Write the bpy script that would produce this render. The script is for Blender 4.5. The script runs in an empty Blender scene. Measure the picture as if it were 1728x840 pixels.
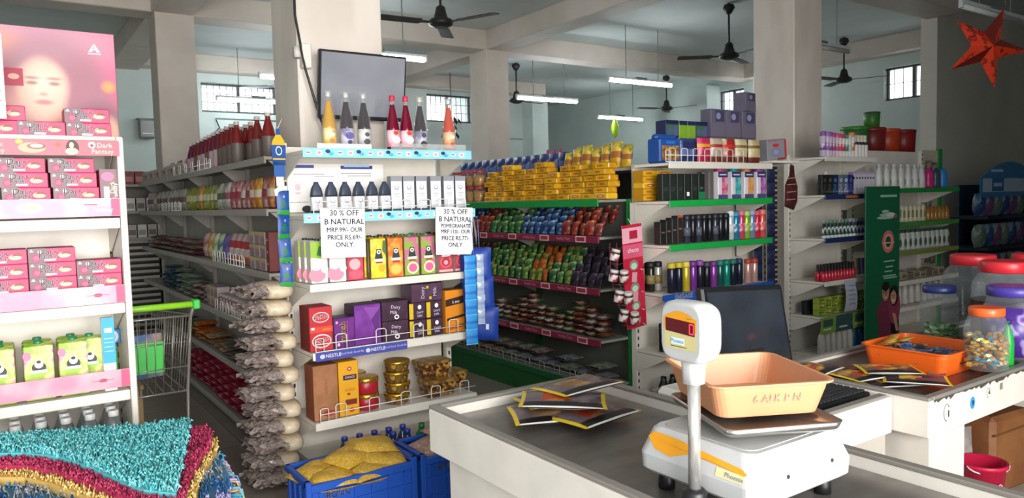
import bpy, bmesh, math, random
from mathutils import Vector, Matrix
random.seed(11)
SC = bpy.context.scene
COL = SC.collection

# ------------------------------------------------------------------ camera
# room frame: X runs along the shelf fronts, Y runs down the aisles, Z up; the camera stands at the origin, 1.5 m up
TH, PITCH, ROLL = math.radians(34.65), math.atan(80/1250), math.radians(1.46)
f0 = Vector((math.sin(TH)*math.cos(PITCH), math.cos(TH)*math.cos(PITCH), -math.sin(PITCH)))
r0 = Vector((math.cos(TH), -math.sin(TH), 0)); u0 = r0.cross(f0)
rr = math.cos(ROLL)*r0 - math.sin(ROLL)*u0
uu = math.sin(ROLL)*r0 + math.cos(ROLL)*u0
cd = bpy.data.cameras.new('camera'); cam = bpy.data.objects.new('camera', cd); COL.objects.link(cam)
cam.matrix_world = Matrix(((rr.x, uu.x, -f0.x, 0), (rr.y, uu.y, -f0.y, 0), (rr.z, uu.z, -f0.z, 1.5), (0, 0, 0, 1)))
cd.sensor_width = 36; cd.lens = 1250/1728*36; cd.clip_start = 0.02; cd.clip_end = 100
SC.camera = cam

# ------------------------------------------------------------------ world, daylight through the entrance, exposure
W = bpy.data.worlds.new('world'); SC.world = W; W.use_nodes = True
bgn = W.node_tree.nodes['Background']; bgn.inputs[0].default_value = (0.93, 0.97, 1, 1); bgn.inputs[1].default_value = 3.6
SC.view_settings.view_transform = 'Standard'
try: SC.view_settings.look = 'None'
except Exception: pass
SC.view_settings.gamma = 1; SC.view_settings.use_curve_mapping = False
SC.view_settings.exposure = 0.0
SC.cycles.max_bounces = 8; SC.cycles.diffuse_bounces = 4; SC.cycles.transparent_max_bounces = 12
SC.cycles.sample_clamp_indirect = 4

def area(name, loc, aim, sx, sy, power, col):
    l = bpy.data.lights.new(name, 'AREA'); l.shape = 'RECTANGLE'; l.size = sx; l.size_y = sy; l.energy = power; l.color = col
    o = bpy.data.objects.new(name, l); COL.objects.link(o); o.location = loc
    o.rotation_euler = (Vector(aim)-Vector(loc)).to_track_quat('-Z', 'Y').to_euler()
    return o
area('entrance_daylight', (-0.3, -5.2, 2.2), (0.6, 3.5, 1.0), 5.0, 3.6, 1050, (1, 0.965, 0.93))

# ------------------------------------------------------------------ materials
def lin(h):
    h = h.lstrip('#'); out = []
    for i in (0, 2, 4):
        c = int(h[i:i+2], 16)/255; out.append(c/12.92 if c <= 0.04045 else ((c+0.055)/1.055)**2.4)
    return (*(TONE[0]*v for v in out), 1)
_M = {}; TONE = [1.0]
def M(hexc, rough=0.5, metal=0.0, var=0.05, alpha=1.0, emit=0.0, scale=9, bump=0.0, coat=0.0, spec=0.5):
    key = (hexc, rough, metal, var, alpha, emit, scale, bump, coat, spec, TONE[0])
    if key in _M: return _M[key]
    m = bpy.data.materials.new('surface_'+hexc.strip('#')); m.use_nodes = True
    nt = m.node_tree; b = nt.nodes['Principled BSDF']
    c = lin(hexc)
    b.inputs['Roughness'].default_value = rough; b.inputs['Metallic'].default_value = metal
    b.inputs['Alpha'].default_value = alpha; b.inputs['Specular IOR Level'].default_value = spec
    if coat: b.inputs['Coat Weight'].default_value = coat
    if emit:
        b.inputs['Emission Color'].default_value = c; b.inputs['Emission Strength'].default_value = emit
    if var or bump:
        tc = nt.nodes.new('ShaderNodeTexCoord'); n = nt.nodes.new('ShaderNodeTexNoise')
        n.inputs['Scale'].default_value = scale; n.inputs['Detail'].default_value = 3
        nt.links.new(tc.outputs['Object'], n.inputs['Vector'])
    if var:
        r = nt.nodes.new('ShaderNodeValToRGB'); e = r.color_ramp.elements
        e[0].position = .3; e[1].position = .7
        e[0].color = (c[0]*(1-var), c[1]*(1-var), c[2]*(1-var), 1)
        e[1].color = (min(1, c[0]*(1+var)), min(1, c[1]*(1+var)), min(1, c[2]*(1+var)), 1)
        nt.links.new(n.outputs['Fac'], r.inputs[0]); nt.links.new(r.outputs[0], b.inputs['Base Color'])
    else: b.inputs['Base Color'].default_value = c
    if bump:
        bp = nt.nodes.new('ShaderNodeBump'); bp.inputs['Strength'].default_value = bump; bp.inputs['Distance'].default_value = .01
        nt.links.new(n.outputs['Fac'], bp.inputs['Height']); nt.links.new(bp.outputs[0], b.inputs['Normal'])
    _M[key] = m; return m
def MIX(h1, h2, scale=20, lo=.45, hi=.55, rough=.45, h3=None, coords='Object', bump=0, stretch=(1, 1, 1), metal=0, alpha=1.0):
    "two or three colours in noise patches: printed film, marble, worn steel"
    key = ('mix', h1, h2, scale, lo, hi, rough, h3, coords, bump, stretch, metal, alpha, TONE[0])
    if key in _M: return _M[key]
    m = bpy.data.materials.new('print_'+h1.strip('#')); m.use_nodes = True
    nt = m.node_tree; b = nt.nodes['Principled BSDF']; b.inputs['Roughness'].default_value = rough; b.inputs['Metallic'].default_value = metal
    b.inputs['Alpha'].default_value = alpha
    tc = nt.nodes.new('ShaderNodeTexCoord'); mp = nt.nodes.new('ShaderNodeMapping'); mp.inputs['Scale'].default_value = stretch
    n = nt.nodes.new('ShaderNodeTexNoise'); n.inputs['Scale'].default_value = scale; n.inputs['Detail'].default_value = 2
    r = nt.nodes.new('ShaderNodeValToRGB'); e = r.color_ramp.elements
    e[0].position = lo; e[0].color = lin(h1); e[1].position = hi; e[1].color = lin(h2)
    if h3: k = e.new(min(.99, hi+.08)); k.color = lin(h3)
    nt.links.new(tc.outputs[coords], mp.inputs[0]); nt.links.new(mp.outputs[0], n.inputs['Vector'])
    nt.links.new(n.outputs['Fac'], r.inputs[0]); nt.links.new(r.outputs[0], b.inputs['Base Color'])
    if bump:
        bp = nt.nodes.new('ShaderNodeBump'); bp.inputs['Strength'].default_value = bump; bp.inputs['Distance'].default_value = .01
        nt.links.new(n.outputs['Fac'], bp.inputs['Height']); nt.links.new(bp.outputs[0], b.inputs['Normal'])
    _M[key] = m; return m
def asmat(x): return M(x) if isinstance(x, str) else x
def CLEAR(hexc='#dfe6ea', alpha=.22, rough=.08):
    "thin clear plastic or film: mostly see-through, tinted, with a sheen that grows towards grazing angles"
    key = ('clear', hexc, alpha, rough)
    if key in _M: return _M[key]
    m = bpy.data.materials.new('clear_plastic'); m.use_nodes = True; nt = m.node_tree; c = lin(hexc)
    b = nt.nodes['Principled BSDF']; b.inputs['Roughness'].default_value = rough; b.inputs['Base Color'].default_value = c; b.inputs['Specular IOR Level'].default_value = .9
    tr = nt.nodes.new('ShaderNodeBsdfTransparent'); k = 1-.12*(1-min(c[:3])); tr.inputs[0].default_value = (k*(.8+.2*c[0]), k*(.8+.2*c[1]), k*(.8+.2*c[2]), 1)
    lw = nt.nodes.new('ShaderNodeLayerWeight'); lw.inputs[0].default_value = .35
    mr = nt.nodes.new('ShaderNodeMapRange'); mr.inputs['To Min'].default_value = alpha*.45; mr.inputs['To Max'].default_value = min(1, alpha*2.2)
    mx = nt.nodes.new('ShaderNodeMixShader'); out = nt.nodes['Material Output']
    nt.links.new(lw.outputs['Facing'], mr.inputs['Value']); nt.links.new(mr.outputs[0], mx.inputs[0]); nt.links.new(tr.outputs[0], mx.inputs[1]); nt.links.new(b.outputs[0], mx.inputs[2]); nt.links.new(mx.outputs[0], out.inputs[0])
    _M[key] = m; return m
WHITE = M('#e6e0d6', .42); PAPER = M('#f1f1f4', .7); STEEL = M('#b9b7b3', .25, .9); WIRE = M('#e4e2dc', .4)
BLACK = M('#17171a', .4); DARKMETAL = M('#2a2827', .5, .3)

# ------------------------------------------------------------------ mesh builder
def SOFT(base, base2, blobs, rough=.45, scale=2.5):
    "a soft printed picture: blurred ellipses (x, z, rx, rz, colour, edge softness) over a mottled ground, in the sheet's own coordinates"
    m = bpy.data.materials.new('printed_picture'); m.use_nodes = True; nt = m.node_tree; b = nt.nodes['Principled BSDF']; b.inputs['Roughness'].default_value = rough
    tc = nt.nodes.new('ShaderNodeTexCoord'); n = nt.nodes.new('ShaderNodeTexNoise'); n.inputs['Scale'].default_value = scale
    nt.links.new(tc.outputs['Object'], n.inputs['Vector'])
    r = nt.nodes.new('ShaderNodeValToRGB'); e = r.color_ramp.elements; e[0].position = .35; e[0].color = lin(base); e[1].position = .65; e[1].color = lin(base2)
    nt.links.new(n.outputs['Fac'], r.inputs[0]); cur = r.outputs[0]
    for cx, cz, rx, rz, col, soft in blobs:
        mp = nt.nodes.new('ShaderNodeMapping'); mp.inputs['Location'].default_value = (-cx/rx, 0, -cz/rz); mp.inputs['Scale'].default_value = (1/rx, 0, 1/rz)
        ln = nt.nodes.new('ShaderNodeVectorMath'); ln.operation = 'LENGTH'; mr = nt.nodes.new('ShaderNodeMapRange'); mr.interpolation_type = 'SMOOTHSTEP'
        mr.inputs['From Min'].default_value = 1+soft; mr.inputs['From Max'].default_value = 1-soft
        mx = nt.nodes.new('ShaderNodeMix'); mx.data_type = 'RGBA'; mx.inputs[7].default_value = lin(col)
        nt.links.new(tc.outputs['Object'], mp.inputs[0]); nt.links.new(mp.outputs[0], ln.inputs[0]); nt.links.new(ln.outputs['Value'], mr.inputs['Value'])
        nt.links.new(mr.outputs[0], mx.inputs[0]); nt.links.new(cur, mx.inputs[6]); cur = mx.outputs[2]
    nt.links.new(cur, b.inputs['Base Color']); return m
_TXT = {}
def text_geo(s, bold=False):
    if s in _TXT: return _TXT[s]
    c = bpy.data.curves.new('lettering', 'FONT'); c.body = s; c.size = 1; c.align_x = 'CENTER'; c.align_y = 'CENTER'; c.resolution_u = 2
    o = bpy.data.objects.new('lettering', c); COL.objects.link(o)
    dg = bpy.context.evaluated_depsgraph_get(); dg.update()
    me = bpy.data.meshes.new_from_object(o.evaluated_get(dg))
    vs = [tuple(v.co) for v in me.vertices]; fs = [tuple(p.vertices) for p in me.polygons]
    bpy.data.objects.remove(o); bpy.data.meshes.remove(me); bpy.data.curves.remove(c)
    _TXT[s] = (vs, fs); return _TXT[s]

class MB:
    def __init__(s): s.v = []; s.f = []; s.m = []; s.s = []; s.mats = []; s.T = None
    def mi(s, mat):
        mat = asmat(mat)
        if mat not in s.mats: s.mats.append(mat)
        return s.mats.index(mat)
    def add(s, vs, fs, mat, smooth=False):
        k = len(s.v); i = s.mi(mat)
        if s.T is not None: vs = [s.T @ Vector(v) for v in vs]
        s.v += [tuple(v) for v in vs]; s.f += [tuple(k+j for j in f) for f in fs]
        s.m += [i]*len(fs); s.s += [smooth]*len(fs)
    def box(s, x0, x1, y0, y1, z0, z1, mat, c=0):
        if c <= 0:
            vs = [(x, y, z) for x in (x0, x1) for y in (y0, y1) for z in (z0, z1)]
            s.add(vs, [(0, 1, 3, 2), (4, 6, 7, 5), (0, 4, 5, 1), (2, 3, 7, 6), (0, 2, 6, 4), (1, 5, 7, 3)], mat); return
        c = min(c, (x1-x0)*.49, (y1-y0)*.49, (z1-z0)*.49)
        vs = []; idx = {}
        for a in (0, 1):
            for b in (0, 1):
                for d in (0, 1):
                    X = (x0, x1)[a]; Y = (y0, y1)[b]; Z = (z0, z1)[d]
                    xi = X+(c if a == 0 else -c); yi = Y+(c if b == 0 else -c); zi = Z+(c if d == 0 else -c)
                    for k, p in enumerate(((X, yi, zi), (xi, Y, zi), (xi, yi, Z))): idx[a, b, d, k] = len(vs); vs.append(p)
        fs = []
        for a in (0, 1):
            fs.append([idx[a, 0, 0, 0], idx[a, 1, 0, 0], idx[a, 1, 1, 0], idx[a, 0, 1, 0]])
            fs.append([idx[0, a, 0, 1], idx[1, a, 0, 1], idx[1, a, 1, 1], idx[0, a, 1, 1]])
            fs.append([idx[0, 0, a, 2], idx[1, 0, a, 2], idx[1, 1, a, 2], idx[0, 1, a, 2]])
            for b in (0, 1):
                fs.append([idx[0, a, b, 1], idx[1, a, b, 1], idx[1, a, b, 2], idx[0, a, b, 2]])
                fs.append([idx[a, 0, b, 0], idx[a, 1, b, 0], idx[a, 1, b, 2], idx[a, 0, b, 2]])
                fs.append([idx[a, b, 0, 0], idx[a, b, 1, 0], idx[a, b, 1, 1], idx[a, b, 0, 1]])
                for d in (0, 1): fs.append([idx[a, b, d, 0], idx[a, b, d, 1], idx[a, b, d, 2]])
        s.add(vs, fs, mat)
    def quad(s, pts, mat): s.add(pts, [tuple(range(len(pts)))], mat)
    def rect(s, x0, x1, z0, z1, y, mat): s.quad([(x0, y, z0), (x1, y, z0), (x1, y, z1), (x0, y, z1)], mat)
    def ell(s, cx, cz, rx, rz, y, mat, n=18): s.quad([(cx+rx*math.cos(t*2*math.pi/n), y, cz+rz*math.sin(t*2*math.pi/n)) for t in range(n)], mat)
    def text(s, t, size, cx, cz, y, mat, sx=1.0, rot=0, bold=0):
        vs, fs = text_geo(t); c, q = math.cos(rot), math.sin(rot)
        offs = [(0, 0)] if not bold else [(-bold, 0), (bold, 0), (0, bold)]
        for ox, oz in offs:
            s.add([(cx+ox+size*(sx*x*c-w*q), y, cz+oz+size*(sx*x*q+w*c)) for x, w, _ in vs], fs, mat)
    def lathe(s, prof, mats, n=16, cx=0, cy=0, smooth=True, sy=1.0):
        if not isinstance(mats, (list, tuple)): mats = [mats]*(len(prof)-1)
        for k in range(len(prof)-1):
            (r1, z1), (r2, z2) = prof[k], prof[k+1]
            vs = []; fs = []
            for j in range(n):
                t = 2*math.pi*j/n; vs += [(cx+r1*math.cos(t), cy+sy*r1*math.sin(t), z1), (cx+r2*math.cos(t), cy+sy*r2*math.sin(t), z2)]
            for j in range(n):
                a, b = 2*j, 2*((j+1) % n); fs.append((a, b, b+1, a+1))
            s.add(vs, fs, mats[k], smooth and abs(r2-r1) < 3*abs(z2-z1))
        for (r, z), m in ((prof[0], mats[0]), (prof[-1], mats[-1])):
            if r > 1e-5: s.add([(cx+r*math.cos(2*math.pi*j/n), cy+sy*r*math.sin(2*math.pi*j/n), z) for j in range(n)], [tuple(range(n))], m)
    def tube(s, pts, r, mat, n=6, close=False):
        pts = [Vector(p) for p in pts]; N = len(pts); vs = []; fs = []; up = None
        rs = r if isinstance(r, (list, tuple)) else [r]*N
        for i, p in enumerate(pts):
            if close: t = pts[(i+1) % N]-pts[i-1]
            else: t = pts[min(i+1, N-1)]-pts[max(i-1, 0)]
            t.normalize()
            if up is None: up = Vector((0, 0, 1)) if abs(t.z) < .9 else Vector((1, 0, 0))
            a = t.cross(up).normalized(); b = a.cross(t).normalized(); up = b
            vs += [p+rs[i]*(math.cos(2*math.pi*j/n)*a+math.sin(2*math.pi*j/n)*b) for j in range(n)]
        for i in range(N if close else N-1):
            i2 = (i+1) % N
            fs += [(i*n+j, i*n+(j+1) % n, i2*n+(j+1) % n, i2*n+j) for j in range(n)]
        if not close: fs += [tuple(range(n)), tuple(range((N-1)*n, N*n))]
        s.add(vs, fs, mat, True)
    def prism(s, pts, y0, y1, mat, ax='y'):
        "outline in (x,z) pushed from y0 to y1"
        n = len(pts)
        if ax == 'y': vs = [(x, y0, z) for x, z in pts]+[(x, y1, z) for x, z in pts]
        elif ax == 'x': vs = [(y0, x, z) for x, z in pts]+[(y1, x, z) for x, z in pts]
        else: vs = [(x, z, y0) for x, z in pts]+[(x, z, y1) for x, z in pts]
        s.add(vs, [tuple(range(n)), tuple(range(n, 2*n))]+[(i, (i+1) % n, n+(i+1) % n, n+i) for i in range(n)], mat)
    def pillow(s, w, h, d, colfn, nx=8, nz=10, flat=0.0, crimp=.05, seed=0):
        "a filled film bag standing on z=0, front towards -y; colfn(u,v,front) gives the material"
        rnd = random.Random(seed)
        ph = [rnd.uniform(0, 6.3) for _ in range(6)]
        def th(u, v):
            a = max(0, 1-abs(2*u-1)**2.6); b = max(0, 1-abs(2*v-1)**3.2)
            if v < crimp or v > 1-crimp: b = 0.03
            w_ = 1+.10*math.sin(7*u+ph[0])*math.sin(6*v+ph[1])+.05*math.sin(15*u+9*v+ph[2])
            return .5*d*(a*b)**.55*w_
        for sg in (-1, 1):
            vs = []; fs = []
            for j in range(nz+1):
                v = j/nz
                if j == 1: v = crimp
                if j == nz-1: v = 1-crimp
                for i in range(nx+1):
                    u = i/nx; vs.append(((u-.5)*w*(1-.03*math.sin(math.pi*v)), sg*(max(th(u, v), .0006)), v*h))
            k = 0
            for j in range(nz):
                for i in range(nx):
                    q = j*(nx+1)+i
                    s.add([vs[q], vs[q+1], vs[q+nx+2], vs[q+nx+1]], [(0, 1, 2, 3)], colfn((i+.5)/nx, (j+.5)/nz, sg < 0), True)
    def mesh(s, name):
        me = bpy.data.meshes.new(name); me.from_pydata(s.v, [], s.f)
        for m in s.mats: me.materials.append(m)
        me.polygons.foreach_set('material_index', s.m); me.polygons.foreach_set('use_smooth', s.s)
        bm = bmesh.new(); bm.from_mesh(me)
        bmesh.ops.remove_doubles(bm, verts=bm.verts, dist=1e-6)
        bmesh.ops.recalc_face_normals(bm, faces=bm.faces); bm.to_mesh(me); bm.free(); me.update()
        return me

def tag(o, label=None, cat=None, group=None, kind=None):
    if label: o['label'] = label
    if cat: o['category'] = cat
    if group: o['group'] = group
    if kind: o['kind'] = kind
    return o
def empty(name, loc=(0, 0, 0), rz=0):
    o = bpy.data.objects.new(name, None); COL.objects.link(o); o.location = loc; o.rotation_euler = (0, 0, rz); return o
def obj(name, mb, parent=None, loc=None, label=None):
    o = bpy.data.objects.new(name, mb.mesh(name) if isinstance(mb, MB) else mb); COL.objects.link(o)
    if parent: o.parent = parent
    if loc: o.location = loc
    if label: o['label'] = label
    return o
def struct(name, mb, parent=None):
    o = obj(name, mb, parent)
    if not parent: o['kind'] = 'structure'
    return o
def one(name, mb, label, cat, loc=(0, 0, 0), rot=(0, 0, 0), group=None):
    o = obj(name, mb); o.location = loc; o.rotation_euler = rot; return tag(o, label, cat, group)

# a kind of goods: one body mesh with optional parts; put() makes an object of it with copies of its parts
class Kind:
    def __init__(s, name, cat, body, parts=()):
        s.name, s.cat = name, cat; s.body = body.mesh(name)
        s.parts = [(n, p.mesh(n)) for n, p in parts]
def put(k, x, y, z, label, group=None, rz=0.0, rx=0.0, ry=0.0, sc=1.0):
    o = bpy.data.objects.new(k.name, k.body); COL.objects.link(o)
    o.location = (x, y, z); o.rotation_euler = (rx, ry, rz)
    if sc != 1.0: o.scale = (sc, sc, sc) if not isinstance(sc, tuple) else sc
    for n, me in k.parts:
        c = bpy.data.objects.new(n, me); COL.objects.link(c); c.parent = o
    return tag(o, label, k.cat, group)
ORD = ('first second third fourth fifth sixth seventh eighth ninth tenth eleventh twelfth thirteenth fourteenth fifteenth sixteenth seventeenth eighteenth nineteenth '
       'twentieth twenty-first twenty-second twenty-third twenty-fourth twenty-fifth twenty-sixth twenty-seventh twenty-eighth twenty-ninth thirtieth thirty-first '
       'thirty-second thirty-third thirty-fourth thirty-fifth thirty-sixth thirty-seventh thirty-eighth').split()
def row(k, n, p0, step, fmt, group, rz=0.0, jit=0.0, rx=0.0, start=0, ry=0.0):
    for i in range(n):
        x, y, z = (p0[j]+step[j]*i for j in range(3))
        put(k, x, y, z, fmt.format(o=ORD[start+i]), group, rz+random.uniform(-jit, jit), rx, ry)

# ---- kinds of goods, built from a short spec
def paint(b, w, h, y, dec):
    for k, d in enumerate(dec):
        yy = y-.0006-.0002*k
        if d[0] == 'r': b.rect((d[1]-.5)*w, (d[2]-.5)*w, d[3]*h, d[4]*h, yy, d[5])
        elif d[0] == 'e': b.ell((d[1]-.5)*w, d[2]*h, d[3]*w, d[4]*h, yy, d[5])
        elif d[0] == 't': b.text(d[1], d[2]*h, (d[3]-.5)*w, d[4]*h, yy-.0003, d[5], *(d[6:]))
        elif d[0] == 'p': b.quad([((x-.5)*w, yy, z*h) for x, z in d[1]], d[2])
def boxk(name, cat, w, d, h, base, dec=(), side=(), top=None, parts=(), c=.003, back=()):
    b = MB(); b.box(-w/2, w/2, 0, d, 0, h, base, c)
    paint(b, w, h, 0, dec)
    if side:
        b.T = Matrix.Translation((-w/2, d/2, 0)) @ Matrix.Rotation(-math.pi/2, 4, 'Z'); paint(b, d, h, 0, side); b.T = None
    if top: b.quad([(-w/2+c, c, h+.0006), (w/2-c, c, h+.0006), (w/2-c, d-c, h+.0006), (-w/2+c, d-c, h+.0006)], top)
    return Kind(name, cat, b, parts)
def roundk(name, cat, prof, mats, n=14, parts=(), sy=1.0, extra=None):
    b = MB(); b.lathe(prof, mats, n, sy=sy)
    if extra: extra(b)
    return Kind(name, cat, b, parts)
def bagk(name, cat, w, h, d, base, bands=(), spots=(), nx=8, nz=10, crimp=.05, lie=False, seed=0):
    b = MB(); base = asmat(base)
    def cf(u, v, fr):
        m = base
        for z0, z1, hx in bands:
            if z0 <= v <= z1: m = asmat(hx)
        for cx, cz, r, hx in spots:
            if fr and (u-cx)**2+((v-cz)*h/w)**2 < r*r: m = asmat(hx)
        return m
    if lie: b.T = Matrix.Translation((0, -h/2, d*.5)) @ Matrix.Rotation(-math.pi/2, 4, 'X')
    b.pillow(w, h, d, cf, nx, nz, crimp=crimp, seed=seed)
    return Kind(name, cat, b)
# ------------------------------------------------------------------ the room
WALLM = MIX('#d2dcd8', '#c8d4d0', 2, .35, .65, .75); CEILM = MIX('#d0d6d4', '#c6cecc', 1.5, .35, .65, .8)
COLM = MIX('#cfc4b9', '#c7bbb0', 3, .35, .65, .6); MARBLE = MIX('#e3d8ce', '#d6cabf', 4, .4, .62, .3, stretch=(1, 1, .4))
CH = 3.9
def tiles():
    m = bpy.data.materials.new('floor_tiles'); m.use_nodes = True; nt = m.node_tree; b = nt.nodes['Principled BSDF']; b.inputs['Roughness'].default_value = .22
    tc = nt.nodes.new('ShaderNodeTexCoord'); br = nt.nodes.new('ShaderNodeTexBrick'); br.offset = 0
    br.inputs['Color1'].default_value = lin('#8b8177'); br.inputs['Color2'].default_value = lin('#857b72'); br.inputs['Mortar'].default_value = lin('#6c645c')
    br.inputs['Scale'].default_value = 1; br.inputs['Brick Width'].default_value = .6; br.inputs['Row Height'].default_value = .6; br.inputs['Mortar Size'].default_value = .004
    nt.links.new(tc.outputs['Object'], br.inputs['Vector']); nt.links.new(br.outputs[0], b.inputs['Base Color']); return m
b = MB(); b.box(-2.8, 14.2, -1.6, 15.7, -.1, 0, tiles()); struct('floor', b)
b = MB(); b.box(-2.8, 14.2, -1.6, 15.7, CH, CH+.1, CEILM); struct('ceiling', b)
def wall_holes(name, ax, lo, hi, t0, t1, holes, mat=WALLM, H=CH):
    "wall running lo..hi along ax, t0..t1 thick, with window holes (u0,u1,z0,z1)"
    b = MB(); u = lo
    def bx(u0, u1, z0, z1):
        if ax == 'x': b.box(u0, u1, t0, t1, z0, z1, mat)
        else: b.box(t0, t1, u0, u1, z0, z1, mat)
    for h in sorted(holes):
        bx(u, h[0], 0, H); bx(h[0], h[1], 0, h[2]); bx(h[0], h[1], h[3], H); u = h[1]
    bx(u, hi, 0, H); return struct(name, b)
W1, W2, W3, W4 = (2.76, 3.96, 3.05, 3.52), (6.8, 7.81, 3.06, 3.59), (9.1, 9.72, 2.98, 3.54), (5.55, 6.41, 2.94, 3.46)
wall_holes('wall_end', 'x', -2.6, 9.42, 12.56, 12.76, [W1, W2])
wall_holes('wall_right', 'y', 4.8, 15.5, 11.7, 11.9, [W3, W4])
b = MB(); b.box(9.22, 9.42, 12.76, 15.5, 0, CH, WALLM); struct('wall_recess_side', b)
b = MB(); b.box(9.22, 11.9, 15.5, 15.7, 0, CH, WALLM); struct('wall_recess', b)
b = MB(); b.box(-2.8, -2.6, -1.6, 12.76, 0, CH, WALLM); struct('wall_left', b)
GREYW = MIX('#cfc9be', '#c6c0b6', 2, .35, .65, .7)
b = MB(); b.box(9.62, 14.2, 4.6, 4.8, 0, CH, GREYW); struct('wall_projection', b)
b = MB(); b.box(14.0, 14.2, -1.6, 4.6, 0, CH, GREYW); struct('wall_far_right', b)
b = MB(); b.box(-2.6, -2.4, -1.6, -1.5, 0, CH, WALLM); b.box(2.2, 14.0, -1.6, -1.5, 0, CH, WALLM); b.box(-2.4, 2.2, -1.6, -1.5, 2.95, CH, WALLM); struct('wall_front', b)
def beam(x0, x1, y0, y1, z=3.63, n='beam'):
    b = MB(); b.box(x0, x1, y0, y1, z, CH, COLM, .01); struct(n, b)
beam(-2.6, 11.7, 8.82, 9.18); beam(1.47, 1.88, -1.5, 8.82); beam(1.47, 1.88, 9.18, 12.56); beam(5.74, 6.08, 4.74, 8.82); beam(5.74, 6.08, 9.18, 12.56)
beam(-2.6, 9.6, 4.3, 4.72, 3.62); beam(6.26, 6.66, -1.5, 4.3)
beam(11.35, 11.7, 4.8, 8.82); beam(-2.6, 9.42, 12.26, 12.56, 3.66)
def column(x0, x1, y0, y1, m=COLM, z1=3.64):
    b = MB(); b.box(x0, x1, y0, y1, 0, z1, m, .008); struct('column', b)
column(1.50, 1.90, 8.8, 9.2); column(1.48, 2.02, 4.28, 4.74, MARBLE); column(5.73, 6.10, 8.8, 9.25); column(6.24, 6.69, 4.28, 4.74, MARBLE)
column(11.3, 11.7, 9.65, 10.13, WALLM); column(9.02, 9.42, 12.2, 12.56, WALLM)
def window(n, ax, w, t, nv, nh):
    fr = MB(); u0, u1, z0, z1 = w
    fm = M('#5b5f60', .5, .3)
    def bx(b, a0, a1, c0, c1, d0, d1, m): b.box(a0, a1, c0, c1, d0, d1, m) if ax == 'x' else b.box(c0, c1, a0, a1, d0, d1, m)
    for a0, a1, d0, d1 in ((u0, u0+.03, z0, z1), (u1-.03, u1, z0, z1), (u0, u1, z0, z0+.03), (u0, u1, z1-.03, z1), ((u0+u1)/2-.02, (u0+u1)/2+.02, z0, z1)): bx(fr, a0, a1, t, t+.05, d0, d1, fm)
    o = struct(f'window_{n}', fr)
    g = MB(); s = -1 if ax == 'x' else -1
    for k in range(1, nv): u = u0+(u1-u0)*k/nv; bx(g, u-.004, u+.004, t-.05, t-.042, z0, z1, fm)
    for k in range(0, nh+1): z = z0+.03+(z1-z0-.06)*k/nh; bx(g, u0, u1, t-.045, t-.033, z-.004, z+.004, fm)
    obj('window_grille', g, o)
    p = MB(); bx(p, u0, u1, t+.02, t+.024, z0, z1, M('#eef6ff', .05, 0, 0, .12)); obj('pane', p, o)
window(1, 'x', W1, 12.66, 12, 3); window(2, 'x', W2, 12.66, 9, 3); window(3, 'y', W3, 11.8, 5, 3); window(4, 'y', W4, 11.8, 6, 2)

# ------------------------------------------------------------------ shelving
RACK = M('#e3ddd2', .4); RACKG = M('#cfcac2', .45); GREEN = M('#178a3c', .4); DGREEN = M('#0f5b2b', .45); SLOT = M('#26241f', .8)
GREYSH = M('#989189', .45)  # grey deepened so the aisle's dimness sits in the shelf colour
def upright(b, x, y, z1, w=.035, d=.05, m=RACK, slots=True, front=-1):
    b.box(x-w/2, x+w/2, y-d/2, y+d/2, 0, z1, m, .003)
    if slots:
        z = .12
        while z < z1-.04:
            b.box(x-.006, x+.006, y+front*(d/2+.001), y+front*(d/2-.001), z, z+.024, SLOT); z += .05
def shelf_x(x0, x1, yf, yb, z, m=RACK, lip=None, brackets=True, name='shelf', parent=None, lh=.042):
    "shelf running along x, lip at yf; z is its top"
    b = MB(); b.box(x0, x1, yf+.006, yb, z-.022, z-.004, m); b.box(x0, x1, yf, yf+.012, z-lh, z, lip or m, .003)
    o = obj(name, b, parent)
    if brackets:
        for x in (x0, x1-.004):
            k = MB(); k.prism([(yf+.02, z-.026), (yb, z-.026), (yb, z-.15), (yb-.04, z-.15)], x, x+.004, m, 'x'); obj('shelf_bracket', k, o)
    return o
def wire_guard(x0, x1, y, z, h, parent, loops=4, name='wire_guard', ax='x', m=None):
    b = MB(); m = m or WIRE
    P = (lambda u, q: (u, y, q)) if ax == 'x' else (lambda u, q: (y, u, q))
    for q in (.02, .5): b.tube([P(x0, z+h*q), P(x1, z+h*q)], .0028, m, 5)
    b.tube([P(x0, z), P(x0, z+h*.8), P(x0+.012, z+h*.86), P(x0+.035, z+h*.86), P(x0+.045, z+h*.8), P(x0+.045, z)], .003, m, 5)
    for k in range(loops):
        u = x0+(x1-x0)*(k+.7)/loops-.05
        b.tube([P(u, z), P(u, z+h*.9), P(u+.01, z+h), P(u+.05, z+h), P(u+.06, z+h*.9), P(u+.06, z)], .003, m, 5)
    return obj(name, b, parent)

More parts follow.
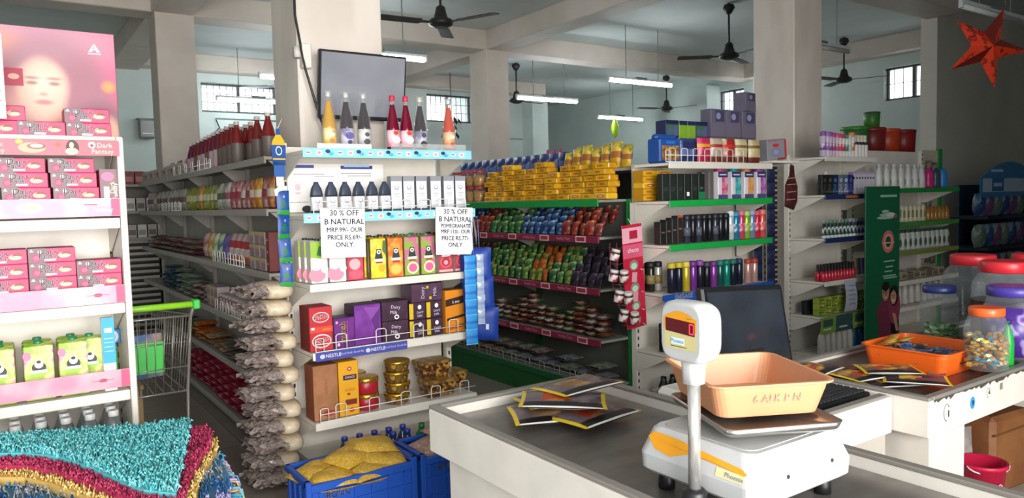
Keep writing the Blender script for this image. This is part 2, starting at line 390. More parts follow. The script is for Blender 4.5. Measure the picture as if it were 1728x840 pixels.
# --- the biscuit rack by the entrance
t = tag(empty('display_rack', (-.1, 3.7, 0)), 'bright white promotional rack with pink guards and a tall poster header, beside the shag rugs', 'shelf')
def under(o, x=0.0, y=0.0): 
    for c in o.children: c.location = (-o.location.x, -o.location.y, 0)
b = MB(); b.box(-.6, .40, 3.73, 3.75, 0, 1.80, RACK); obj('back_panel', b, t)
b = MB(); b.box(.408, .432, 3.37, 3.75, 0, 1.80, RACK, .004)
for z in [i*.05+.15 for i in range(32)]: b.box(.405, .409, 3.70, 3.712, z, z+.024, SLOT)
obj('side_panel', b, t, label='white end panel with slotted rear post')
for z in (.40, .77, 1.13, 1.475, 1.80): shelf_x(-.6, .405, 3.37, 3.73, z, RACK, None, z > .5, parent=t)
b = MB(); b.box(-.6, .405, 3.40, 3.72, 0, .36, RACK); obj('plinth', b, t)
PINKM = MIX('#e86f8f', '#f6b9c4', 5, .4, .6, .4, '#f7d9d6'); MAGENTA = M('#c01f55', .4)
GUARD = MIX('#dc8098', '#e9a6b0', 6, .42, .6, .35, '#f0c6bd')
for z in (.79, 1.135, 1.485):
    b = MB(); b.box(-.6, .406, 3.362, 3.368, z-.002, z+.07, GUARD); b.rect(.375, .405, z, z+.068, 3.3612, M('#cf4a70'))
    if z > 1.4:
        b.ell(.10, z+.035, .045, .02, 3.361, M('#f3d6c0')); b.ell(.11, z+.038, .03, .012, 3.3606, M('#dcae9e')); b.ell(.243, z+.036, .018, .026, 3.361, M('#efc0b4'))
        b.text('Dark', .024, .35, z+.046, 3.3608, M('#f8e4e0')); b.text('Fantasy', .024, .345, z+.024, 3.3606, M('#f8e4e0')); b.rect(.28, .325, z+.043, z+.047, 3.3608, M('#b03a58'))
    else: b.ell(.31, z+.034, .016, .007, 3.3608, M('#a8284a')); b.rect(.27, .35, z+.0325, z+.0355, 3.3606, M('#c9607e'))
    obj('card_guard', b, t, label='pink printed card strip along the shelf front')
b = MB(); b.box(-.6, .415, 3.352, 3.358, 1.722, 1.781, M('#a8173c', .35)); y = 3.3512
b.ell(.12, 1.75, .045, .02, y, M('#d9a183')); b.ell(.135, 1.756, .03, .011, y-.0003, M('#8d4a3a')); b.ell(.135, 1.757, .022, .007, y-.0006, M('#f0d8c0'))
b.ell(.08, 1.772, .012, .008, y, M('#f2b84a')); b.ell(.205, 1.763, .01, .009, y, M('#cf5a3c'))
b.ell(.253, 1.752, .022, .03, y, M('#3a1716')); b.ell(.25, 1.762, .008, .012, y-.0003, M('#e8b79c')); b.ell(.25, 1.738, .022, .014, y-.0004, M('#e9c39f')); b.ell(.25, 1.735, .009, .009, y-.0007, M('#f3e3a8'))
for cx in (.355, -.005):
    b.text('Dark', .026, cx+.008, 1.762, y-.0003, M('#f4d9b8')); b.text('Fantasy', .026, cx, 1.738, y-.0003, M('#f4d9b8')); b.ell(cx-.036, 1.764, .013, .013, y-.0002, M('#f4e2cf')); b.ell(cx-.036, 1.762, .006, .006, y-.0004, M('#a8173c'))
b.tube([(-.6, 3.35, 1.785), (.41, 3.35, 1.785)], .004, RACK); obj('header_strip', b, t, label='crimson printed strip under the top shelf')
# poster header with a soft printed portrait
b = MB()
PK = SOFT('#bf3f66', '#cc6a86', [(.42, 2.2, .12, .12, '#c75c80', .8), (.20, 2.24, .30, .10, '#bb8094', .7), (.05, 2.19, .07, .06, '#dc9278', .8), (.20, 2.10, .175, .15, '#a06f7c', .45), (.33, 1.98, .12, .17, '#955868', .5), (.40, 1.90, .09, .07, '#743a50', .6), (.20, 1.88, .07, .10, '#c98e78', .45),
    (.12, 1.93, .10, .08, '#cf9a8c', .7), (.185, 2.025, .088, .122, '#d9ac98', .25), (.18, 2.05, .07, .06, '#e2bba8', .8), (.147, 2.045, .020, .008, '#9a6f68', .6), (.228, 2.045, .020, .008, '#9a6f68', .6), (.147, 2.066, .026, .006, '#a87c72', .7), (.228, 2.066, .026, .006, '#a87c72', .7),
    (.187, 2.0, .014, .007, '#c48e7c', .8), (.187, 1.966, .030, .010, '#b86c6c', .6), (.43, 2.045, .022, .02, '#e39140', .8), (.43, 1.85, .03, .06, '#d8a68c', .5)])
b.box(-.6, .462, 3.70, 3.712, 1.80, 2.275, PK, .002)
b.box(.03, .118, 3.694, 3.70, 2.03, 2.10, M('#b02448')); b.ell(.085, 2.066, .02, .012, 3.6935, M('#e0a898'))
b.quad([(.36, 3.6965, 2.19), (.374, 3.6965, 2.19), (.383, 3.6965, 2.228)], PAPER); b.quad([(.392, 3.6965, 2.19), (.406, 3.6965, 2.19), (.383, 3.6965, 2.228), (.381, 3.6965, 2.214)], PAPER); b.rect(.371, .395, 2.199, 2.204, 3.6962, PAPER)
b.rect(.358, .408, 2.181, 2.185, 3.6962, PAPER)
obj('poster', b, t, label='pink poster with a pale portrait of a woman')
under(t)
b = MB(); b.box(-.2, .047, 3.352, 3.354, 1.855, 2.165, PAPER); y = 3.3515
for s, z in (('OFF', 2.125), ('Y', 2.05), ('S', 2.008), ('OUR', 1.968), ('4/-', 1.925)):
    vs, _ = text_geo(s); w = max(v[0] for v in vs)*.042; b.text(s, .042, .037-w, z, y, M('#7c7c84'))
o = one('price_sign', b, 'white paper price sign taped in front of the pink poster', 'sign')
o.location = (0, -.002, 0)

# --- a two or one sided shop shelf facing us at an aisle end
def endcap(name, label, x0, x1, yf, yp, zs, H, lips, m=RACK, panel=RACK, postx=None):
    t = tag(empty(name, (x0, yp, 0)), label, 'shelf')
    for x in (postx or (x0+.0, x1)):
        u = MB(); upright(u, x, yp, H, m=m); obj('upright', u, t)
    b = MB(); b.box(x0+.02, x1-.02, yp+.005, yp+.02, .05, H-.02, panel); obj('back_panel', b, t)
    for z, lp in zip(zs, lips): shelf_x(x0, x1, yf, yp-.026, z, m, lp, True, parent=t)
    b = MB(); b.box(x0+.01, x1-.01, yf+.04, yp-.03, 0, min(zs)-.045, m); obj('plinth', b, t)
    return t
def printed_lip(x0, x1, y, z, parent, name='printed_strip'):
    b = MB(); b.box(x0, x1, y-.003, y, z, z+.05, M('#8fd0e6', .35)); n = int((x1-x0)/.058); yy = y-.0036
    for i in range(n):
        x = x0+.03+i*.058; k = i % 3
        if k == 0: b.ell(x, z+.025, .016, .011, yy, PAPER); b.rect(x-.012, x+.01, z+.022, z+.03, yy-.0004, M('#6b7fb0'))
        elif k == 1: b.rect(x-.018, x+.018, z+.012, z+.038, yy, M('#dff1f6')); b.ell(x, z+.025, .009, .008, yy-.0004, M('#d78fa0'))
        else: b.ell(x-.01, z+.033, .014, .01, yy, M('#1f3552')); b.ell(x+.008, z+.02, .014, .009, yy, M('#3fb0d6'))
    return obj(name, b, parent, label='light blue printed price strip')
CX0, CX1, CYF, CYP = 1.325, 2.335, 3.79, 4.18
t = endcap('gondola_end_shelf', 'white end shelf with blue strips, wire guards and squash bottles below the wall screen', CX0, CX1, CYF, CYP, (.12, .345, .725, 1.09, 1.455, 1.80), 1.86, [None]*6, postx=(CX0+.012, CX1+.02))
printed_lip(CX0-.01, CX1+.005, CYF, 1.757, t); printed_lip(CX0-.02, CX1+.02, CYF, 1.415, t)
wire_guard(1.365, 2.325, CYF+.01, 1.455, .07, t, 8); wire_guard(1.345, 2.28, CYF+.01, .725, .085, t, 4); wire_guard(1.355, 2.33, CYF+.01, .345, .085, t, 5)
b = MB(); b.box(1.338, 1.875, CYF-.004, CYF, .678, .726, M('#4a4f9e', .4))
for x in (1.40, 1.66): b.ell(x-.025, .702, .014, .012, CYF-.0046, M('#c9cbe6')); b.text('NESTLE', .026, x+.035, .702, CYF-.0046, PAPER); b.text('Good food, Good life', .016, x+.14, .704, CYF-.0046, M('#c9cbe6'))
obj('printed_strip', b, t, label='violet blue printed strip with white lettering')
b = MB(); b.box(1.33, 2.33, 3.43, 3.80, .098, .116, RACK); b.box(1.33, 2.33, 3.425, 3.435, .075, .12, RACK); b.box(1.35, 2.31, 3.46, 3.83, 0, .098, RACK); obj('base_shelf', b, t)
b = MB(); b.box(1.345, 1.93, 4.142, 4.146, 1.47, 1.745, M('#f0ede9', .6)); b.rect(1.38, 1.50, 1.72, 1.738, 4.1415, M('#4b4a9a')); b.rect(1.66, 1.86, 1.715, 1.735, 4.1415, M('#3d3a86')); b.rect(1.68, 1.84, 1.726, 1.742, 4.141, M('#a8cbe8'))
for x0, x1, z in ((1.38, 1.56, 1.682), (1.50, 1.62, 1.67), (1.66, 1.85, 1.687), (1.70, 1.85, 1.672)): b.rect(x0, x1, z, z+.005, 4.1415, M('#a89aa4'))
b.ell(1.40, 1.612, .018, .02, 4.1415, M('#eec3cb')); b.rect(1.385, 1.415, 1.575, 1.582, 4.1415, M('#e0a9b0')); b.rect(1.35, 1.46, 1.525, 1.528, 4.1415, M('#8a8a8e')); b.ell(1.45, 1.487, .03, .02, 4.141, M('#2a2a2c'))
obj('back_card', b, t, label='white printed card on the back panel'); under2 = t
for c in t.children: c.location = (-t.location.x, -t.location.y, 0)

# --- the long shelf down the dim aisle on the near side of that end shelf
t = tag(empty('aisle_shelf', (1.47, 6.4, 0)), 'long grey six level aisle shelf running back behind the stacked rice bags', 'shelf')
b = MB(); b.box(1.468, 1.478, 4.22, 8.68, .05, 1.80, GREYSH); obj('back_panel', b, t)
for y in (4.24, 5.35, 6.46, 7.57, 8.66):
    u = MB(); u.box(1.44, 1.467, y-.02, y+.02, 0, 1.82, GREYSH); obj('upright', u, t)
for z in (.10, .465, .785, 1.13, 1.495, 1.79):
    b = MB(); b.box(1.25, 1.466, 4.21, 8.7, z-.02, z-.003, GREYSH); b.box(1.24, 1.252, 4.21, 8.7, z-.042, z, GREYSH, .003); o = obj('shelf', b, t)
    if z > .4:
        for y in (4.24, 5.35, 6.46, 7.57, 8.66):
            k = MB(); k.prism([(1.27, z-.024), (1.44, z-.024), (1.44, z-.15), (1.42, z-.15)], y-.002, y+.002, GREYSH, 'y'); obj('shelf_bracket', k, o)
b = MB(); b.box(1.27, 1.44, 4.22, 8.68, 0, .056, M('#4c4843')); obj('plinth', b, t)
for z, y0, y1 in ((1.13, 4.75, 5.6), (.785, 4.7, 5.6), (1.79, 5.5, 6.9), (1.495, 6.6, 7.5)): wire_guard(y0, y1, 1.247, z, .075, t, 6, ax='y')
for c in t.children: c.location = (-t.location.x, -t.location.y, 0)

# --- green framed shelf of the next aisle and its end shelf
t = tag(empty('green_aisle_shelf', (3.6, 5.8, 0)), 'long green framed shelf with maroon price strips, full of snack packs', 'shelf')
GXF, GXB = 3.34, 3.66
b = MB(); b.box(GXB, GXB+.01, 3.76, 8.2, .05, 1.49, M('#5d6058', .6)); obj('back_panel', b, t)
for y in (4.9, 6.0, 7.1, 8.2):
    u = MB(); u.box(GXB-.04, GXB, y-.025, y+.025, 0, 1.49, DGREEN); obj('upright', u, t)
u = MB(); u.box(GXB-.06, GXB-.005, 3.755, 3.80, 0, 1.50, GREEN, .004); obj('upright', u, t)
MAROON = M('#7c1f3c', .45)
for z in (.21, .53, .885, 1.245, 1.50):
    b = MB(); b.box(GXF+.012, GXB-.042, 3.80, 8.2, z-.02, z-.003, M('#8a8d84')); lm = {1.50: GREEN, .21: DGREEN}.get(z, MAROON); b.box(GXF, GXF+.012, 3.80, 8.2, z-(.05 if z > 1.4 else .045), z+.004, lm, .003); o = obj('shelf', b, t)
    if lm is MAROON:
        k = MB(); kx = GXF-.0012
        for i in range(9):
            y = 3.93+i*.42
            k.box(kx-.001, kx, y, y+.11, z-.042, z+.002, M('#d9a9a9')); k.box(kx-.002, kx-.001, y+.012, y+.098, z-.034, z-.006, M('#8d2a44'))
            k.T = Matrix.Translation((kx-.0006, y+.25, z-.02)) @ Matrix.Rotation(-math.pi/2, 4, 'Z'); k.text('Healthy Tasty', .028, 0, 0, 0, M('#d2899b')); k.T = None
        obj('price_strip', k, o, label='maroon strip with pale lettering')
    for y in (4.9, 6.0, 7.1):
        k = MB(); k.prism([(GXF+.03, z-.024), (GXB-.045, z-.024), (GXB-.045, z-.13)], y-.002, y+.002, M('#8a8d84'), 'y'); obj('shelf_bracket', k, o)
b = MB(); b.box(GXF+.02, GXB-.045, 3.80, 8.2, 0, .164, DGREEN); obj('plinth', b, t)
wire_guard(4.0, 6.6, GXF+.006, .21, .07, t, 14, ax='y', m=M('#8f8f8a'))
b = MB(); b.box(GXB+.012, 4.1, 3.80, 8.2, 1.70, 1.72, M('#b9b5aa')); b.box(4.09, 4.1, 3.80, 8.2, .05, 1.70, M('#5d6058', .6)); o = obj('top_shelf', b, t)
for c in t.children: c.location = (-t.location.x, -t.location.y, 0)

EX0, EX1, EYF, EYP = 3.58, 4.655, 3.37, 3.72
t = endcap('gondola_end_shelf', 'cream end shelf with green lips stocked with perfumes and deodorants behind the weighing scale', EX0, EX1, EYF, EYP, (.12, .465, .865, 1.19, 1.48), 1.75, [None, None, M('#1b4fa8', .4), M('#17a347', .4), M('#17a347', .4)], postx=(5.0,))
shelf_x(3.58, EX1, EYF, EYP-.026, 1.73, RACK, None, False, parent=t)
u = MB(); upright(u, 3.60, EYP, 1.47); obj('upright', u, t)
wire_guard(3.56, 4.36, EYF+.01, 1.73, .09, t, 7)
b = MB(); b.box(4.66, 5.0, 3.735, 3.75, .05, 1.73, RACK); obj('back_panel', b, t)
b = MB(); b.box(4.66, 5.0, 3.38, 3.70, 1.735, 1.75, RACK); b.box(4.66, 5.0, 3.69, 3.715, 1.60, 1.75, RACK); obj('side_shelf', b, t)
b = MB(); b.prism([(3.50, .835), (3.585, .80), (4.655, .82), (4.655, .87), (3.5, .868)], EYF-.006, EYF-.002, M('#1b4fa8', .4)); b.text('ENGAGE', .044, 3.70, .845, EYF-.0066, PAPER, bold=.0012); b.ell(4.0, .85, .035, .012, EYF-.0066, PAPER); b.ell(4.0, .846, .02, .007, EYF-.007, M('#1b4fa8'))
obj('printed_strip', b, t, label='bright blue strip with white lettering')
for c in t.children: c.location = (-t.location.x, -t.location.y, 0)

WX0, WX1, WYF, WYP = 5.775, 6.585, 3.66, 4.03
NAVY = M('#1c2f63', .4)
t = endcap('gondola_end_shelf', 'cream end shelf of toiletries in front of the thick pillar, beside the green banner', WX0, WX1, WYF, WYP, (.10, .44, .745, 1.117, 1.49, 1.815), 1.85, [None, M('#5a8a35', .45), None, NAVY, NAVY, None])
for z in (1.452, 1.08): 
    b = MB(); b.text('NIVEA', .042, 6.42, z+.017, WYF-.0015, PAPER, bold=.001); obj('lip_lettering', b, t)
b = MB(); b.box(6.08, 6.28, WYF-.003, WYF-.001, 1.458, 1.478, M('#c86a2a')); obj('lip_label', b, t, label='orange label strip')
b = MB()
for i in range(4):
    x = 5.70+i*.24; b.box(x, x+.22, WYF-.01, WYF-.006, .30, .44, M('#7fa648' if i != 1 else '#3d5c6e')); b.rect(x+.03, x+.17, .36, .42, WYF-.0108, M('#3f5a55')); b.rect(x+.03, x+.15, .33, .345, WYF-.0108, M('#d5dba8'))
obj('price_flap', b, t, label='row of hanging green flaps')
for c in t.children: c.location = (-t.location.x, -t.location.y, 0)

t = endcap('wall_shelf', 'dim cream wall shelf of lotions and oils beyond the green banner', 6.72, 8.02, 3.6, 4.0, (.12, .41, .66, .94, 1.21, 1.53), 1.93, [None, None, None, M('#7d8a42'), M('#3f8a35'), GREEN])
b = MB(); b.box(8.05, 8.36, 3.98, 4.0, .05, 1.93, M('#c9c0a8')); b.box(8.36, 8.42, 3.96, 4.0, 0, 1.95, GREEN); obj('back_panel', b, t, label='side panel with green edge')
for c in t.children: c.location = (-t.location.x, -t.location.y, 0)

# --- far end shelf with flat cartons, and the dark diaper stand on the far side
t = tag(empty('wall_shelf', (1.2, 10.4, 0)), 'dim shelf at the far end of the aisle behind the trolley', 'shelf')
b = MB(); b.box(.6, 2.1, 10.58, 10.6, 0, 1.9, M('#8a867e')); obj('back_panel', b, t)
for z in (.1, 1.17, 1.5, 1.83):
    b = MB(); b.box(.6, 2.1, 10.2, 10.58, z-.03, z, M('#8f8a82')); obj('shelf', b, t)
for x in (.6, 2.1):
    b = MB(); b.box(x-.02, x+.02, 10.55, 10.6, 0, 1.9, M('#8a867e')); obj('upright', b, t)
for c in t.children: c.location = (-t.location.x, -t.location.y, 0)
t = tag(empty('promotional_stand', (9.2, 3.9, 0)), 'dark blue baby care stand with an arched header against the grey wall', 'shelf')
BLU = M('#174a78', .4); 
b = MB(); b.box(9.3, 10.2, 4.18, 4.2, 0, 1.56, M('#122c46')); obj('back_panel', b, t)
for x in (10.2,):
    b = MB(); b.box(x-.02, x+.02, 3.72, 4.2, 0, 1.55, M('#14304d')); obj('side_panel', b, t)
for z in (.15, .5, .85, 1.2):
    b = MB(); b.box(8.95, 10.18, 3.72, 4.18, z-.03, z, M('#101c2a')); obj('shelf', b, t)
b = MB(); pts = [(8.72, 1.42)]+[(8.72+1.48*i/16, 1.62+.19*math.sin(math.pi*i/16)) for i in range(17)]+[(10.2, 1.42)]
b.prism(pts, 3.70, 3.715, M('#1c6aa0', .4)); b.rect(8.76, 10.1, 1.47, 1.62, 3.699, M('#9fb6cc')); b.rect(8.98, 9.27, 1.48, 1.63, 3.6985, M('#275a92')); b.rect(9.02, 9.23, 1.53, 1.57, 3.698, M('#9db9d8')); b.rect(8.95, 9.25, 1.69, 1.72, 3.698, M('#9fc3dd'))
obj('header_card', b, t, label='blue arched card with a pale band')
for c in t.children: c.location = (-t.location.x, -t.location.y, 0)
# ------------------------------------------------------------------ ceiling: fans, tube lights, cables, screen, star
def fan(x, y, label, rot, z=3.25):
    t = tag(empty('ceiling_fan', (x, y, z), rot), label, 'fan', 'ceiling fans')
    b = MB(); b.lathe([(.012, CH-.02-z), (.06, CH-.02-z), (.075, CH-.06-z), (.05, CH-.1-z), (.03, CH-.13-z)], DARKMETAL, 14); b.tube([(0, 0, CH-z), (0, 0, CH-.03-z)], .012, DARKMETAL); obj('canopy', b, t)
    b = MB(); b.tube([(0, 0, .1), (0, 0, CH-.1-z)], .013, DARKMETAL, 8); obj('rod', b, t)
    b = MB(); b.lathe([(.0, -.045), (.06, -.045), (.115, -.02), (.125, 0), (.11, .03), (.07, .05), (.055, .10), (.045, .15), (.02, .17)], DARKMETAL, 18); obj('motor', b, t)
    for k in range(3):
        a = 2*math.pi*k/3; b = MB(); b.T = Matrix.Rotation(a, 4, 'Z') @ Matrix.Rotation(.12, 4, 'X')
        b.prism([(.10, -.02), (.2, -.025), (.22, -.06), (.62, -.068), (.64, -.05), (.64, .05), (.62, .066), (.22, .06), (.2, .025), (.10, .02)], -.004, .004, M('#37322f', .5), 'z'); obj('blade', b, t)
for f in ((3.65, 6.4, 'dark ceiling fan hanging highest, just beside the wall screen pillar', .95), (7.65, 6.17, 'dark ceiling fan on a long rod beside the thick marble pillar', .35),
          (7.54, 10.65, 'far dark ceiling fan beside the slim middle column', .2), (10.95, 10.36, 'farthest dark fan below the two bright tubes, near the window', .75),
          (10.9, 6.6, 'dark ceiling fan in front of the small window by the grey wall', .95), (3.48, 10.75, 'dark ceiling fan in front of the wide grilled window', .3)): fan(*f)
def tube_light(x0, y, label, L=1.26, z=3.14, on=True, rods=2, ang=0.0):
    t = tag(empty('tube_light', (x0, y, z), ang), label, 'light', 'hanging tube lights' if on else 'unlit tube lights')
    hm = M('#d6dad9', .4)
    b = MB(); b.box(0, L, -.02, .02, .012, .045, hm, .004); b.box(.0, .03, -.018, .018, -.03, .014, hm); b.box(L-.03, L, -.018, .018, -.03, .014, hm); b.box(L*.42, L*.58, -.022, .022, .03, .06, M('#7a807f'))
    obj('housing', b, t)
    b = MB(); b.tube([(.03, 0, -.014), (L-.03, 0, -.014)], .024, M('#f2fbff', .3, emit=62, var=0) if on else M('#e6e6e2', .3), 8); obj('tube', b, t)
    for k in range(rods):
        b = MB(); u = L*(.27+.5*k); b.tube([(u, 0, .04), (u, 0, CH-z)], .006, M('#8d9391', .5), 6); obj('hanging_rod', b, t)
for a in ((6.8, 9.62, 'lit tube light on the far side of the slim middle column'), (6.95, 7.65, 'lit tube light hanging highest and widest, between the column and the marble pillar'), (9.88, 11.2, 'lit tube light lowest of the three in the middle, above the lime packet'),
          (2.75, 11.6, 'lit tube light crossing in front of the wide grilled window'), (2.75, 9.4, 'lit tube light in front of the fan beside the wall screen pillar'), (2.85, 7.56, 'lit tube light partly hidden by the wall screen')): tube_light(*a)
tube_light(7.1, 4.9, 'unlit tube light emerging from behind the thick marble pillar', 1.1, on=False)
tube_light(7.1, 3.2, 'unlit tube light beside the red hanging star', 1.3, on=False)
tube_light(3.0, 5.0, 'unlit tube light on the ceiling beam at the top edge', 1.5, z=3.36, on=False)
tube_light(11.0, 8.4, 'lit tube light end showing past the thick marble pillar', .6)

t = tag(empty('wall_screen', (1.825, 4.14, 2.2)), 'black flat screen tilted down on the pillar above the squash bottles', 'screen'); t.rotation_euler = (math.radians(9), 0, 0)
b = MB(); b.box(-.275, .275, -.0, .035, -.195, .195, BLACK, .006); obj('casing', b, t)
b = MB(); b.rect(-.262, .262, -.172, .182, -.0012, MIX('#84868e', '#94969e', 3, .35, .65, .15)); obj('display', b, t, label='display coloured with a grey reflection')  # the black screen's pale reflection is painted into its display colour
b = MB(); b.box(-.1, .1, .035, .09, -.05, .08, DARKMETAL); obj('mount', b, t)
b = MB(); b.tube([(1.475, 4.26, 3.3), (1.465, 4.25, 2.6), (1.50, 4.22, 2.3), (1.56, 4.2, 2.05), (1.60, 4.22, 1.95), (1.63, 4.26, 1.86)], .007, BLACK); b.tube([(1.47, 4.262, 2.42), (1.47, 4.25, 2.36)], .022, M('#c9c5be'))
one('power_cable', b, 'black cable drooping down the pillar beside the wall screen', 'cable')
b = MB(); b.box(1.49, 1.545, 4.22, 4.28, 2.30, 2.44, M('#ded9d0', .4), .006); one('junction_box', b, 'small white box on the pillar at the edge of the wall screen', 'box')

STARM = MIX('#d23a1e', '#5e1a14', 16, .5, .56, .25, '#c8341c', metal=.25)
b = MB(); R1, R2 = .285, .105; pts = []
for i in range(10):
    a = math.pi/2+i*math.pi/5-.42; r = R1 if i % 2 == 0 else R2; pts.append((r*math.cos(a), 0, r*math.sin(a)))
for i in range(10):
    b.add([pts[i], pts[(i+1) % 10], (0, -.07, 0)], [(0, 1, 2)], STARM if i % 4 else M('#6a1c14', .3, .2)); b.add([pts[i], pts[(i+1) % 10], (0, .07, 0)], [(0, 1, 2)], STARM)
t = one('paper_star', b, 'shiny red five pointed paper star hanging from the ceiling', 'decoration', (5.57, 2.34, 2.46), (0, 0, -.6))
b = MB(); b.tube([(.12, 0, .28), (.12, 0, 1.43)], .002, M('#77726c')); obj('string', b, t)
b = MB(); b.lathe([(0, 0), (.05, .05), (.075, .14), (.07, .26), (.03, .36), (.02, .40)], M('#b9e02e', .35), 10); o = one('foil_packet', b, 'lime green packet hanging below the lowest middle tube light', 'decoration', (10.3, 11.15, 2.72))
k = MB(); k.tube([(0, 0, .39), (0, 0, .42)], .004, DARKMETAL); obj('hook', k, o)
b = MB()
rnd = random.Random(4)
for i in range(16):
    a = rnd.uniform(0, 6.28); r = rnd.uniform(.03, .16); z = rnd.uniform(-.25, .2); L = rnd.uniform(.12, .2)
    p = Vector((r*math.cos(a), r*math.sin(a), z)); d = Vector((math.cos(a)*.6, math.sin(a)*.6, -1)).normalized()*L; s = Vector((-math.sin(a), math.cos(a), .2))*.05
    b.add([p, p+d*.5+s, p+d, p+d*.5-s], [(0, 1, 2), (0, 2, 3)], M('#27352c', .5))
b.tube([(0, 0, -.2), (0.01, 0, .35), (0, 0, .95)], .006, DARKMETAL)
one('hanging_plant', b, 'dark leafy decoration hanging beside the second grilled window', 'plant', (7.0, 12.0, 2.95))
b = MB(); b.box(1.82, 2.05, 12.40, 12.56, 2.60, 2.88, M('#8f918d', .35, .3), .02); b.rect(1.86, 2.01, 2.66, 2.675, 12.399, PAPER); b.box(1.80, 2.07, 12.44, 12.56, 2.88, 2.90, M('#6d706d')); one('hand_dryer', b, 'grey box with a pale slot on the wall beside the first column', 'dryer')
b = MB(); pts = [(2.95, 12.5, 2.93), (3.0, 12.5, 2.8), (2.9, 12.5, 2.7), (3.02, 12.5, 2.6), (3.0, 12.5, 2.4)]; b.tube(pts, .01, DARKMETAL); b.tube([(2.95, 12.5, 2.93), (2.95, 12.54, 2.95), (4.4, 12.54, 2.95)], .009, M('#8d9997')); one('wall_pipe', b, 'thin pipe and looped dark cable on the end wall below the wide grilled window', 'pipe')
b = MB(); b.tube([(7.9, 12.54, 2.78), (9.0, 12.54, 2.78)], .009, M('#8d9997')); one('wall_pipe', b, 'thin pipe on the end wall beside the slim middle column', 'pipe')
b = MB(); b.tube([(10.2, 15.45, 3.02), (10.7, 15.42, 3.02), (10.9, 15.3, 2.98)], .02, M('#5b6664')); b.lathe([(.05, 2.84), (.07, 2.9), (.03, 2.98)], M('#5b6664'), 10, 10.95, 15.28); one('wall_tap', b, 'small dark bracket on the far wall under the lowest tube light', 'bracket')

# ------------------------------------------------------------------ checkout counter
CREAM = M('#dcd6cd', .4); RIM = M('#8d8881', .4, .2); STEELTOP = MIX('#8f8a85', '#7f7a75', 6, .35, .65, .3, metal=.6, stretch=(1, 3, 1))
def topped(parent, x0, x1, y0, y1, z, surf, zs, sides='lrfb', rimw=.03):
    R = {'l': (x0, x0+rimw, y0, y1), 'r': (x1-rimw, x1, y0, y1), 'f': (x0+rimw, x1-rimw, y0, y0+rimw), 'b': (x0+rimw, x1-rimw, y1-rimw, y1)}
    A = {'l': (x0, x0+rimw*.7, y0, y1), 'r': (x1-rimw*.9, x1, y0, y1), 'f': (x0+rimw*.7*('l' in sides), x1-rimw*.9*('r' in sides), y0, y0+rimw*.7), 'b': (x0+rimw*.7*('l' in sides), x1-rimw*.9*('r' in sides), y1-rimw*.9, y1)}
    for grp in ([sides] if 'l' in sides else list(sides)):
        b = MB(); a = MB()
        for s in grp: b.box(*R[s], z-.012, z, RIM, .003); a.box(*A[s], zs-.11, z-.012, CREAM, .004)
        obj('rim', b, parent); obj('apron', a, parent)
    b = MB(); b.box(x0+rimw, x1-rimw, y0+rimw*.5, y1-rimw, zs-.01, zs, surf); obj('worktop', b, parent)
t = tag(empty('checkout_counter', (1.44, .9, 0)), 'long white checkout counter with a sunken steel top under the weighing scale', 'counter')
topped(t, 1.11, 1.775, -.35, 2.105, .85, STEELTOP, .808)
b = MB(); b.box(1.155, 1.74, -.32, 2.06, 0, .71, CREAM, .004); b.box(1.1535, 1.156, 1.615, 1.62, .02, .7, M('#f1ece3')); obj('body', b, t)
for c in t.children: c.location = (-1.44, -.9, 0)
t = tag(empty('cash_desk', (2.9, 1.45, 0)), 'cream cash desk with chipped edges, stickers and a dark red top beyond the scale', 'counter')
topped(t, 2.37, 4.2, 1.145, 1.745, .85, MIX('#6b3a33', '#5c4a42', 6, .4, .6, .35), .828)
b = MB(); b.box(2.41, 2.65, 1.165, 1.70, 0, .71, CREAM); b.box(2.65, 4.15, 1.66, 1.70, 0, .71, M('#8f877c')); b.box(4.1, 4.15, 1.165, 1.66, 0, .71, CREAM); obj('body', b, t)
b = MB(); b.box(2.65, 4.1, 1.18, 1.66, .17, .2, M('#b3aa9c')); obj('lower_shelf', b, t)
b = MB(); y = 1.1445
def sticker(cx, cz, rx, rz, m, k=0): b.ell(cx, cz, rx, rz, y-.0006*(k+1), m, 20)
sticker(2.66, .785, .017, .021, M('#3a8fd0')); b.quad([(2.655, y-.0015, .795), (2.668, y-.0015, .79), (2.66, y-.0015, .772)], M('#1d2c48'))
b.tube([(2.48+.018*math.cos(a*.3+.6), y-.001, .785+.028*math.sin(a*.3+.6)) for a in range(15)], .0018, M('#9b968b')); b.quad([(2.49, y-.001, .79), (2.497, y-.001, .79), (2.497, y-.001, .768), (2.49, y-.001, .768)], M('#4a4742'))
b.tube([(2.775+.012*math.cos(a*.35+.6), y-.001, .80+.017*math.sin(a*.35+.6)) for a in range(12)], .0015, M('#b2ad9f')); b.quad([(2.775, y-.001, .795), (2.79, y-.001, .793), (2.783, y-.001, .81)], M('#5a574f'))
b.rect(2.865, 2.885, .795, .818, y-.001, M('#8a857b'))
obj('sticker', b, t, label='round stickers and worn hooks on the cream front')
b = MB(); rnd = random.Random(9); up, lo = [], []; x = 2.40
while x < 3.5: up.append((x, y-.0008, .839)); lo.append((x, y-.0008, .8375-rnd.choice((.001, .002, .006, .010, .014))*rnd.uniform(.5, 1))); x += rnd.uniform(.008, .03)
for k in range(len(up)-1): b.add([lo[k], lo[k+1], up[k+1], up[k]], [(0, 1, 2, 3)], M('#4b4640'))
obj('edge_stain', b, t, label='dark chipped edge')
for c in t.children: c.location = (-2.9, -1.45, 0)
t = tag(empty('keyboard_desk', (2.08, 1.5, 0)), 'low cream desk bridging the steel counter and the cash desk, holding the keyboard', 'counter')
topped(t, 1.78, 2.365, 1.26, 1.80, .845, M('#8e8880', .4), .822, 'fb')
b = MB(); b.box(1.79, 2.36, 1.28, 1.79, 0, .71, M('#b5afa3')); obj('body', b, t)
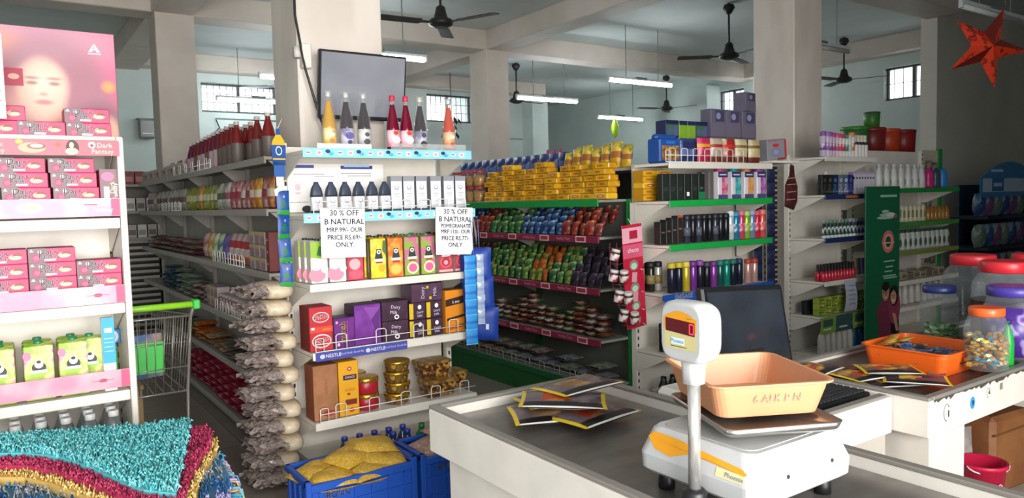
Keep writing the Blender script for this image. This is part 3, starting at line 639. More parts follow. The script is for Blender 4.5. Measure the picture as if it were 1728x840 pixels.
b = MB(); b.box(1.79, 2.02, 1.60, 1.765, .823, .866, M('#cfcac2', .4), .018); obj('cover', b, t, label='rounded pale cover plate')
for c in t.children: c.location = (-2.08, -1.5, 0)
t = tag(empty('keyboard', (2.20, 1.40, .823)), 'black keyboard lying on the low desk behind the peach tray', 'keyboard')
b = MB(); b.box(-.19, .15, -.075, .075, 0, .016, BLACK, .004); obj('case', b, t)
for r in range(5):
    b = MB()
    for i in range(15): b.box(-.178+i*.0212, -.160+i*.0212, -.063+r*.0255, -.043+r*.0255, .016, .024, M('#26262a', .35), .002)
    obj('key_row', b, t)
t = tag(empty('billing_monitor', (2.22, 1.71, .824)), 'large black billing monitor leaning back behind the scale display', 'monitor')
b = MB(); b.box(-.14, .12, -.10, .04, 0, .02, BLACK, .006); b.box(-.04, .06, -.02, .03, .02, .12, BLACK); obj('stand', b, t)
b = MB(); b.T = Matrix.Translation((0, -.01, .05)) @ Matrix.Rotation(-.22, 4, 'X') @ Matrix.Rotation(.06, 4, 'Y'); b.box(-.225, .225, -.02, .02, 0, .30, M('#141518', .3), .008); obj('casing', b, t)
b2 = MB(); b2.T = b.T; b2.rect(-.205, .205, .02, .28, -.0212, MIX('#1c1f25', '#2b3038', 2.5, .4, .6, .1)); obj('display', b2, t)
# ------------------------------------------------------------------ weighing scale
def rr(hx, hy, r, z, cx=0, cy=0, n=5):
    out = []
    for sx, sy, a0 in ((1, 1, 0), (-1, 1, 90), (-1, -1, 180), (1, -1, 270)):
        for k in range(n+1):
            a = math.radians(a0+90*k/n); out.append((cx+sx*(hx-r)+r*math.cos(a), cy+sy*(hy-r)+r*math.sin(a), z))
    return out
def loft(b, rings, mat, cap0=True, cap1=True, smooth=True):
    n = len(rings[0]); vs = [p for r in rings for p in r]; fs = []
    for i in range(len(rings)-1):
        fs += [(i*n+j, i*n+(j+1) % n, (i+1)*n+(j+1) % n, (i+1)*n+j) for j in range(n)]
    b.add(vs, fs, mat, smooth)
    if cap0: b.add(rings[0], [tuple(range(n))], mat)
    if cap1: b.add(rings[-1], [tuple(range(n))], mat)
SW = M('#c3c3c3', .34)
SCX, SCY, SCZ = 1.405, 1.10, .844
t = tag(empty('weighing_scale', (SCX, SCY, SCZ)), 'white electronic weighing scale with a steel pan and a display on a chrome pole', 'scale')
b = MB(); loft(b, [rr(.166, .158, .03, .010, n=7), rr(.178, .170, .034, .020, n=7), rr(.180, .172, .034, .055, n=7), rr(.160, .150, .032, .112, n=7), rr(.152, .142, .03, .119, n=7)], SW, smooth=False); obj('body', b, t)
b = MB(); loft(b, [rr(.14, .13, .03, .119), rr(.138, .128, .03, .1205)], M('#b4b3b0', .4)); obj('top_plate', b, t, label='grey top plate')
b = MB(); loft(b, [rr(.05, .05, .02, .12), rr(.06, .06, .02, .137)], M('#8a8a8a')); obj('pan_support', b, t)
b = MB()
b.T = Matrix.Rotation(math.radians(-25), 4, 'Z') @ Matrix.Translation((.03, .02, 0))
loft(b, [rr(.125, .15, .02, .136), rr(.134, .159, .022, .142), rr(.140, .165, .024, .158), rr(.136, .161, .022, .158), rr(.128, .153, .02, .148), rr(.01, .01, .005, .148)], STEEL, True, True); obj('pan', b, t, label='shiny steel pan')
for sx in (-1, 1):
    for sy in (-1, 1):
        k = MB(); k.lathe([(.02, -.034), (.02, -.015), (.014, .03)], BLACK, 10, sx*.13, sy*.12); obj('foot', k, t)
b = MB()
def onface(v, w): # v along the label side 0..1, w up the face 0..1
    y = .150-.30*v; z = .056+w*.055; x = -.1805+(z-.055)/.057*.020
    return (x-.0008, y, z)
OR = M('#f0a21e', .4)
pts = [(.03, .70), (.08, .95), (.3, .93), (.55, .80), (.93, .62), (.98, .48), (.96, .40), (.7, .52), (.45, .5), (.28, .18), (.12, .30)]
for i in range(1, len(pts)-1): b.add([onface(*pts[0]), onface(*pts[i]), onface(*pts[i+1])], [(0, 1, 2)], OR)
for q in range(6): b.add([onface(.72+.04*q, .1), onface(.76+.04*q, .1), onface(.76+.04*q, .42), onface(.72+.04*q, .42)], [(0, 1, 2, 3)], M('#eed9a0'))
b.T = Matrix.Translation((-.1775, -.115, .070)) @ Matrix.Rotation(-math.pi/2, 4, 'Z') @ Matrix.Rotation(-.34, 4, 'X'); b.text('Phoenix', .015, 0, 0, -.001, M('#2a6fae')); b.T = None
obj('front_label', b, t, label='orange swoosh label')
b = MB()
for x in (-.07, .09): b.T = Matrix.Translation((x, -.1705, .063)); b.ell(0, 0, .005, .005, 0, M('#3a3a3a'), 12); b.T = None
obj('screw', b, t)
PX, PY = 1.187-SCX, 1.055-SCY
b = MB(); b.tube([(PX, PY, .0), (PX, PY, .30)], .0135, M('#d9d7d4', .2, .75), 16); obj('pole', b, t, label='chrome pole')
b = MB(); b.box(PX-.030, PX+.022, PY-.04, PY+.028, -.034, .014, BLACK, .006); b.lathe([(.026, -.034), (.026, .03), (.018, .038)], BLACK, 14, PX, PY); b.tube([(PX-.03, PY-.0, .004), (PX-.05, PY-.0, .004)], .01, BLACK, 10); b.tube([(PX, PY-.035, 0), (PX, PY-.062, 0)], .015, BLACK, 12); obj('pole_clamp', b, t, label='black clamp')
b = MB(); loft(b, [rr(.021, .021, .015, .264, PX, PY), rr(.022, .022, .016, .294, PX, PY), rr(.026, .026, .018, .326, PX, PY)], SW); obj('neck', b, t)
# display head facing the shopper side
hd = empty('display_head', (PX, PY, .376)); hd.parent = t; hd.rotation_euler = (0, 0, math.radians(-4))
def se(hy, hz, x, n=36, p=4.2):
    out = []
    for k in range(n):
        a = 2*math.pi*k/n; c, s_ = math.cos(a), math.sin(a)
        out.append((x, math.copysign(abs(c)**(2/p), c)*hy, math.copysign(abs(s_)**(2/p), s_)*hz))
    return out
b = MB(); loft(b, [se(.055, .056, -.037), se(.060, .061, -.0345), se(.063, .064, -.028), se(.064, .065, -.012), se(.062, .063, .010), se(.054, .055, .026), se(.04, .042, .031)], SW, smooth=True); obj('casing', b, hd)
b = MB(); b.T = Matrix.Translation((-.0374, 0, 0)) @ Matrix.Rotation(-math.pi/2, 4, 'Z')
n = 20; arc = [(-.047+.094*i/n, .030+.014*math.sin(math.pi*i/n)) for i in range(n+1)]
b.quad([(-.047, -.0004, -.036)]+[(.047, -.0004, -.036)]+[(x, -.0004, z) for x, z in reversed(arc)], M('#d3c88e', .4))
b.quad([(-.047, -.0008, .004), (.047, -.0008, .004)]+[(x, -.0008, z) for x, z in reversed(arc)], OR)
b.quad([(-.042, -.0012, .028), (.043, -.0012, .024), (.043, -.0012, -.004), (-.042, -.0012, 0)], M('#5c0d18', .15))
b.box(-.026, .012, -.0012, -.0008, -.026, -.012, M('#dff0f6')); b.text('Phoenix', .012, -.007, -.019, -.0016, M('#2f7fc0')); b.rect(-.028, .02, -.031, -.0295, -.001, M('#4a4a3c')); b.rect(.02, .035, .0305, .0315, -.0013, M('#7a5512'))
obj('faceplate', b, hd, label='yellow and cream faceplate')
b = MB(); b.T = Matrix.Translation((-.0374, 0, 0)) @ Matrix.Rotation(-math.pi/2, 4, 'Z'); RED = M('#ff2a3c', .4, emit=5, var=0)
for x0, x1, z0, z1 in ((.030, .040, .0195, .0215), (.030, .040, 0, .002), (.0285, .0305, .001, .021), (.0395, .0415, .001, .021)): b.rect(x0, x1, z0, z1, -.002, RED)
obj('digit', b, hd, label='glowing red digit')
def tray_mb(w, d, h, mat, taper=.03, th=.004, rim=.008, r=.03):
    b = MB(); w, d = w/2, d/2
    loft(b, [rr(w-taper, d-taper, r, 0), rr(w-taper*.3, d-taper*.3, r, h*.75), rr(w-.004, d-.004, r, h-.006), rr(w+rim, d+rim, r+rim, h-.004), rr(w+rim, d+rim, r+rim, h), rr(w-.002, d-.002, r, h), rr(w-taper-th, d-taper-th, r, th), rr(.01, .01, .005, th)], mat, True, True, False)
    return b
b = tray_mb(.286, .320, .078, M('#d9986f', .45), .022); b.text('6 AFK P N', .026, .01, .042, -.154, M('#b98f78', .7))
o = one('plastic_tray', b, 'peach plastic tray with faded marker writing resting on the scale pan', 'tray', (1.472, 1.150, SCZ+.1595), (0, 0, math.radians(-27)))
b = tray_mb(.33, .32, .085, M('#e2601a', .4), .016)
one('plastic_tray', b, 'orange plastic tray full of sweets on the cash desk', 'tray', (2.91, 1.43, .829))
# ------------------------------------------------------------------ packets on the counters
def snackpack(name, w, h, d, main, patch, seed, end='#e3c21e', edge='#e9e6e2'):
    b = MB(); b.T = Matrix.Translation((0, -h/2, d*.5)) @ Matrix.Rotation(-math.pi/2, 4, 'X'); mm, pp, ee, wh = asmat(main), asmat(patch), M(end, .35), M(edge, .4)
    dk = M('#1e1a1c', .35)
    def cf(u, v, fr):
        if u < .05 or u > .955: return ee
        if v < .05 or v > .955: return wh
        if v < .22: return dk
        if .25 < u < .62 and .3 < v < .8: return pp
        return mm
    b.pillow(w, h, d, cf, 20, 18, crimp=.04, seed=seed); return Kind(name, 'packet', b)
GREYP = MIX('#6b5f66', '#8d7f84', 14, .4, .6, .3, '#4b3d42'); ORP = MIX('#b7401f', '#d88a2a', 18, .45, .55, .35, '#7c2a1a')
K1 = snackpack('snack_packet', .27, .18, .022, GREYP, ORP, 1); K2 = snackpack('snack_packet', .26, .18, .02, GREYP, MIX('#8a6a4a', '#c79a5a', 12, .4, .6), 2)
for i, (x, y, z, rz, k, lb) in enumerate((
    (1.52, 1.90, .809, .55, K1, 'lowest grey snack packet at the bottom of the heap on the steel counter'), (1.43, 1.80, .826, .15, K2, 'grey and yellow snack packet sticking out of the heap towards the rack'),
    (1.52, 1.71, .826, .75, K1, 'dark snack packet with a white edge nearest the scale in the heap'), (1.50, 1.86, .846, .35, K2, 'snack packet with yellow ends in the middle of the heap'),
    (1.46, 1.78, .866, -.1, K1, 'snack packet with an orange picture just under the top one'), (1.57, 1.84, .884, .62, K2, 'snack packet with a brown picture topmost on the steel counter heap'))):
    put(k, x-.04, y+.015, z, lb, 'snack packets heaped on the steel counter', rz+math.radians(-34), random.uniform(-.05, .05), random.uniform(-.05, .05))
PUR = MIX('#7a4a3c', '#c79a4a', 18, .45, .55, .35, '#4a2740')
K3 = snackpack('snack_packet', .20, .15, .016, PUR, MIX('#c23a1e', '#e0b02a', 20, .45, .55), 3); K4 = snackpack('snack_packet', .21, .15, .016, MIX('#3a2a36', '#7a4a50', 16, .4, .6), MIX('#e0b02a', '#8a2a4a', 25, .45, .55), 4)
for x, y, z, rz, k, lb in ((2.49, 1.52, .829, .3, K3, 'yellow edged packet at the far end of the cash desk pile'), (2.53, 1.36, .829, -.5, K4, 'dark packet lowest in the pile on the cash desk'),
    (2.50, 1.44, .845, -.2, K3, 'orange and yellow packet in the middle of the cash desk pile'), (2.57, 1.29, .845, -1.0, K4, 'black packet with a white edge at the corner of the cash desk'),
    (2.58, 1.39, .861, -.75, K3, 'yellow striped packet topmost on the cash desk pile'), (2.45, 1.60, .845, .15, K3, 'packet with a blue and yellow end behind the cash desk pile')):
    put(k, x, y, z, lb, 'snack packets piled on the cash desk', rz)
# sweets in the orange tray
SW1 = bagk('sweet_sachet', 'sweets', .075, .055, .014, MIX('#2a4a7a', '#8fb0d0', 40, .45, .55, .3, '#20242e'), [(0, .08, '#c9c9c9')], nx=5, nz=5, lie=True, seed=3)
SW2 = bagk('sweet_sachet', 'sweets',   .12, .028, .012, '#d8b85a', [(.35, .65, '#b98a2a')], nx=6, nz=4, lie=True, seed=4)
SW3 = bagk('sweet_sachet', 'sweets', .08, .05, .014, MIX('#20222a', '#4a5a70', 40, .45, .55, .3, '#c8a04a'), nx=5, nz=5, lie=True, seed=5)
rnd = random.Random(21); n = 0
for lay in range(3):
    for i in range(3):
        for j in range(5):
            k = (SW1, SW3, SW1)[(i+j+lay) % 3]
            put(k, 2.80+.085*i+rnd.uniform(-.008, .008), 1.315+.052*j+rnd.uniform(-.006, .006), .836+.021*lay, f'blue foil sweet sachet in the orange tray, {ORD[j]} across in its {ORD[i]} row, {("bottom","middle","top")[lay]} layer', 'sweet sachets in the orange tray', rnd.uniform(-.9, .9), rnd.uniform(-.25, .25), rnd.uniform(-.25, .25))
for i, (x, y) in enumerate(((2.86, 1.54), (2.97, 1.53), (2.83, 1.52), (2.92, 1.55))): put(SW2, x, y, .902+.013*(i//2), f'yellow stick sachet across the back of the orange tray, {ORD[i]} of the four', 'yellow sachets in the orange tray', rnd.uniform(-.3, .5))
# jars on the cash desk
def jar(name, x, y, label, prof, cap_prof, cap_hex, fill=None, lab=None, z=.829, grip=False, n=24):
    t = tag(empty(name, (x, y, z)), label, 'jar')
    b = MB(); b.lathe(prof, CLEAR('#cfd6d8', .15), n); obj('jar_body', b, t)
    b = MB(); b.lathe(cap_prof, M(cap_hex, .35), n); obj('lid', b, t, label='screw lid')
    if fill:
        for nm, mb in fill: obj(nm, mb, t)
    if lab:
        b = MB(); b.lathe(lab[0], lab[1], n); 
        if len(lab) > 2: lab[2](b)
        obj('label_wrap', b, t)
    return t
def wraps(r, z0, z1, cols, n, seed, size=.022):
    b = MB(); q = random.Random(seed)
    for i in range(n):
        a = q.uniform(0, 6.28); rad = r*math.sqrt(q.uniform(.25, 1)); z = q.uniform(z0, z1); p = Vector((rad*math.cos(a), rad*math.sin(a), z))
        R = Matrix.Translation(p) @ Matrix.Rotation(q.uniform(0, 6.28), 4, 'Z') @ Matrix.Rotation(q.uniform(-1, 1), 4, 'X'); s = size
        b.T = R; b.add([(-s, 0, 0), (-s*.5, -s*.5, .004), (s*.5, -s*.5, .004), (s, 0, 0), (s*.5, s*.5, .004), (-s*.5, s*.5, .004), (0, 0, .009), (0, 0, -.006)], [(0, 1, 6), (1, 2, 6), (2, 3, 6), (3, 4, 6), (4, 5, 6), (5, 0, 6), (0, 1, 7), (1, 2, 7), (2, 3, 7), (3, 4, 7), (4, 5, 7), (5, 0, 7)], M(q.choice(cols), .25, .4)); b.T = None
    return b
def stuffpart(t, nm, mb): o = obj(nm, mb, t); o['kind'] = 'stuff'; return o
t = jar('sweet_jar', 2.905, 1.235-.0, 'clear jar of gold and blue wrapped sweets with an orange lid', [(.06, 0), (.07, .006), (.072, .05), (.07, .055), (.072, .06), (.072, .15), (.062, .18), (.052, .2)], [(.056, .195), (.058, .2), (.058, .222), (.054, .226)], '#e8622a')
t.location = (2.915, 1.212, .851)
stuffpart(t, 'sweets', wraps(.06, .012, .125, ['#d9a52a', '#e8c35a', '#c98a1a', '#4a9fc8', '#e9dcae', '#b9781c'], 260, 5, .016))
t = jar('sweet_jar', 3.41, 1.61, 'clear ribbed jar with a dark blue lid and green sweets at the bottom', [(.07, 0), (.078, .01), (.078, .1), (.074, .105), (.078, .11), (.078, .15), (.074, .155), (.078, .16), (.074, .20), (.062, .225)], [(.066, .222), (.068, .225), (.068, .25), (.06, .254)], '#1d2b66')
stuffpart(t, 'sweets', wraps(.062, .012, .08, ['#4f9a3a', '#8fc46a', '#b9d9a0', '#2f7a2a'], 120, 6, .02))
BIG = [(.11, 0), (.122, .012), (.124, .20), (.124, .24), (.12, .28), (.10, .315), (.085, .33)]
BIGL = [(.09, .326), (.094, .33), (.094, .365), (.09, .372), (.082, .374)]
DBR = M('#3a221c', .45); DPUR = MIX('#4a2a86', '#a99ad0', 12, .5, .56, .3, '#6a3a9a')
def barcode(b): b.T = Matrix.Rotation(math.radians(-40), 4, 'Z'); b.rect(-.03, .06, .035, .085, -.1275, PAPER); b.rect(-.015, .04, .06, .075, -.128, M('#55504c')); b.T = None
jar('sweet_jar', 3.44, 1.36, 'big clear jar with a red lid and a wide dark brown label', BIG, BIGL, '#d22a35', None, ([(.1258, .02), (.1262, .03), (.1262, .21)], [DBR, DBR], barcode))
jar('sweet_jar', 3.70, 1.60, 'big clear red lidded jar standing partly behind the brown labelled jar', BIG, BIGL, '#c92833')
jar('sweet_jar', 3.90, 1.42, 'big clear red lidded jar behind the purple lidded jar', BIG, BIGL, '#d22a35')
b = MB(); jar('sweet_jar', 3.20, 1.24, 'clear jar with a purple lid and a purple printed wrapper at the picture edge', [(.08, 0), (.092, .01), (.094, .19), (.088, .225), (.08, .24)], [(.084, .238), (.088, .24), (.088, .272), (.08, .277)], '#4a3a9a', None, ([(.0955, .015), (.0955, .20)], [DPUR]), z=.851)
roundk_g = roundk('soda_bottle', 'bottle', [(.018, 0), (.022, .004), (.022, .10), (.018, .13), (.009, .155), (.009, .17), (.011, .171), (.011, .185), (.009, .186)], [M('#1fa83a', .25)]*5+[M('#2a2a6a')]*3, 14)
put(roundk_g, 3.06, 1.20, .829, 'small green bottle with a dark cap between the gold jar and purple jar')
# things below the cash desk
b = MB(); b.lathe([(.06, 0), (.085, .20), (.092, .20), (.092, .215), (.084, .215), (.058, .008), (0, .008)], M('#cf2048', .4), 20); b.text('20', .05, 0, .13, -.083, M('#e9a0b0')); b.text('soft', .04, 0, .08, -.08, M('#e9a0b0')); b.tube([(.09*math.cos(a*.314), -.09*abs(math.sin(a*.314))*.4-.03, .21-.03*math.sin(a*.314)) for a in range(11)], .003, M('#e9d5d8'))
one('paint_bucket', b, 'pink plastic bucket with pale lettering on the shelf under the cash desk', 'bucket', (3.18, 1.33, .203), (0, 0, -.5))
bb = MB(); bb.pillow(.26, .30, .16, lambda u, v, f: MIX('#b9b4ae', '#8d8882', 9, .4, .6, .35), 8, 10, seed=8); one('carry_bag', bb, 'crumpled grey white carry bag under the cash desk behind the pink bucket', 'bag', (3.22, 1.50, .203), (0, 0, -.5))
b = MB(); b.box(-.15, .15, -.12, .12, 0, .34, MIX('#8a5a32', '#7a4a28', 6, .4, .6, .6), .02); b.quad([(-.15, -.121, .26), (.15, -.121, .27), (.15, -.121, .28), (-.15, -.121, .27)], M('#6b4222')); one('cardboard_carton', b, 'brown carton under the cash desk at the picture edge', 'box', (3.53, 1.47, .203), (0, 0, -.1))
# ------------------------------------------------------------------ crates, sacks, rugs, trolley
CBL = M('#1c4fae', .4); CBD = M('#17418f', .45)
def crate(x, y, label, txt):
    t = tag(empty('plastic_crate', (x, y, 0)), label, 'crate', 'blue plastic crates'); w, d, h = .255, .135, .31
    b = MB()
    b.box(-w, w, -d, -d+.012, .02, h-.05, CBL); b.box(-w, w, d-.012, d, .02, h-.02, CBL); b.box(-w, -w+.012, -d, d, .02, h-.03, CBD); b.box(w-.012, w, -d, d, .02, h-.02, CBD); b.box(-w, w, -d, d, .012, .024, CBD)
    obj('body', b, t)
    b = MB(); b.box(-w-.012, w+.012, -d-.014, -d+.012, h-.055, h-.02, CBL, .004); b.box(-w-.012, w+.012, d-.012, d+.014, h-.03, h, CBL, .004); b.box(-w-.014, -w+.012, -d-.01, d+.01, h-.03, h, CBL, .004); b.box(w-.012, w+.014, -d-.01, d+.01, h-.03, h, CBL, .004)
    for sx in (-1, 1): b.box(sx*w-.014, sx*w+.014, -d-.016, -d+.014, 0, h, CBL, .004)
    obj('rim', b, t)
    b = MB()
    for i in range(6): X = -w+.05+i*.082; b.box(X-.004, X+.004, -d-.008, -d, .03, h-.06, CBL)
    for i in range(4): Y = -d+.03+i*.07; b.box(-w-.009, -w, Y-.012, Y+.012, .03, h-.04, CBL)
    for z in (.09, .18): b.box(-w, w, -d-.006, -d, z, z+.008, CBL)
    obj('rib', b, t)
    b = MB(); b.text(txt, .042, -.12, .228, -d-.0095, M('#8c95b5'), bold=.001); obj('stencil', b, t, label='pale worn stencilled letters')
    return t
crate(1.292, 3.24, 'blue plastic crate heaped with yellow bags in front of the end shelf', 'BOUC')
crate(1.85, 3.24, 'blue plastic crate of pale brown bags beside the checkout counter', 'BOUC')
YB = MIX('#c9a23c', '#b78c2e', 60, .42, .58, .35, '#d8b654', bump=.4)
KY = [bagk('lentil_bag', 'bag', .24, .17, .085, YB, [(0, .035, '#a8843a'), (.965, 1, '#a8843a')], nx=12, nz=12, lie=True, seed=s) for s in (1, 2)]
for i, (x, y, z, rz, rx, ry, lb) in enumerate((
    (1.14, 3.32, .235, .3, .1, -.05, 'yellow lentil bag at the rice stack end of the crate'), (1.17, 3.19, .225, -.15, .12, 0, 'yellow lentil bag nearest the front corner of the crate'), (1.36, 3.19, .225, .2, .15, .05, 'yellow lentil bag with spilt specks at the front middle of the crate'),
    (1.30, 3.31, .275, .5, .1, 0, 'plump yellow lentil bag in the centre of the heap'), (1.44, 3.25, .245, -.35, .1, .15, 'yellow lentil bag at the front of the counter end of the crate'), (1.42, 3.36, .29, -.2, .05, .1, 'yellow lentil bag topmost on the heap in the crate'),
    (1.20, 3.22, .13, .1, 0, 0, 'yellow lentil bag buried under the heap at the crate corner'), (1.38, 3.27, .14, -.1, 0, 0, 'yellow lentil bag buried in the middle of the crate'))):
    put(KY[i % 2], x, 3.24+(y-3.275)*.7, z, lb, 'yellow lentil bags in the crate', rz, rx, ry)
PB = MIX('#a98a78', '#8f7263', 40, .42, .58, .45, '#b79a88', bump=.3)
KP = bagk('flour_bag', 'bag', .24, .17, .085, PB, nx=10, nz=10, lie=True, seed=6)
for i, (x, y, z, rz, lb) in enumerate(((1.73, 3.30, .24, .4, 'pale brown bag at the yellow heap end of the second crate'), (1.91, 3.24, .24, -.1, 'pale brown bag at the counter end of the second crate'), (1.85, 3.37, .285, .2, 'pale brown bag topmost in the second crate'), (1.80, 3.22, .15, 0, 'pale brown bag buried in the second crate'))): put(KP, x, 3.24+(y-3.275)*.7, z, lb, 'pale brown bags in the second crate', rz, .1)
# bottom shelf bottles behind the crates
BLUEB = roundk('water_bottle', 'bottle', [(.032, 0), (.036, .006), (.036, .11), (.034, .13), (.016, .17), (.014, .178), (.017, .18), (.017, .2), (.015, .202)], [M('#31415a', .12, alpha=.75)]*5+[M('#22338f', .35)]*3, 14)
row(BLUEB, 5, (1.375, 3.475, .121), (.082, 0, 0), 'dark bottle with a blue cap behind the lentil crate, {o} from the rice stack', 'blue capped bottles on the bottom shelf')
row(BLUEB, 5, (1.39, 3.56, .121), (.082, 0, 0), 'dark blue capped bottle in the back row behind the crate, {o} from the rice', 'blue capped bottles on the bottom shelf')
GB = roundk('juice_bottle', 'bottle', [(.034, 0), (.038, .006), (.038, .13), (.03, .16), (.014, .19), (.016, .192), (.016, .215)], [M('#1c8a4a', .1, alpha=.8)]*4+[M('#1b6a3a')]*2, 14)
row(GB, 4, (1.79, 3.48, .121), (.085, 0, 0), 'green bottle on the bottom shelf behind the second crate, {o} from the blue capped ones', 'green bottles on the bottom shelf')
# stacked rice sacks
FILM = MIX('#83746f', '#a89a93', 26, .42, .56, .2, '#6f615b', bump=.6); RICE = MIX('#d3c3aa', '#c6b498', 30, .4, .6, .4)
def rice(seed, big=False):
    q = random.Random(seed); b = MB(); x0, x1, hy, th = (-.055 if big else .0), .135, .16, .088
    n = 16; rings = []
    for k in range(9): # the filled end: a plump cushion with round edges
        f = -1+2*k/8; w = max(.05, (1-abs(f)**3.2)**.5); xs = (x0+x1)/2+f*(x1-x0)/2
        rings.append([(xs, hy*w*math.copysign(abs(math.cos(a))**.55, math.cos(a)), .044+th*.5*w*math.copysign(abs(math.sin(a))**.7, math.sin(a))*(1+.06*q.uniform(-1, 1))) for a in (2*math.pi*i/n for i in range(n))])
    loft(b, rings, RICE)
    g = MB(); xe = x0+.03; nx, ny = 9, 16 # the crumpled film neck towards the aisle
    for sg in (-1, 1):
        vs = []
        for i in range(nx+1):
            for j in range(ny+1):
                u = i/nx; vs.append((xe-(xe+.135)*u+q.uniform(-.008, .008)*(i == nx)*2.5, (2*j/ny-1)*hy*(1-.12*u)+q.uniform(-.006, .006), .044+sg*(.034*(1-.55*u)*(1-(abs(2*j/ny-1))**4)+.002)+q.uniform(-.011, .011)*min(1, 4*u+.2)))
        g.add(vs, [(i*(ny+1)+j, i*(ny+1)+j+1, (i+1)*(ny+1)+j+1, (i+1)*(ny+1)+j) for i in range(nx) for j in range(ny)], FILM)
    return Kind('rice_bag', 'bag', b, [('film_neck', g)])
KR = [rice(31), rice(32), rice(33), rice(34, True)]; n = 12
for i in range(n):
    q = random.Random(50+i)
    put(KR[3 if i >= 10 else i % 3], 1.158+q.uniform(-.012, .012), 4.03+q.uniform(-.01, .01), .001+i*.092, f'cream rice bag in crinkled clear film, {ORD[n-1-i]} from the top of the tall stack', 'rice bags in the tall stack', q.uniform(-.06, .06), 0, 0)
# rugs
TEAL = ['#62c3c8', '#74cfd3', '#4fb2ba', '#86d8da']
def tufts(b, region, zf, n, cols, seed, L=.03, r=.0035, out=None):
    q = random.Random(seed); k = 0
    xs = [p[0] for p in region]; ys = [p[1] for p in region]
    def inside(x, y):
        c = False; j = len(region)-1
        for i in range(len(region)):
            if (region[i][1] > y) != (region[j][1] > y) and x < (region[j][0]-region[i][0])*(y-region[i][1])/(region[j][1]-region[i][1])+region[i][0]: c = not c
            j = i
        return c
    while k < n:
        x, y = q.uniform(min(xs), max(xs)), q.uniform(min(ys), max(ys))
        if not inside(x, y): continue
        a = q.uniform(0, 6.28); z = zf(x, y); dx, dy = math.cos(a)*L*.55, math.sin(a)*L*.55; dz = L*q.uniform(.35, .8)
        m = M(q.choice(cols) if not callable(cols) else cols(x, y, q), .8, var=0)
        p0 = Vector((x, y, z-.004)); p1 = Vector((x+dx*.5, y+dy*.5, z+dz)); p2 = Vector((x+dx, y+dy, z+dz*.85))
        s = Vector((-math.sin(a), math.cos(a), 0))*r; u = Vector((0, 0, r))
        b.add([p0-s, p0+s, p1-s, p1+s, p1+u*1.6, p2], [(0, 1, 3, 2), (2, 3, 5), (2, 4, 5), (3, 4, 5), (0, 2, 4), (1, 3, 4)], m, True); k += 1
def slab(b, region, z0, z1, mat): b.prism(region, z0, z1, mat, 'z')
top = [(-.62, 3.25), (-.04, 3.02), (.112, 2.946), (.30, 2.86), (.52, 2.785), (.465, 2.575), (.42, 2.395), (.37, 2.20), (.35, 2.12), (.28, 2.21), (.243, 2.315), (.193, 2.485), (.114, 2.68), (.024, 2.80), (-.04, 2.845), (-.62, 2.95)]
zf = lambda x, y: .742
b = MB(); slab(b, top, .705, .742, M('#52b5bd', .9)); tufts(b, top, zf, 5600, TEAL, 1, .032)
fold = one('shag_rug', b, 'turquoise shag rug folded on top of the rug pile by the entrance', 'rug')
def ring(outer, inner): return outer+inner[::-1]
edge = top[4:]; outr = [(.562, 2.765), (.569, 2.695), (.535, 2.555), (.484, 2.452), (.423, 2.308), (.374, 2.135), (.34, 2.045), (.279, 2.13), (.225, 2.27), (.172, 2.425), (.10, 2.60), (.03, 2.715), (-.04, 2.775), (-.62, 2.87)]
bord = ring(outr, edge)
bm_ = MB(); slab(bm_, bord, .69, .722, M('#a8244f', .9)); tufts(bm_, bord, lambda x, y: .718, 1900, ['#b92a58', '#c9406a', '#9a1f46', '#b53a60'], 2, .024); obj('border', bm_, fold, label='crimson shag border')
out2 = [(.575, 2.70), (.578, 2.66), (.55, 2.545), (.508, 2.455), (.448, 2.318), (.39, 2.12), (.345, 2.005), (.265, 2.095), (.205, 2.24), (.152, 2.395), (.082, 2.565), (.02, 2.675), (-.05, 2.73), (-.62, 2.82)]
bord2 = ring(out2, outr)
by = MB(); slab(by, bord2, .672, .70, M('#cda65a', .9)); tufts(by, bord2, lambda x, y: .697, 800, ['#e3bd6a', '#d8ad55', '#efd08c'], 3, .022); obj('edging', by, fold, label='yellow shag edging')
def wav(x, y, q):
    w = (y+.12*math.sin(5*x)+.3*x)*9+q.uniform(-.12, .12); k = int(math.floor(w)) % 6
    return ('#3f8fc0', '#58b8c8', '#e0b866', '#a79ccf', '#2f6aa6', '#9aa0aa')[k]
low = [(-.62, 2.95), (.1, 2.9), (.57, 2.68), (.55, 2.40), (.49, 2.10), (.42, 1.85), (.36, 1.70), (-.62, 1.75)]
b = MB(); slab(b, low, .57, .668, M('#4a7a94', .9)); low2 = [(-.62, 2.72), (.02, 2.46), (.19, 2.2), (.32, 1.93), (.44, 1.97), (.57, 2.4), (.60, 2.68), (.62, 2.4), (.47, 1.92), (.37, 1.69), (-.62, 1.74)]
tufts(b, low, lambda x, y: .668, 4200, wav, 5, .034)
q = random.Random(8)
for i in range(200): # ragged fringe hanging down the sides
    k = q.uniform(0, 1); e = [(.57, 2.68), (.55, 2.35), (.48, 2.07), (.36, 1.70)]; j = min(2, int(k*3)); f = k*3-j
    x = e[j][0]+(e[j+1][0]-e[j][0])*f; y = e[j][1]+(e[j+1][1]-e[j][1])*f; z = q.uniform(.60, .66); L = q.uniform(.02, .05)
    b.tube([(x-.01, y, z), (x+L*.6, y+q.uniform(-.02, .02), z-L*.2), (x+L*.8, y+q.uniform(-.03, .03), z-L)], .0028, M(q.choice(['#58b8c8', '#3f8fc0', '#e0b866', '#c9a8d0', '#9aa0aa']), .85, var=0), 4)
one('shag_rug', b, 'multicoloured wavy striped shag rug under the turquoise rug', 'rug')
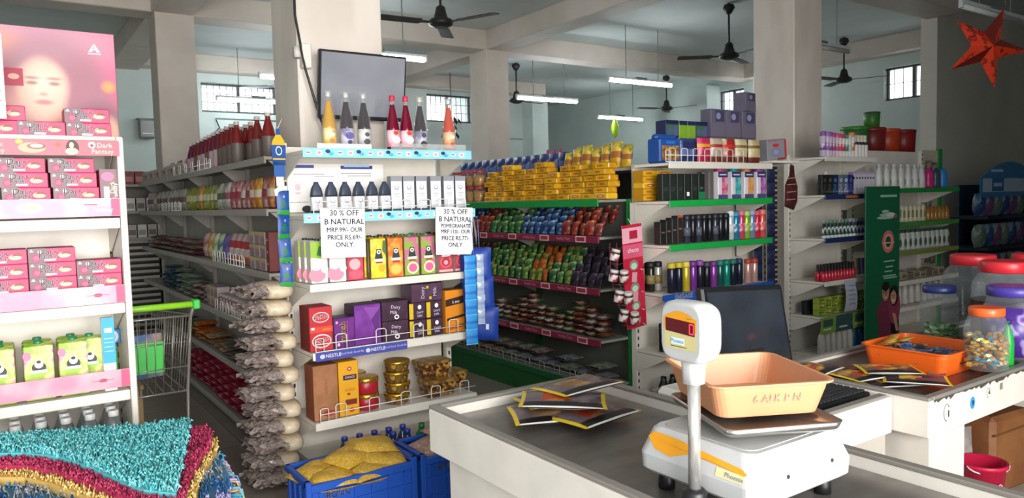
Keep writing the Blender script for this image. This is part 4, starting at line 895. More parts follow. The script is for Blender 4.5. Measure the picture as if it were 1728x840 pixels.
for z0, z1, hx, lb, g in ((.38, .568, '#1d1a20', 'black mesh backed rug under the striped rug', 0), (.19, .378, '#4a3a44', 'dark mauve folded rug low in the rug pile', .02), (0, .188, '#3a4450', 'dark grey rug lowest in the rug pile on the floor', 0)):
    b = MB(); reg = [(-.62, 2.93-g), (.1, 2.88-g), (.59-g, 2.69), (.56-g, 2.35), (.47-g, 1.95), (.36, 1.72+g), (-.62, 1.78+g)]; slab(b, reg, z0, z1, MIX(hx, '#2a2630', 30, .4, .6, .9, bump=.6)); tufts(b, [(.50, 2.65), (.575-g, 2.66), (.55-g, 2.35), (.46-g, 1.97), (.36, 1.76), (.30, 1.8), (.45, 2.35)], lambda x, y, z1=z1: z1-.01, 300, [hx, '#3a3340'], 7, .02); one('shag_rug', b, lb, 'rug')
# shopping trolley
t = tag(empty('shopping_trolley', (.57, 4.45, 0)), 'wire shopping trolley with a bright green handle in the dim aisle', 'trolley')
CW = M('#9d988f', .35, .6)
b = MB(); b.tube([(-.235, -.35, 1.01), (.235, -.35, 1.01)], .017, M('#8ccf2c', .35), 10); obj('handle', b, t, label='lime green handle')
for s in (-1, 1):
    b = MB(); b.box(s*.25-.018, s*.25+.018, -.38, -.31, .985, 1.035, M('#2eab3a', .4), .006); obj('handle_end', b, t, label='green plastic end')
b = MB()
tl, bl = [(-.24, -.29, .945), (.24, -.29, .945), (.19, .42, .90), (-.19, .42, .90)], [(-.21, -.25, .54), (.20, -.25, .54), (.15, .38, .58), (-.15, .38, .58)]
for ring in (tl, bl): b.tube(ring, .006, CW, 6, True)
for k in (.33, .66): b.tube([tuple(a+(c-a)*k for a, c in zip(p, q_)) for p, q_ in zip(bl, tl)], .0035, CW, 5, True)
for i in range(4):
    A, B_, C_, D = tl[i], tl[(i+1) % 4], bl[i], bl[(i+1) % 4]; nn = 11 if i % 2 == 0 else 14
    for k in range(nn+1): f = k/nn; b.tube([tuple(a+(c-a)*f for a, c in zip(C_, D)), tuple(a+(c-a)*f for a, c in zip(A, B_))], .0024, CW, 4)
for k in range(9): f = k/8; b.tube([tuple(a+(c-a)*f for a, c in zip(bl[0], bl[1])), tuple(a+(c-a)*f for a, c in zip(bl[3], bl[2]))], .0026, CW, 4)
obj('wire_basket', b, t)
b = MB(); b.quad([(-.17, -.255, .66), (.10, -.255, .66), (.10, -.25, .80), (-.17, -.25, .80)], M('#22b234', .4)); b.box(-.17, .10, -.262, -.256, .66, .82, M('#22b234', .4)); obj('flap', b, t, label='green plastic flap')
b = MB()
for s in (-1, 1): b.tube([(s*.24, -.345, 1.0), (s*.235, -.28, .93), (s*.21, -.25, .55), (s*.21, -.2, .28), (s*.22, -.26, .12)], .009, CW, 6); b.tube([(s*.21, -.22, .28), (s*.17, .38, .20), (s*.17, .40, .12)], .009, CW, 6)
b.tube([(-.21, -.22, .28), (.21, -.22, .28)], .007, CW); b.tube([(-.17, .38, .2), (.17, .38, .2)], .007, CW)
for k in range(5): b.tube([(-.16+.08*k, -.22, .28), (-.13+.065*k, .38, .2)], .003, CW, 4)
obj('frame', b, t)
for sx, sy in ((-.22, -.26), (.22, -.26), (-.17, .40), (.17, .40)):
    b = MB(); b.T = Matrix.Translation((sx, sy, .062)) @ Matrix.Rotation(math.pi/2, 4, 'Y'); b.lathe([(.02, -.014), (.06, -.012), (.062, 0), (.06, .012), (.02, .014)], BLACK, 14); b.T = None; b.box(sx-.02, sx+.02, sy-.012, sy+.012, .06, .125, CW); obj('castor', b, t)
for x, y, z, hx, lb in ((.48, 4.42, .585, '#7a3a52', 'maroon packet in the trolley behind the green flap'), (.63, 4.45, .585, '#5a7fb0', 'blue packet standing in the trolley near the far side')):
    put(bagk('grocery_packet', 'packet', .16, .24, .06, MIX(hx, '#b9a09a', 12, .45, .6), seed=12), x, y, z, lb, None, .2)
# wooden stool in the aisle behind the rack
t = tag(empty('wooden_stool', (.50, 5.15, 0)), 'pale wooden stool standing under and behind the trolley', 'stool'); WD = MIX('#a98a5e', '#97784e', 5, .35, .65, .55, stretch=(1, 8, 1))
b = MB(); b.box(-.18, .18, -.14, .14, .40, .43, WD, .004); obj('seat', b, t)
for sx in (-1, 1):
    for sy in (-1, 1):
        b = MB(); b.box(sx*.15-.02, sx*.15+.02, sy*.11-.02, sy*.11+.02, 0, .40, WD); obj('leg', b, t)
b = MB(); b.box(-.14, .14, -.12, -.10, .15, .19, WD); obj('stretcher', b, t)
# ------------------------------------------------------------------ goods on the biscuit rack
CRIM = '#c43a64'; DKR = M('#664049', .4)
def biscuit(w, h, cream=False):
    dec = [('p', [(0, 0), (.34, 0), (.52, .5), (.36, 1), (0, 1)], DKR), ('e', .16, .32, .095, .28, M('#a8335c')), ('e', .16, .32, .06, .17, M('#d15a7c')), ('p', [(.03, .76), (.12, .76), (.075, .95)], PAPER),
           ('e', .24, .76, .035, .13, PAPER), ('t', 'Dark', .5, .42, .72, PAPER, 1.15, 0, .0005), ('t', 'Fantasy', .42, .47, .41, PAPER, 1.15, 0, .0005), ('r', .34, .58, .12, .24, PAPER),
           ('e', .76, .48, .14, .2, M('#d9a686')), ('e', .80, .56, .10, .17, M('#8a4630')), ('e', .78, .44, .11, .12, M('#e8c3a4'))]
    return boxk('biscuit_box', 'box', w, .13, h, CRIM, dec, (), M('#7d1838'), c=.002)
KB = biscuit(.158, .0565)
g = 'crimson biscuit boxes on the promotional rack'
for i, x in enumerate((-.155, .003, .160, .320)): put(KB, x, 3.43, 1.801, f'crimson biscuit box lying in the bottom layer below the poster, {ORD[i]} from the sign side', g)
for i, x in enumerate((-.15, .03, .317)): put(KB, x, 3.432, 1.858, f'crimson biscuit box lying in the upper layer below the poster, {ORD[i]} from the sign side', g)
for lv, z, nm in ((0, 1.487, 'bottom'), (1, 1.544, 'second'), (2, 1.601, 'third'), (3, 1.658, 'top')):
    for i, x in enumerate((-.40, -.235, -.068, .095, .262)): put(KB, x-.006*lv+(.006 if i > 2 else 0), 3.41, z, f'crimson biscuit box under the printed strip, {nm} layer, {ORD[i]} from the sign side', g)
KBU = boxk('biscuit_box', 'box', .064, .13, .185, CRIM, [('r', 0, 1, 0, .34, M('#d2476e')), ('p', [(0, .3), (1, .42), (1, 1), (0, 1)], DKR), ('e', .45, .84, .36, .10, M('#c96c92')), ('r', .2, .5, .32, .62, PAPER), ('t', 'Dark', .13, .68, .6, M('#e8dc9a'), 1, 1.57), ('t', 'Fantasy', .12, .84, .52, PAPER, 1, 1.57), ('e', .5, .18, .3, .07, M('#e8c3a4'))], c=.002)
put(KBU, .376, 3.40, 1.487, 'crimson biscuit box standing upright against the white end panel', g)
for lv, z, nm in ((0, 1.1375, 'bottom'), (1, 1.1945, 'second'), (2, 1.2515, 'third'), (3, 1.3085, 'top')):
    for i, x in enumerate((-.32, -.157, .004, .165, .325)):
        if lv == 3 and i == 4: continue
        put(KB, x, 3.41, z, f'crimson biscuit box on the middle rack shelf, {nm} layer, {ORD[i]} from the dark edge', g)
# juice cartons
def carton(name, w, d, h, base, dec, cap='#1f6b3c', side=()):
    c = MB(); c.lathe([(.013, h-.002), (.016, h), (.016, h+.012), (.014, h+.016)], M(cap, .4), 12, .0, d*.45)
    s = MB(); s.prism([(0, h-.001), (d, h-.001), (d*.5, h+.008)], -w/2+.003, w/2-.003, asmat(base), 'x')
    return boxk(name, 'carton', w, d, h, base, dec, side, None, [('screw_cap', c), ('gable', s)], c=.004)
PEN = [('e', .5, .60, .24, .10, M('#2a2a30')), ('e', .5, .66, .15, .075, PAPER), ('e', .5, .70, .08, .03, M('#2a2a30')), ('r', .22, .78, .50, .55, PAPER)]
GUM = MIX('#8fb33a', '#d9df8a', 14, .42, .56, .4, '#e28aa6')
KG = carton('juice_carton', .10, .07, .215, GUM, PEN+[('e', .3, .2, .22, .09, M('#eef0dc')), ('e', .72, .17, .22, .08, M('#f3c9cf')), ('e', .12, .82, .14, .08, M('#e07a9a')), ('e', .88, .8, .12, .09, M('#d4e08a'))], '#1f7a4c', [('r', 0, 1, 0, 1, M('#5a3a2c')), ('r', .35, .6, .2, .85, M('#d9d5b8'))])
for i, x in enumerate((-.155, -.03, .098, .215, .278)): put(KG, x, 3.42+(.05 if i == 4 else 0), .77, f'green and pink juice carton with a green cap, {ORD[i]} on the lowest visible rack shelf', 'juice cartons on the promotional rack', -.08)
for i, x in enumerate((-.155, -.03, .098, .215)): put(KG, x, 3.52, .77, f'green and pink juice carton in the rack back row, {ORD[i]} from the dark edge', 'juice cartons on the promotional rack', -.08)
KTP = boxk('toothpaste_carton', 'box', .046, .04, .30, '#e9e9ea', [('r', 0, 1, .38, 1, M('#2a9ad0')), ('r', .2, .8, .80, .86, PAPER), ('t', 'Sensitive', .03, .5, .72, PAPER, 1, 0), ('r', .15, .85, .66, .67, M('#9fd0e8')), ('r', .15, .85, .60, .61, M('#9fd0e8')), ('r', .15, .85, .54, .55, M('#9fd0e8')), ('r', .2, .7, .25, .28, M('#b9b9c4'))])
put(KTP, .341, 3.40, .77, 'tall slim bright blue and white carton standing beside the juice cartons', 'small cartons')
KTS = boxk('small_carton', 'box', .05, .03, .062, '#2f84c0', [('e', .45, .5, .38, .42, PAPER), ('e', .4, .5, .2, .2, M('#e0a890'))]); put(KTS, .383, 3.60, .93, 'small blue and white carton hanging behind the tall blue one', None)
k = MB(); k.tube([(.383, 3.62, .99), (.383, 3.74, 1.0)], .003, WIRE); one('peg_hook', k, 'thin wire hook on the rack panel behind the tall blue carton', 'hook')
CB = roundk('clear_bottle', 'bottle', [(.036, 0), (.041, .008), (.041, .16), (.038, .19), (.018, .245), (.016, .25)], [CLEAR('#a9b0af', .42)]*5, 16, [('screw_cap', (lambda b: (b.lathe([(.019, .25), (.02, .252), (.02, .272), (.017, .275)], M('#e6e6e4', .4), 14), b)[1])(MB()))])
for j in range(3):
    for i, x in enumerate((.008, .093, .178, .263, .348)):
        put(CB, x+.012*j*0, 3.46+.086*j, .401, f'clear white capped bottle on the bottom rack shelf, {ORD[j]} row, {ORD[i]} along', 'clear bottles on the bottom rack shelf')

# ------------------------------------------------------------------ goods on the end shelf below the screen
def squash(name, liquid, label, cap, lblmark, wrap=False, cat='bottle'):
    lm = M(liquid, .12, 0, .03)
    b = MB(); b.lathe([(.032, 0), (.037, .006), (.037, .125), (.033, .16), (.024, .205), (.0155, .25), (.0145, .262)], lm, 18); b.lathe([(.0145, .262), (.0135, .285), (.0145, .288)], CLEAR('#cfc9c0', .55), 14)
    c = MB(); c.lathe([(.0155, .285), (.0165, .288), (.0165, .312), (.014, .315)], asmat(cap), 14)
    l = MB(); l.lathe([(.0377, .02), (.0377, .115)], asmat(label), 18)
    for th, z, hx, r in lblmark: l.T = Matrix.Rotation(th, 4, 'Z'); l.ell(0, z, r*1.25, r, -.0383, M(hx), 14); l.T = None
    parts = [('screw_cap', c), ('paper_label', l)]
    if wrap:
        w = MB(); w.lathe([(.041, .0), (.043, .02), (.042, .13), (.036, .19), (.026, .25), (.021, .30), (.027, .325)], CLEAR('#f0f2f5', .10, .05), 11); parts.append(('cellophane_wrap', w))
    return Kind(name, cat, b, parts)
SV = M('#d8d3cb', .3, .3)
KS = {'y': squash('squash_bottle', '#c9951c', MIX('#e8c23a', '#f3e6b0', 20, .45, .6), SV, [(-.6, .08, '#f1e9d8', .014), (-.6, .045, '#d8742a', .012), (-.35, .09, '#7a5a2a', .006)], True), 'p': squash('squash_bottle', '#2a1a26', MIX('#cfc9da', '#8f86b0', 18, .5, .6), SV, [(-.55, .075, '#5a4a9a', .02), (-.55, .04, '#2f2a5a', .012)], True),
      'g': squash('squash_bottle', '#1e1519', MIX('#c9c9c9', '#e4e0da', 18), SV, [(-.55, .085, '#4a3550', .012), (-.6, .045, '#2d2233', .016)], True), 'r': squash('squash_bottle', '#6e0b28', MIX('#f2a6b9', '#f7d3da', 20, .4, .6), '#d32a50', [(-.55, .10, '#d8432a', .013), (-.55, .06, '#f8dfe2', .022)]),
      'd': squash('squash_bottle', '#241521', MIX('#c4c2c8', '#8a86a0', 18), SV, [(-.5, .09, '#3c3360', .014), (-.5, .04, '#221a2c', .018)], True), 'o': squash('squash_bottle', '#c2431c', MIX('#e8a05a', '#f0c9a0', 18), SV, [(-.5, .085, '#f3ead8', .013), (-.5, .04, '#c9482a', .014)], True)}
for k, x, lb in (('y', 1.522, 'yellow squash bottle first in the row below the wall screen'), ('p', 1.624, 'wrapped dark squash bottle with a violet label next to the yellow bottle'), ('g', 1.728, 'wrapped black grape squash bottle with a grey label'),
                 ('r', 1.906, 'red syrup bottle with a pink cap, beside the black grape bottle'), ('r', 1.992, 'red syrup bottle with a pink cap, beside the wrapped dark bottle at the screen edge'), ('d', 2.084, 'wrapped dark bottle with a silver neck between red syrup and orange squash'), ('o', 2.278, 'orange squash bottle standing alone at the far end of the top shelf')):
    put(KS[k], x, 3.94, 1.812, lb, 'squash bottles on the top shelf', .6)
b = MB(); b.box(1.41, 1.72, 3.83, 4.05, 1.80, 1.812, WHITE, .003); b.box(1.41, 1.72, 3.83, 3.835, 1.80, 1.835, WHITE); one('display_tray', b, 'low white tray under the three wrapped squash bottles', 'tray')
b = MB(); b.box(1.84, 2.33, 3.83, 4.05, 1.80, 1.811, CLEAR('#e2e4e4', .4)); b.box(1.84, 2.33, 3.83, 3.834, 1.80, 1.845, CLEAR('#e9eaea', .35)); one('display_tray', b, 'clear tray under the red syrup and orange squash bottles', 'tray')
NV = MIX('#27303f', '#343f52', 15)
WB = Kind('wash_bottle', 'bottle', (lambda b: (loft(b, [rr(.028, .02, .012, 0), rr(.031, .023, .014, .01), rr(.031, .023, .014, .105), rr(.024, .018, .012, .14)], M('#e3e2e4', .35)), b.ell(0, .072, .014, .012, -.0236, M('#8f94a8')), b.ell(0, .074, .010, .008, -.024, M('#e9e9ee')), b.rect(-.016, .016, .045, .049, -.0236, M('#a9abb8')), b.rect(-.012, .012, .036, .039, -.0236, M('#b5b6c2')), b)[-1])(MB()),
      [('dark_shoulder', (lambda b: (loft(b, [rr(.0318, .0238, .014, .095), rr(.0318, .0238, .014, .108), rr(.026, .019, .012, .14), rr(.013, .011, .008, .165), rr(.011, .009, .006, .175)], NV), b)[1])(MB())), ('base_band', (lambda b: (loft(b, [rr(.0314, .0236, .014, 0), rr(.0316, .0238, .014, .022)], NV), b)[1])(MB()))])
for i, x in enumerate((1.405, 1.487, 1.567, 1.645, 1.725, 1.802)): put(WB, x, 3.86, 1.456, f'white face wash bottle with a dark shoulder, {ORD[i]} from the sachet strip', 'dark shouldered wash bottles', random.uniform(-.1, .1))
WC = boxk('wash_carton', 'box', .070, .05, .205, '#d9d8dc', [('r', 0, 1, .86, 1, M('#8c8d95')), ('r', 0, 1, 0, .1, M('#3a4250')), ('e', .5, .68, .2, .06, M('#8f94a8')), ('e', .5, .69, .14, .04, M('#eceaf0')), ('r', .25, .75, .5, .52, M('#a5a7b4')), ('r', .3, .7, .43, .445, M('#b0b2bd')), ('r', .25, .75, .3, .31, M('#b9bac4'))], [('r', 0, 1, 0, 1, M('#7d7f88'))], M('#777981'))
for i, x in enumerate((1.874, 1.952, 2.034, 2.128, 2.216, 2.296)): put(WC, x, 3.85, 1.456, f'pale grey wash carton beside the dark shouldered bottles, {ORD[i]} from them', 'pale wash cartons')
KJ = {}
LT = M('#f0e2e0', .4)
def nat(key, base, dec, cap='#24352c', side='#8f8468'): KJ[key] = carton('juice_carton', .092, .068, .222, base, dec, cap, [('r', 0, 1, 0, 1, M(side)), ('r', .4, .6, .15, .9, M('#ded6bd'))])
BADGE = [('p', [(.25, .48), (.78, .48), (.66, .74), (.38, .74)], M('#23332c')), ('e', .52, .665, .13, .055, PAPER), ('e', .52, .665, .06, .025, M('#23332c')), ('r', .2, .82, .43, .49, PAPER), ('r', .3, .75, .38, .415, M('#a8242f'))]
nat('l', '#efe3e2', [('p', [(0, .62), (1, .58), (1, 1), (0, 1)], M('#8db32f')), ('p', [(.35, .68), (.95, .62), (.9, .86), (.5, .9)], M('#2f6b2e')), ('e', .35, .2, .5, .17, M('#e58a9f')), ('e', .8, .33, .22, .09, M('#f6d9dc')), ('e', .3, .38, .25, .07, M('#f7e6e8'))], '#2a3a2a', '#d8cfc4')
nat('r', '#c9364e', [('e', .45, .4, .35, .14, M('#f0a9b0')), ('e', .5, .15, .45, .12, M('#e0566c')), ('p', [(0, .62), (1, .58), (1, 1), (0, 1)], M('#8db32f'))], '#2a3a2a', '#c9b9a8')
nat('y', MIX('#e0bd1a', '#f0da5a', 25), [('e', .3, .22, .25, .10, M('#f3d92a')), ('e', .7, .25, .22, .1, M('#e2a816')), ('e', .5, .1, .3, .08, M('#e9cf2a')), ('p', [(.75, .7), (1, .55), (1, .95), (.8, .95)], M('#4a6a32'))]+BADGE)
nat('o', MIX('#e06a1c', '#eb9a3a', 20), [('e', .5, .2, .42, .15, M('#f0a83a')), ('e', .5, .2, .34, .11, M('#f3bd5a'))]+BADGE)
nat('g', MIX('#8aa83a', '#c4668a', 16, .46, .54), [('e', .55, .2, .4, .16, M('#e6d6b0')), ('e', .55, .2, .28, .11, M('#e2608f'))]+BADGE, '#2c7a44')
nat('m', '#b93a48', [('e', .5, .28, .42, .16, M('#d05a68')), ('e', .5, .28, .3, .11, M('#a82a3c')), ('e', .5, .27, .16, .06, M('#e8a0a8')), ('r', 0, 1, .02, .08, M('#e0b0b0'))]+BADGE, '#2a3a2a', '#c9b9b0')
NM = {'l': 'white and green carton with pink fruit', 'r': 'red carton with green top', 'y': 'yellow pineapple juice carton', 'o': 'orange juice carton', 'g': 'green and pink guava juice carton', 'm': 'dark red pomegranate juice carton'}
CNT = {}
for j in range(3):
    for key, x in (('l', 1.395), ('l', 1.498), ('r', 1.60), ('y', 1.737), ('o', 1.843), ('g', 1.945), ('g', 2.052), ('m', 2.168), ('m', 2.278)):
        i = CNT[key, j] = CNT.get((key, j), 0)+1
        wh = {'l': f', {ORD[i-1]} from the sachet strip', 'g': (' beside the orange one' if i == 1 else ' beside the hanging sign'), 'm': (' under the sign' if i == 1 else ' at the blue pouch end')}.get(key, '')
        put(KJ[key], x-.006*j, 3.83+.078*j, 1.09, f'{NM[key]} in the {("front", "second", "back")[j]} row{wh}', 'one litre juice cartons', -.04)
# chocolate boxes
DPU = MIX('#3a2233', '#45293d', 12); VIO = MIX('#6a2a86', '#7d3c98', 6)
KK = boxk('chocolate_box', 'box', .128, .15, .238, '#b8242e', [('r', 0, 1, .42, .55, M('#d8442e')), ('e', .5, .76, .36, .12, M('#f0d9d9')), ('e', .5, .76, .33, .10, M('#c9303a')), ('t', 'KitKat', .13, .5, .765, PAPER, 1, .15, .001), ('e', .5, .22, .42, .16, M('#f0d9d9')), ('e', .5, .22, .38, .13, M('#c9303a')), ('t', 'KitKat', .15, .5, .22, PAPER, 1, .35, .001), ('r', .55, .9, .46, .5, M('#eb7a2a')), ('r', .06, .2, .49, .54, PAPER)], [('r', 0, 1, 0, 1, M('#7a2a28'))], M('#8f2028'))
put(KK, 1.39, 3.83, .726, 'red chocolate wafer box with white oval lettering, first on the violet strip shelf', 'chocolate boxes')
KM = boxk('chocolate_box', 'box', .118, .12, .165, MIX('#5a1f6e', '#6d2a82', 8), [('t', 'munch', .27, .42, .5, M('#e8d22a'), 1, 1.57, .0015), ('e', .14, .86, .06, .05, M('#d8a0c8')), ('e', .2, .12, .07, .06, M('#e0b0d0')), ('r', .62, .66, .2, .9, M('#b0457a'))], [('r', 0, 1, 0, 1, M('#6d646c'))], M('#4a3a50'))
put(KM, 1.52, 3.83, .726, 'short violet chocolate box with yellow upright lettering beside the red box', 'chocolate boxes')
KV = boxk('chocolate_box', 'box', .158, .14, .222, VIO, [('p', [(.35, .95), (.98, .9), (.62, .6)], M('#86479f')), ('p', [(.62, .6), (.98, .9), (.9, .1)], M('#5d2478'))], [('r', 0, 1, 0, 1, M('#3a2440'))], M('#3f3340'))
put(KV, 1.663, 3.84, .726, 'plain purple wrapped chocolate box in the middle of the violet strip shelf', 'chocolate boxes')
DM1 = boxk('chocolate_box', 'box', .165, .14, .112, DPU, [('t', 'Dairy', .24, .52, .68, M('#d8cbe0'), 1, -.12), ('t', 'Milk', .24, .44, .42, M('#d8cbe0'), 1, -.12), ('e', .55, .18, .09, .12, PAPER), ('e', .55, .18, .05, .06, DPU)], (), M('#2a1a26'))
put(DM1, 1.832, 3.84, .726, 'dark aubergine chocolate box, lower of two beside the purple wrapped one', 'chocolate boxes'); put(DM1, 1.832, 3.84, .839, 'dark aubergine chocolate box, upper of two beside the purple wrapped one', 'chocolate boxes')
DM2 = boxk('chocolate_box', 'box', .108, .14, .10, DPU, [('r', 0, .24, .05, .95, M('#d8b81a')), ('e', .62, .72, .11, .13, PAPER), ('t', 'Dairy', .2, .64, .42, M('#d8cbe0'), 1, .12), ('t', 'Milk', .2, .62, .2, M('#d8cbe0'), 1, .12)], (), M('#2a1a26'))
for i, (x, z, lb) in enumerate(((1.975, .726, 'lower inner'), (2.087, .726, 'lower outer'), (1.975, .828, 'upper inner'), (2.087, .828, 'upper outer'))): put(DM2, x, 3.84, z, f'dark chocolate box with a yellow band, {lb} one of the block of four', 'chocolate boxes')
DM3 = boxk('chocolate_box', 'box', .205, .14, .105, MIX('#4a2f44', '#553a4e', 12), [('t', 'Dairy', .3, .35, .5, M('#cbb9d2'), 1, 1.57), ('t', 'Milk', .3, .74, .5, M('#cbb9d2'), 1, 1.57), ('r', .46, .54, .72, .86, M('#c9b02a')), ('r', .55, .63, .1, .26, M('#c9b02a'))], (), M('#2a1a26'))
put(DM3, 2.043, 3.84, .929, 'dark chocolate box lying across the top of the block of four', 'chocolate boxes')
KO = boxk('chocolate_box', 'box', .132, .12, .255, '#df8a1a', [('p', [(0, .62), (1, .68), (1, .86), (0, .78)], M('#3a1f16')), ('t', '5 star', .09, .55, .72, PAPER, 1, .1), ('p', [(.05, .28), (1, .36), (1, .42), (.05, .34)], M('#3a1f16')), ('p', [(.1, .06), (1, .12), (1, .2), (.1, .14)], M('#b9541a'))], (), M('#7a4a1a'))
put(KO, 2.222, 3.83, .726, 'orange and brown chocolate box next to the hanging blue pouches', 'chocolate boxes')
KBX = boxk('chocolate_box', 'box', .138, .13, .30, MIX('#a8734e', '#9a6844', 8), [('t', 'cadbury', .09, .5, .6, M('#8f5238'), 1, 1.57), ('e', .6, .12, .25, .06, M('#a8382a'))], [('r', 0, 1, 0, 1, M('#8a4a34'))], M('#7d5238'))
put(KBX, 1.402, 3.83, .346, 'tall plain brown chocolate box on the shelf above the blue capped bottles', 'chocolate boxes')
KYX = boxk('chocolate_box', 'box', .115, .13, .302, '#e3a51c', [('e', .55, .86, .12, .04, M('#c9302a')), ('e', .55, .86, .05, .015, PAPER), ('r', .22, .9, .66, .75, M('#3f2440')), ('t', 'CHOCO', .05, .56, .705, PAPER), ('r', .3, .88, .2, .3, M('#7a2a24')), ('e', .6, .1, .14, .04, M('#c9302a')), ('r', .3, .8, .45, .5, M('#d98a1a')), ('r', .4, .55, .38, .42, M('#8a3a20'))], [('r', 0, 1, 0, 1, M('#c98a1a'))], M('#c9901a'))
put(KYX, 1.533, 3.83, .346, 'tall yellow chocolate box between the brown box and the red tins', 'chocolate boxes')
GOLD = M('#c99a34', .25, .8); RDM = M('#a81e2e', .35)
TIN = Kind('round_tin', 'tin', (lambda b: (b.lathe([(.066, 0), (.07, .004), (.07, .066), (.066, .07)], RDM, 22), b)[1])(MB()), [('gold_lid', (lambda b: (b.lathe([(.072, .066), (.073, .07), (.073, .088), (.068, .091)], GOLD, 22), b)[1])(MB()))])
for x, y, z, lb in ((1.67, 3.92, .346, 'red round tin with a gold lid, lower of the front pair'), (1.67, 3.92, .438, 'red round tin with a gold lid, upper of the front pair'), (1.66, 4.07, .346, 'red round tin, lower of the back pair'), (1.66, 4.07, .438, 'red round tin, topmost of the back pair')): put(TIN, x, y, z, lb, 'red round tins')
GT = Kind('sweet_tub', 'tin', (lambda b: (b.lathe([(.062, 0), (.066, .004), (.072, .04), (.073, .044)], MIX('#8a6a3a', '#4a2a20', 30, .45, .55, .3, '#c9a44a', metal=.3), 20), b)[1])(MB()), [('gold_lid', (lambda b: (b.lathe([(.075, .042), (.077, .045), (.077, .058), (.07, .062)], GOLD, 20), b)[1])(MB()))])
for i in range(4): put(GT, 1.862+.006*(i % 2), 3.92, .346+.063*i, f'round gold lidded sweet tub, {ORD[3-i]} from the top of its stack', 'gold lidded sweet tubs')
ST = Kind('chocolate_tray', 'box', (lambda b: (loft(b, [rr(.085, .055, .01, 0), rr(.10, .07, .012, .085)], MIX('#4a2a1e', '#8a6234', 40, .45, .55, .3, '#c99a3c'), smooth=False), b.rect(-.09, .09, .0, .0, -.06, GOLD), b)[-1])(MB()), [('gold_lid', (lambda b: (loft(b, [rr(.104, .074, .012, .082), rr(.104, .074, .012, .096), rr(.098, .068, .012, .10)], MIX('#b8934a', '#7a5a2c', 20, .4, .6, .3, metal=.3), smooth=False), b)[1])(MB()))])
for x, y, z, lb in ((2.13, 3.92, .346, 'square chocolate tray with a gold lid, lower inner one beside the tubs'), (2.335-.05, 4.05, .346, 'square chocolate tray at the outer end of the shelf above the second crate'), (2.14, 4.00, .447, 'square chocolate tray with a gold lid, topmost')): put(ST, x, y, z, lb, 'square chocolate trays')
# price sheets
def sheet(x0, x1, z0, z1, lines, label, y=3.772, rot=0):
    W, H = x1-x0, z1-z0; b = MB(); n = 8
    for i in range(n): # gently curling sheet
        za, zb = H*i/n, H*(i+1)/n; ya, yb = -.012*(1-i/n)**2, -.012*(1-(i+1)/n)**2
        b.quad([(0, ya, za), (W, ya, za), (W, yb, zb), (0, yb, zb)], PAPER); b.quad([(0, ya+.001, za), (W, ya+.001, za), (W, yb+.001, zb), (0, yb+.001, zb)], PAPER)
    for s, fz, size, sx in lines:
        y_ = -.012*(1-fz)**2-.0016; b.text(s, size, W*.5+.008, H*fz, y_, M('#55555e', .7), sx, 0, .0007)
    o = one('price_sign', b, label, 'sign', (x0, y, z0), (0, rot, 0)); return o
sheet(1.383, 1.632, 1.228, 1.488, (('30 % OFF', .91, .042, .98), ('B NATURAL', .73, .043, .98), ('MRP.99/- OUR', .565, .036, .92), ('PRICE RS.69/-', .41, .037, .92), ('ONLY.', .26, .037, 1)), 'white paper price sign hanging over the pink fruit cartons', rot=.03)
sheet(2.065, 2.315, 1.205, 1.482, (('30 % OFF', .90, .042, .98), ('B NATURAL', .74, .043, .98), ('POMEGRANATE', .60, .033, .85), ('MRP.110/- OUR', .48, .034, .88), ('PRICE RS.77/-', .34, .037, .9), ('ONLY.', .20, .036, 1)), 'white paper price sign hanging over the dark red pomegranate cartons', rot=.05)
b = MB(); b.quad([(2.34, 3.80, 1.44), (2.44, 3.95, 1.44), (2.47, 3.96, 1.30), (2.36, 3.79, 1.24)], M('#cfc6bf', .7)); b.quad([(2.34, 3.802, 1.44), (2.44, 3.952, 1.44), (2.47, 3.962, 1.30), (2.36, 3.792, 1.24)], M('#cfc6bf', .7)); one('price_sign', b, 'plain back of a paper sheet hanging at the blue pouch end of the shelf', 'sign')
# hanging strips beside the end shelf
SB1 = bagk('shampoo_sachet', 'sachet', .068, .128, .014, MIX('#123f86', '#1a4f9c', 12), [(0, .2, '#1f8a2f'), (.9, 1, '#123f86')], [(.5, .45, .2, '#166a3c'), (.55, .72, .12, '#8fa8c9')], seed=5)
for i, z in enumerate((1.46, 1.335, 1.21, 1.08)): put(SB1, 1.232-.004*math.sin(i*2), 3.885, z-.0+.0, f'blue and green sachet in the hanging strip, {ORD[i]} from the top', 'sachets in the blue and green strip', .2*math.sin(i*1.7), 0, .05*math.sin(i*2.2))
b = MB(); b.prism([(-.035, 0), (.035, 0), (.04, .10), (.03, .13), (.012, .16), (.01, .19), (-.01, .19), (-.012, .16), (-.03, .13), (-.04, .10)], 0, .003, M('#1f4a8c', .4)); b.prism([(-.038, .105), (.038, .105), (.03, .13), (.012, .158), (-.012, .158), (-.03, .13)], -.001, 0, M('#d8a81e')); b.ell(0, .075, .018, .024, -.0015, M('#c9d6e6')); b.ell(0, .075, .013, .018, -.002, M('#1f4a8c')); b.rect(-.034, .034, .028, .036, -.0015, M('#d8a81e')); b.rect(-.03, .03, -.06, .02, -.0, M('#28569a')); b.rect(-.02, .02, -.11, -.06, 0, M('#d3d0cc')); b.prism([(-.03, -.16), (.03, -.16), (.035, -.13), (0, -.10), (-.035, -.13)], -.002, 0, M('#c9cdd2')); b.tube([(0, .002, .19), (.04, .03, .25)], .0015, WIRE)
one('hanging_card', b, 'blue and yellow bottle shaped card above the blue and green sachets', 'card', (1.222, 3.885, 1.72), (0, 0, .1))
BP = MIX('#0f3590', '#123c96', 8, .4, .6, .5, '#1650a8', bump=.3)
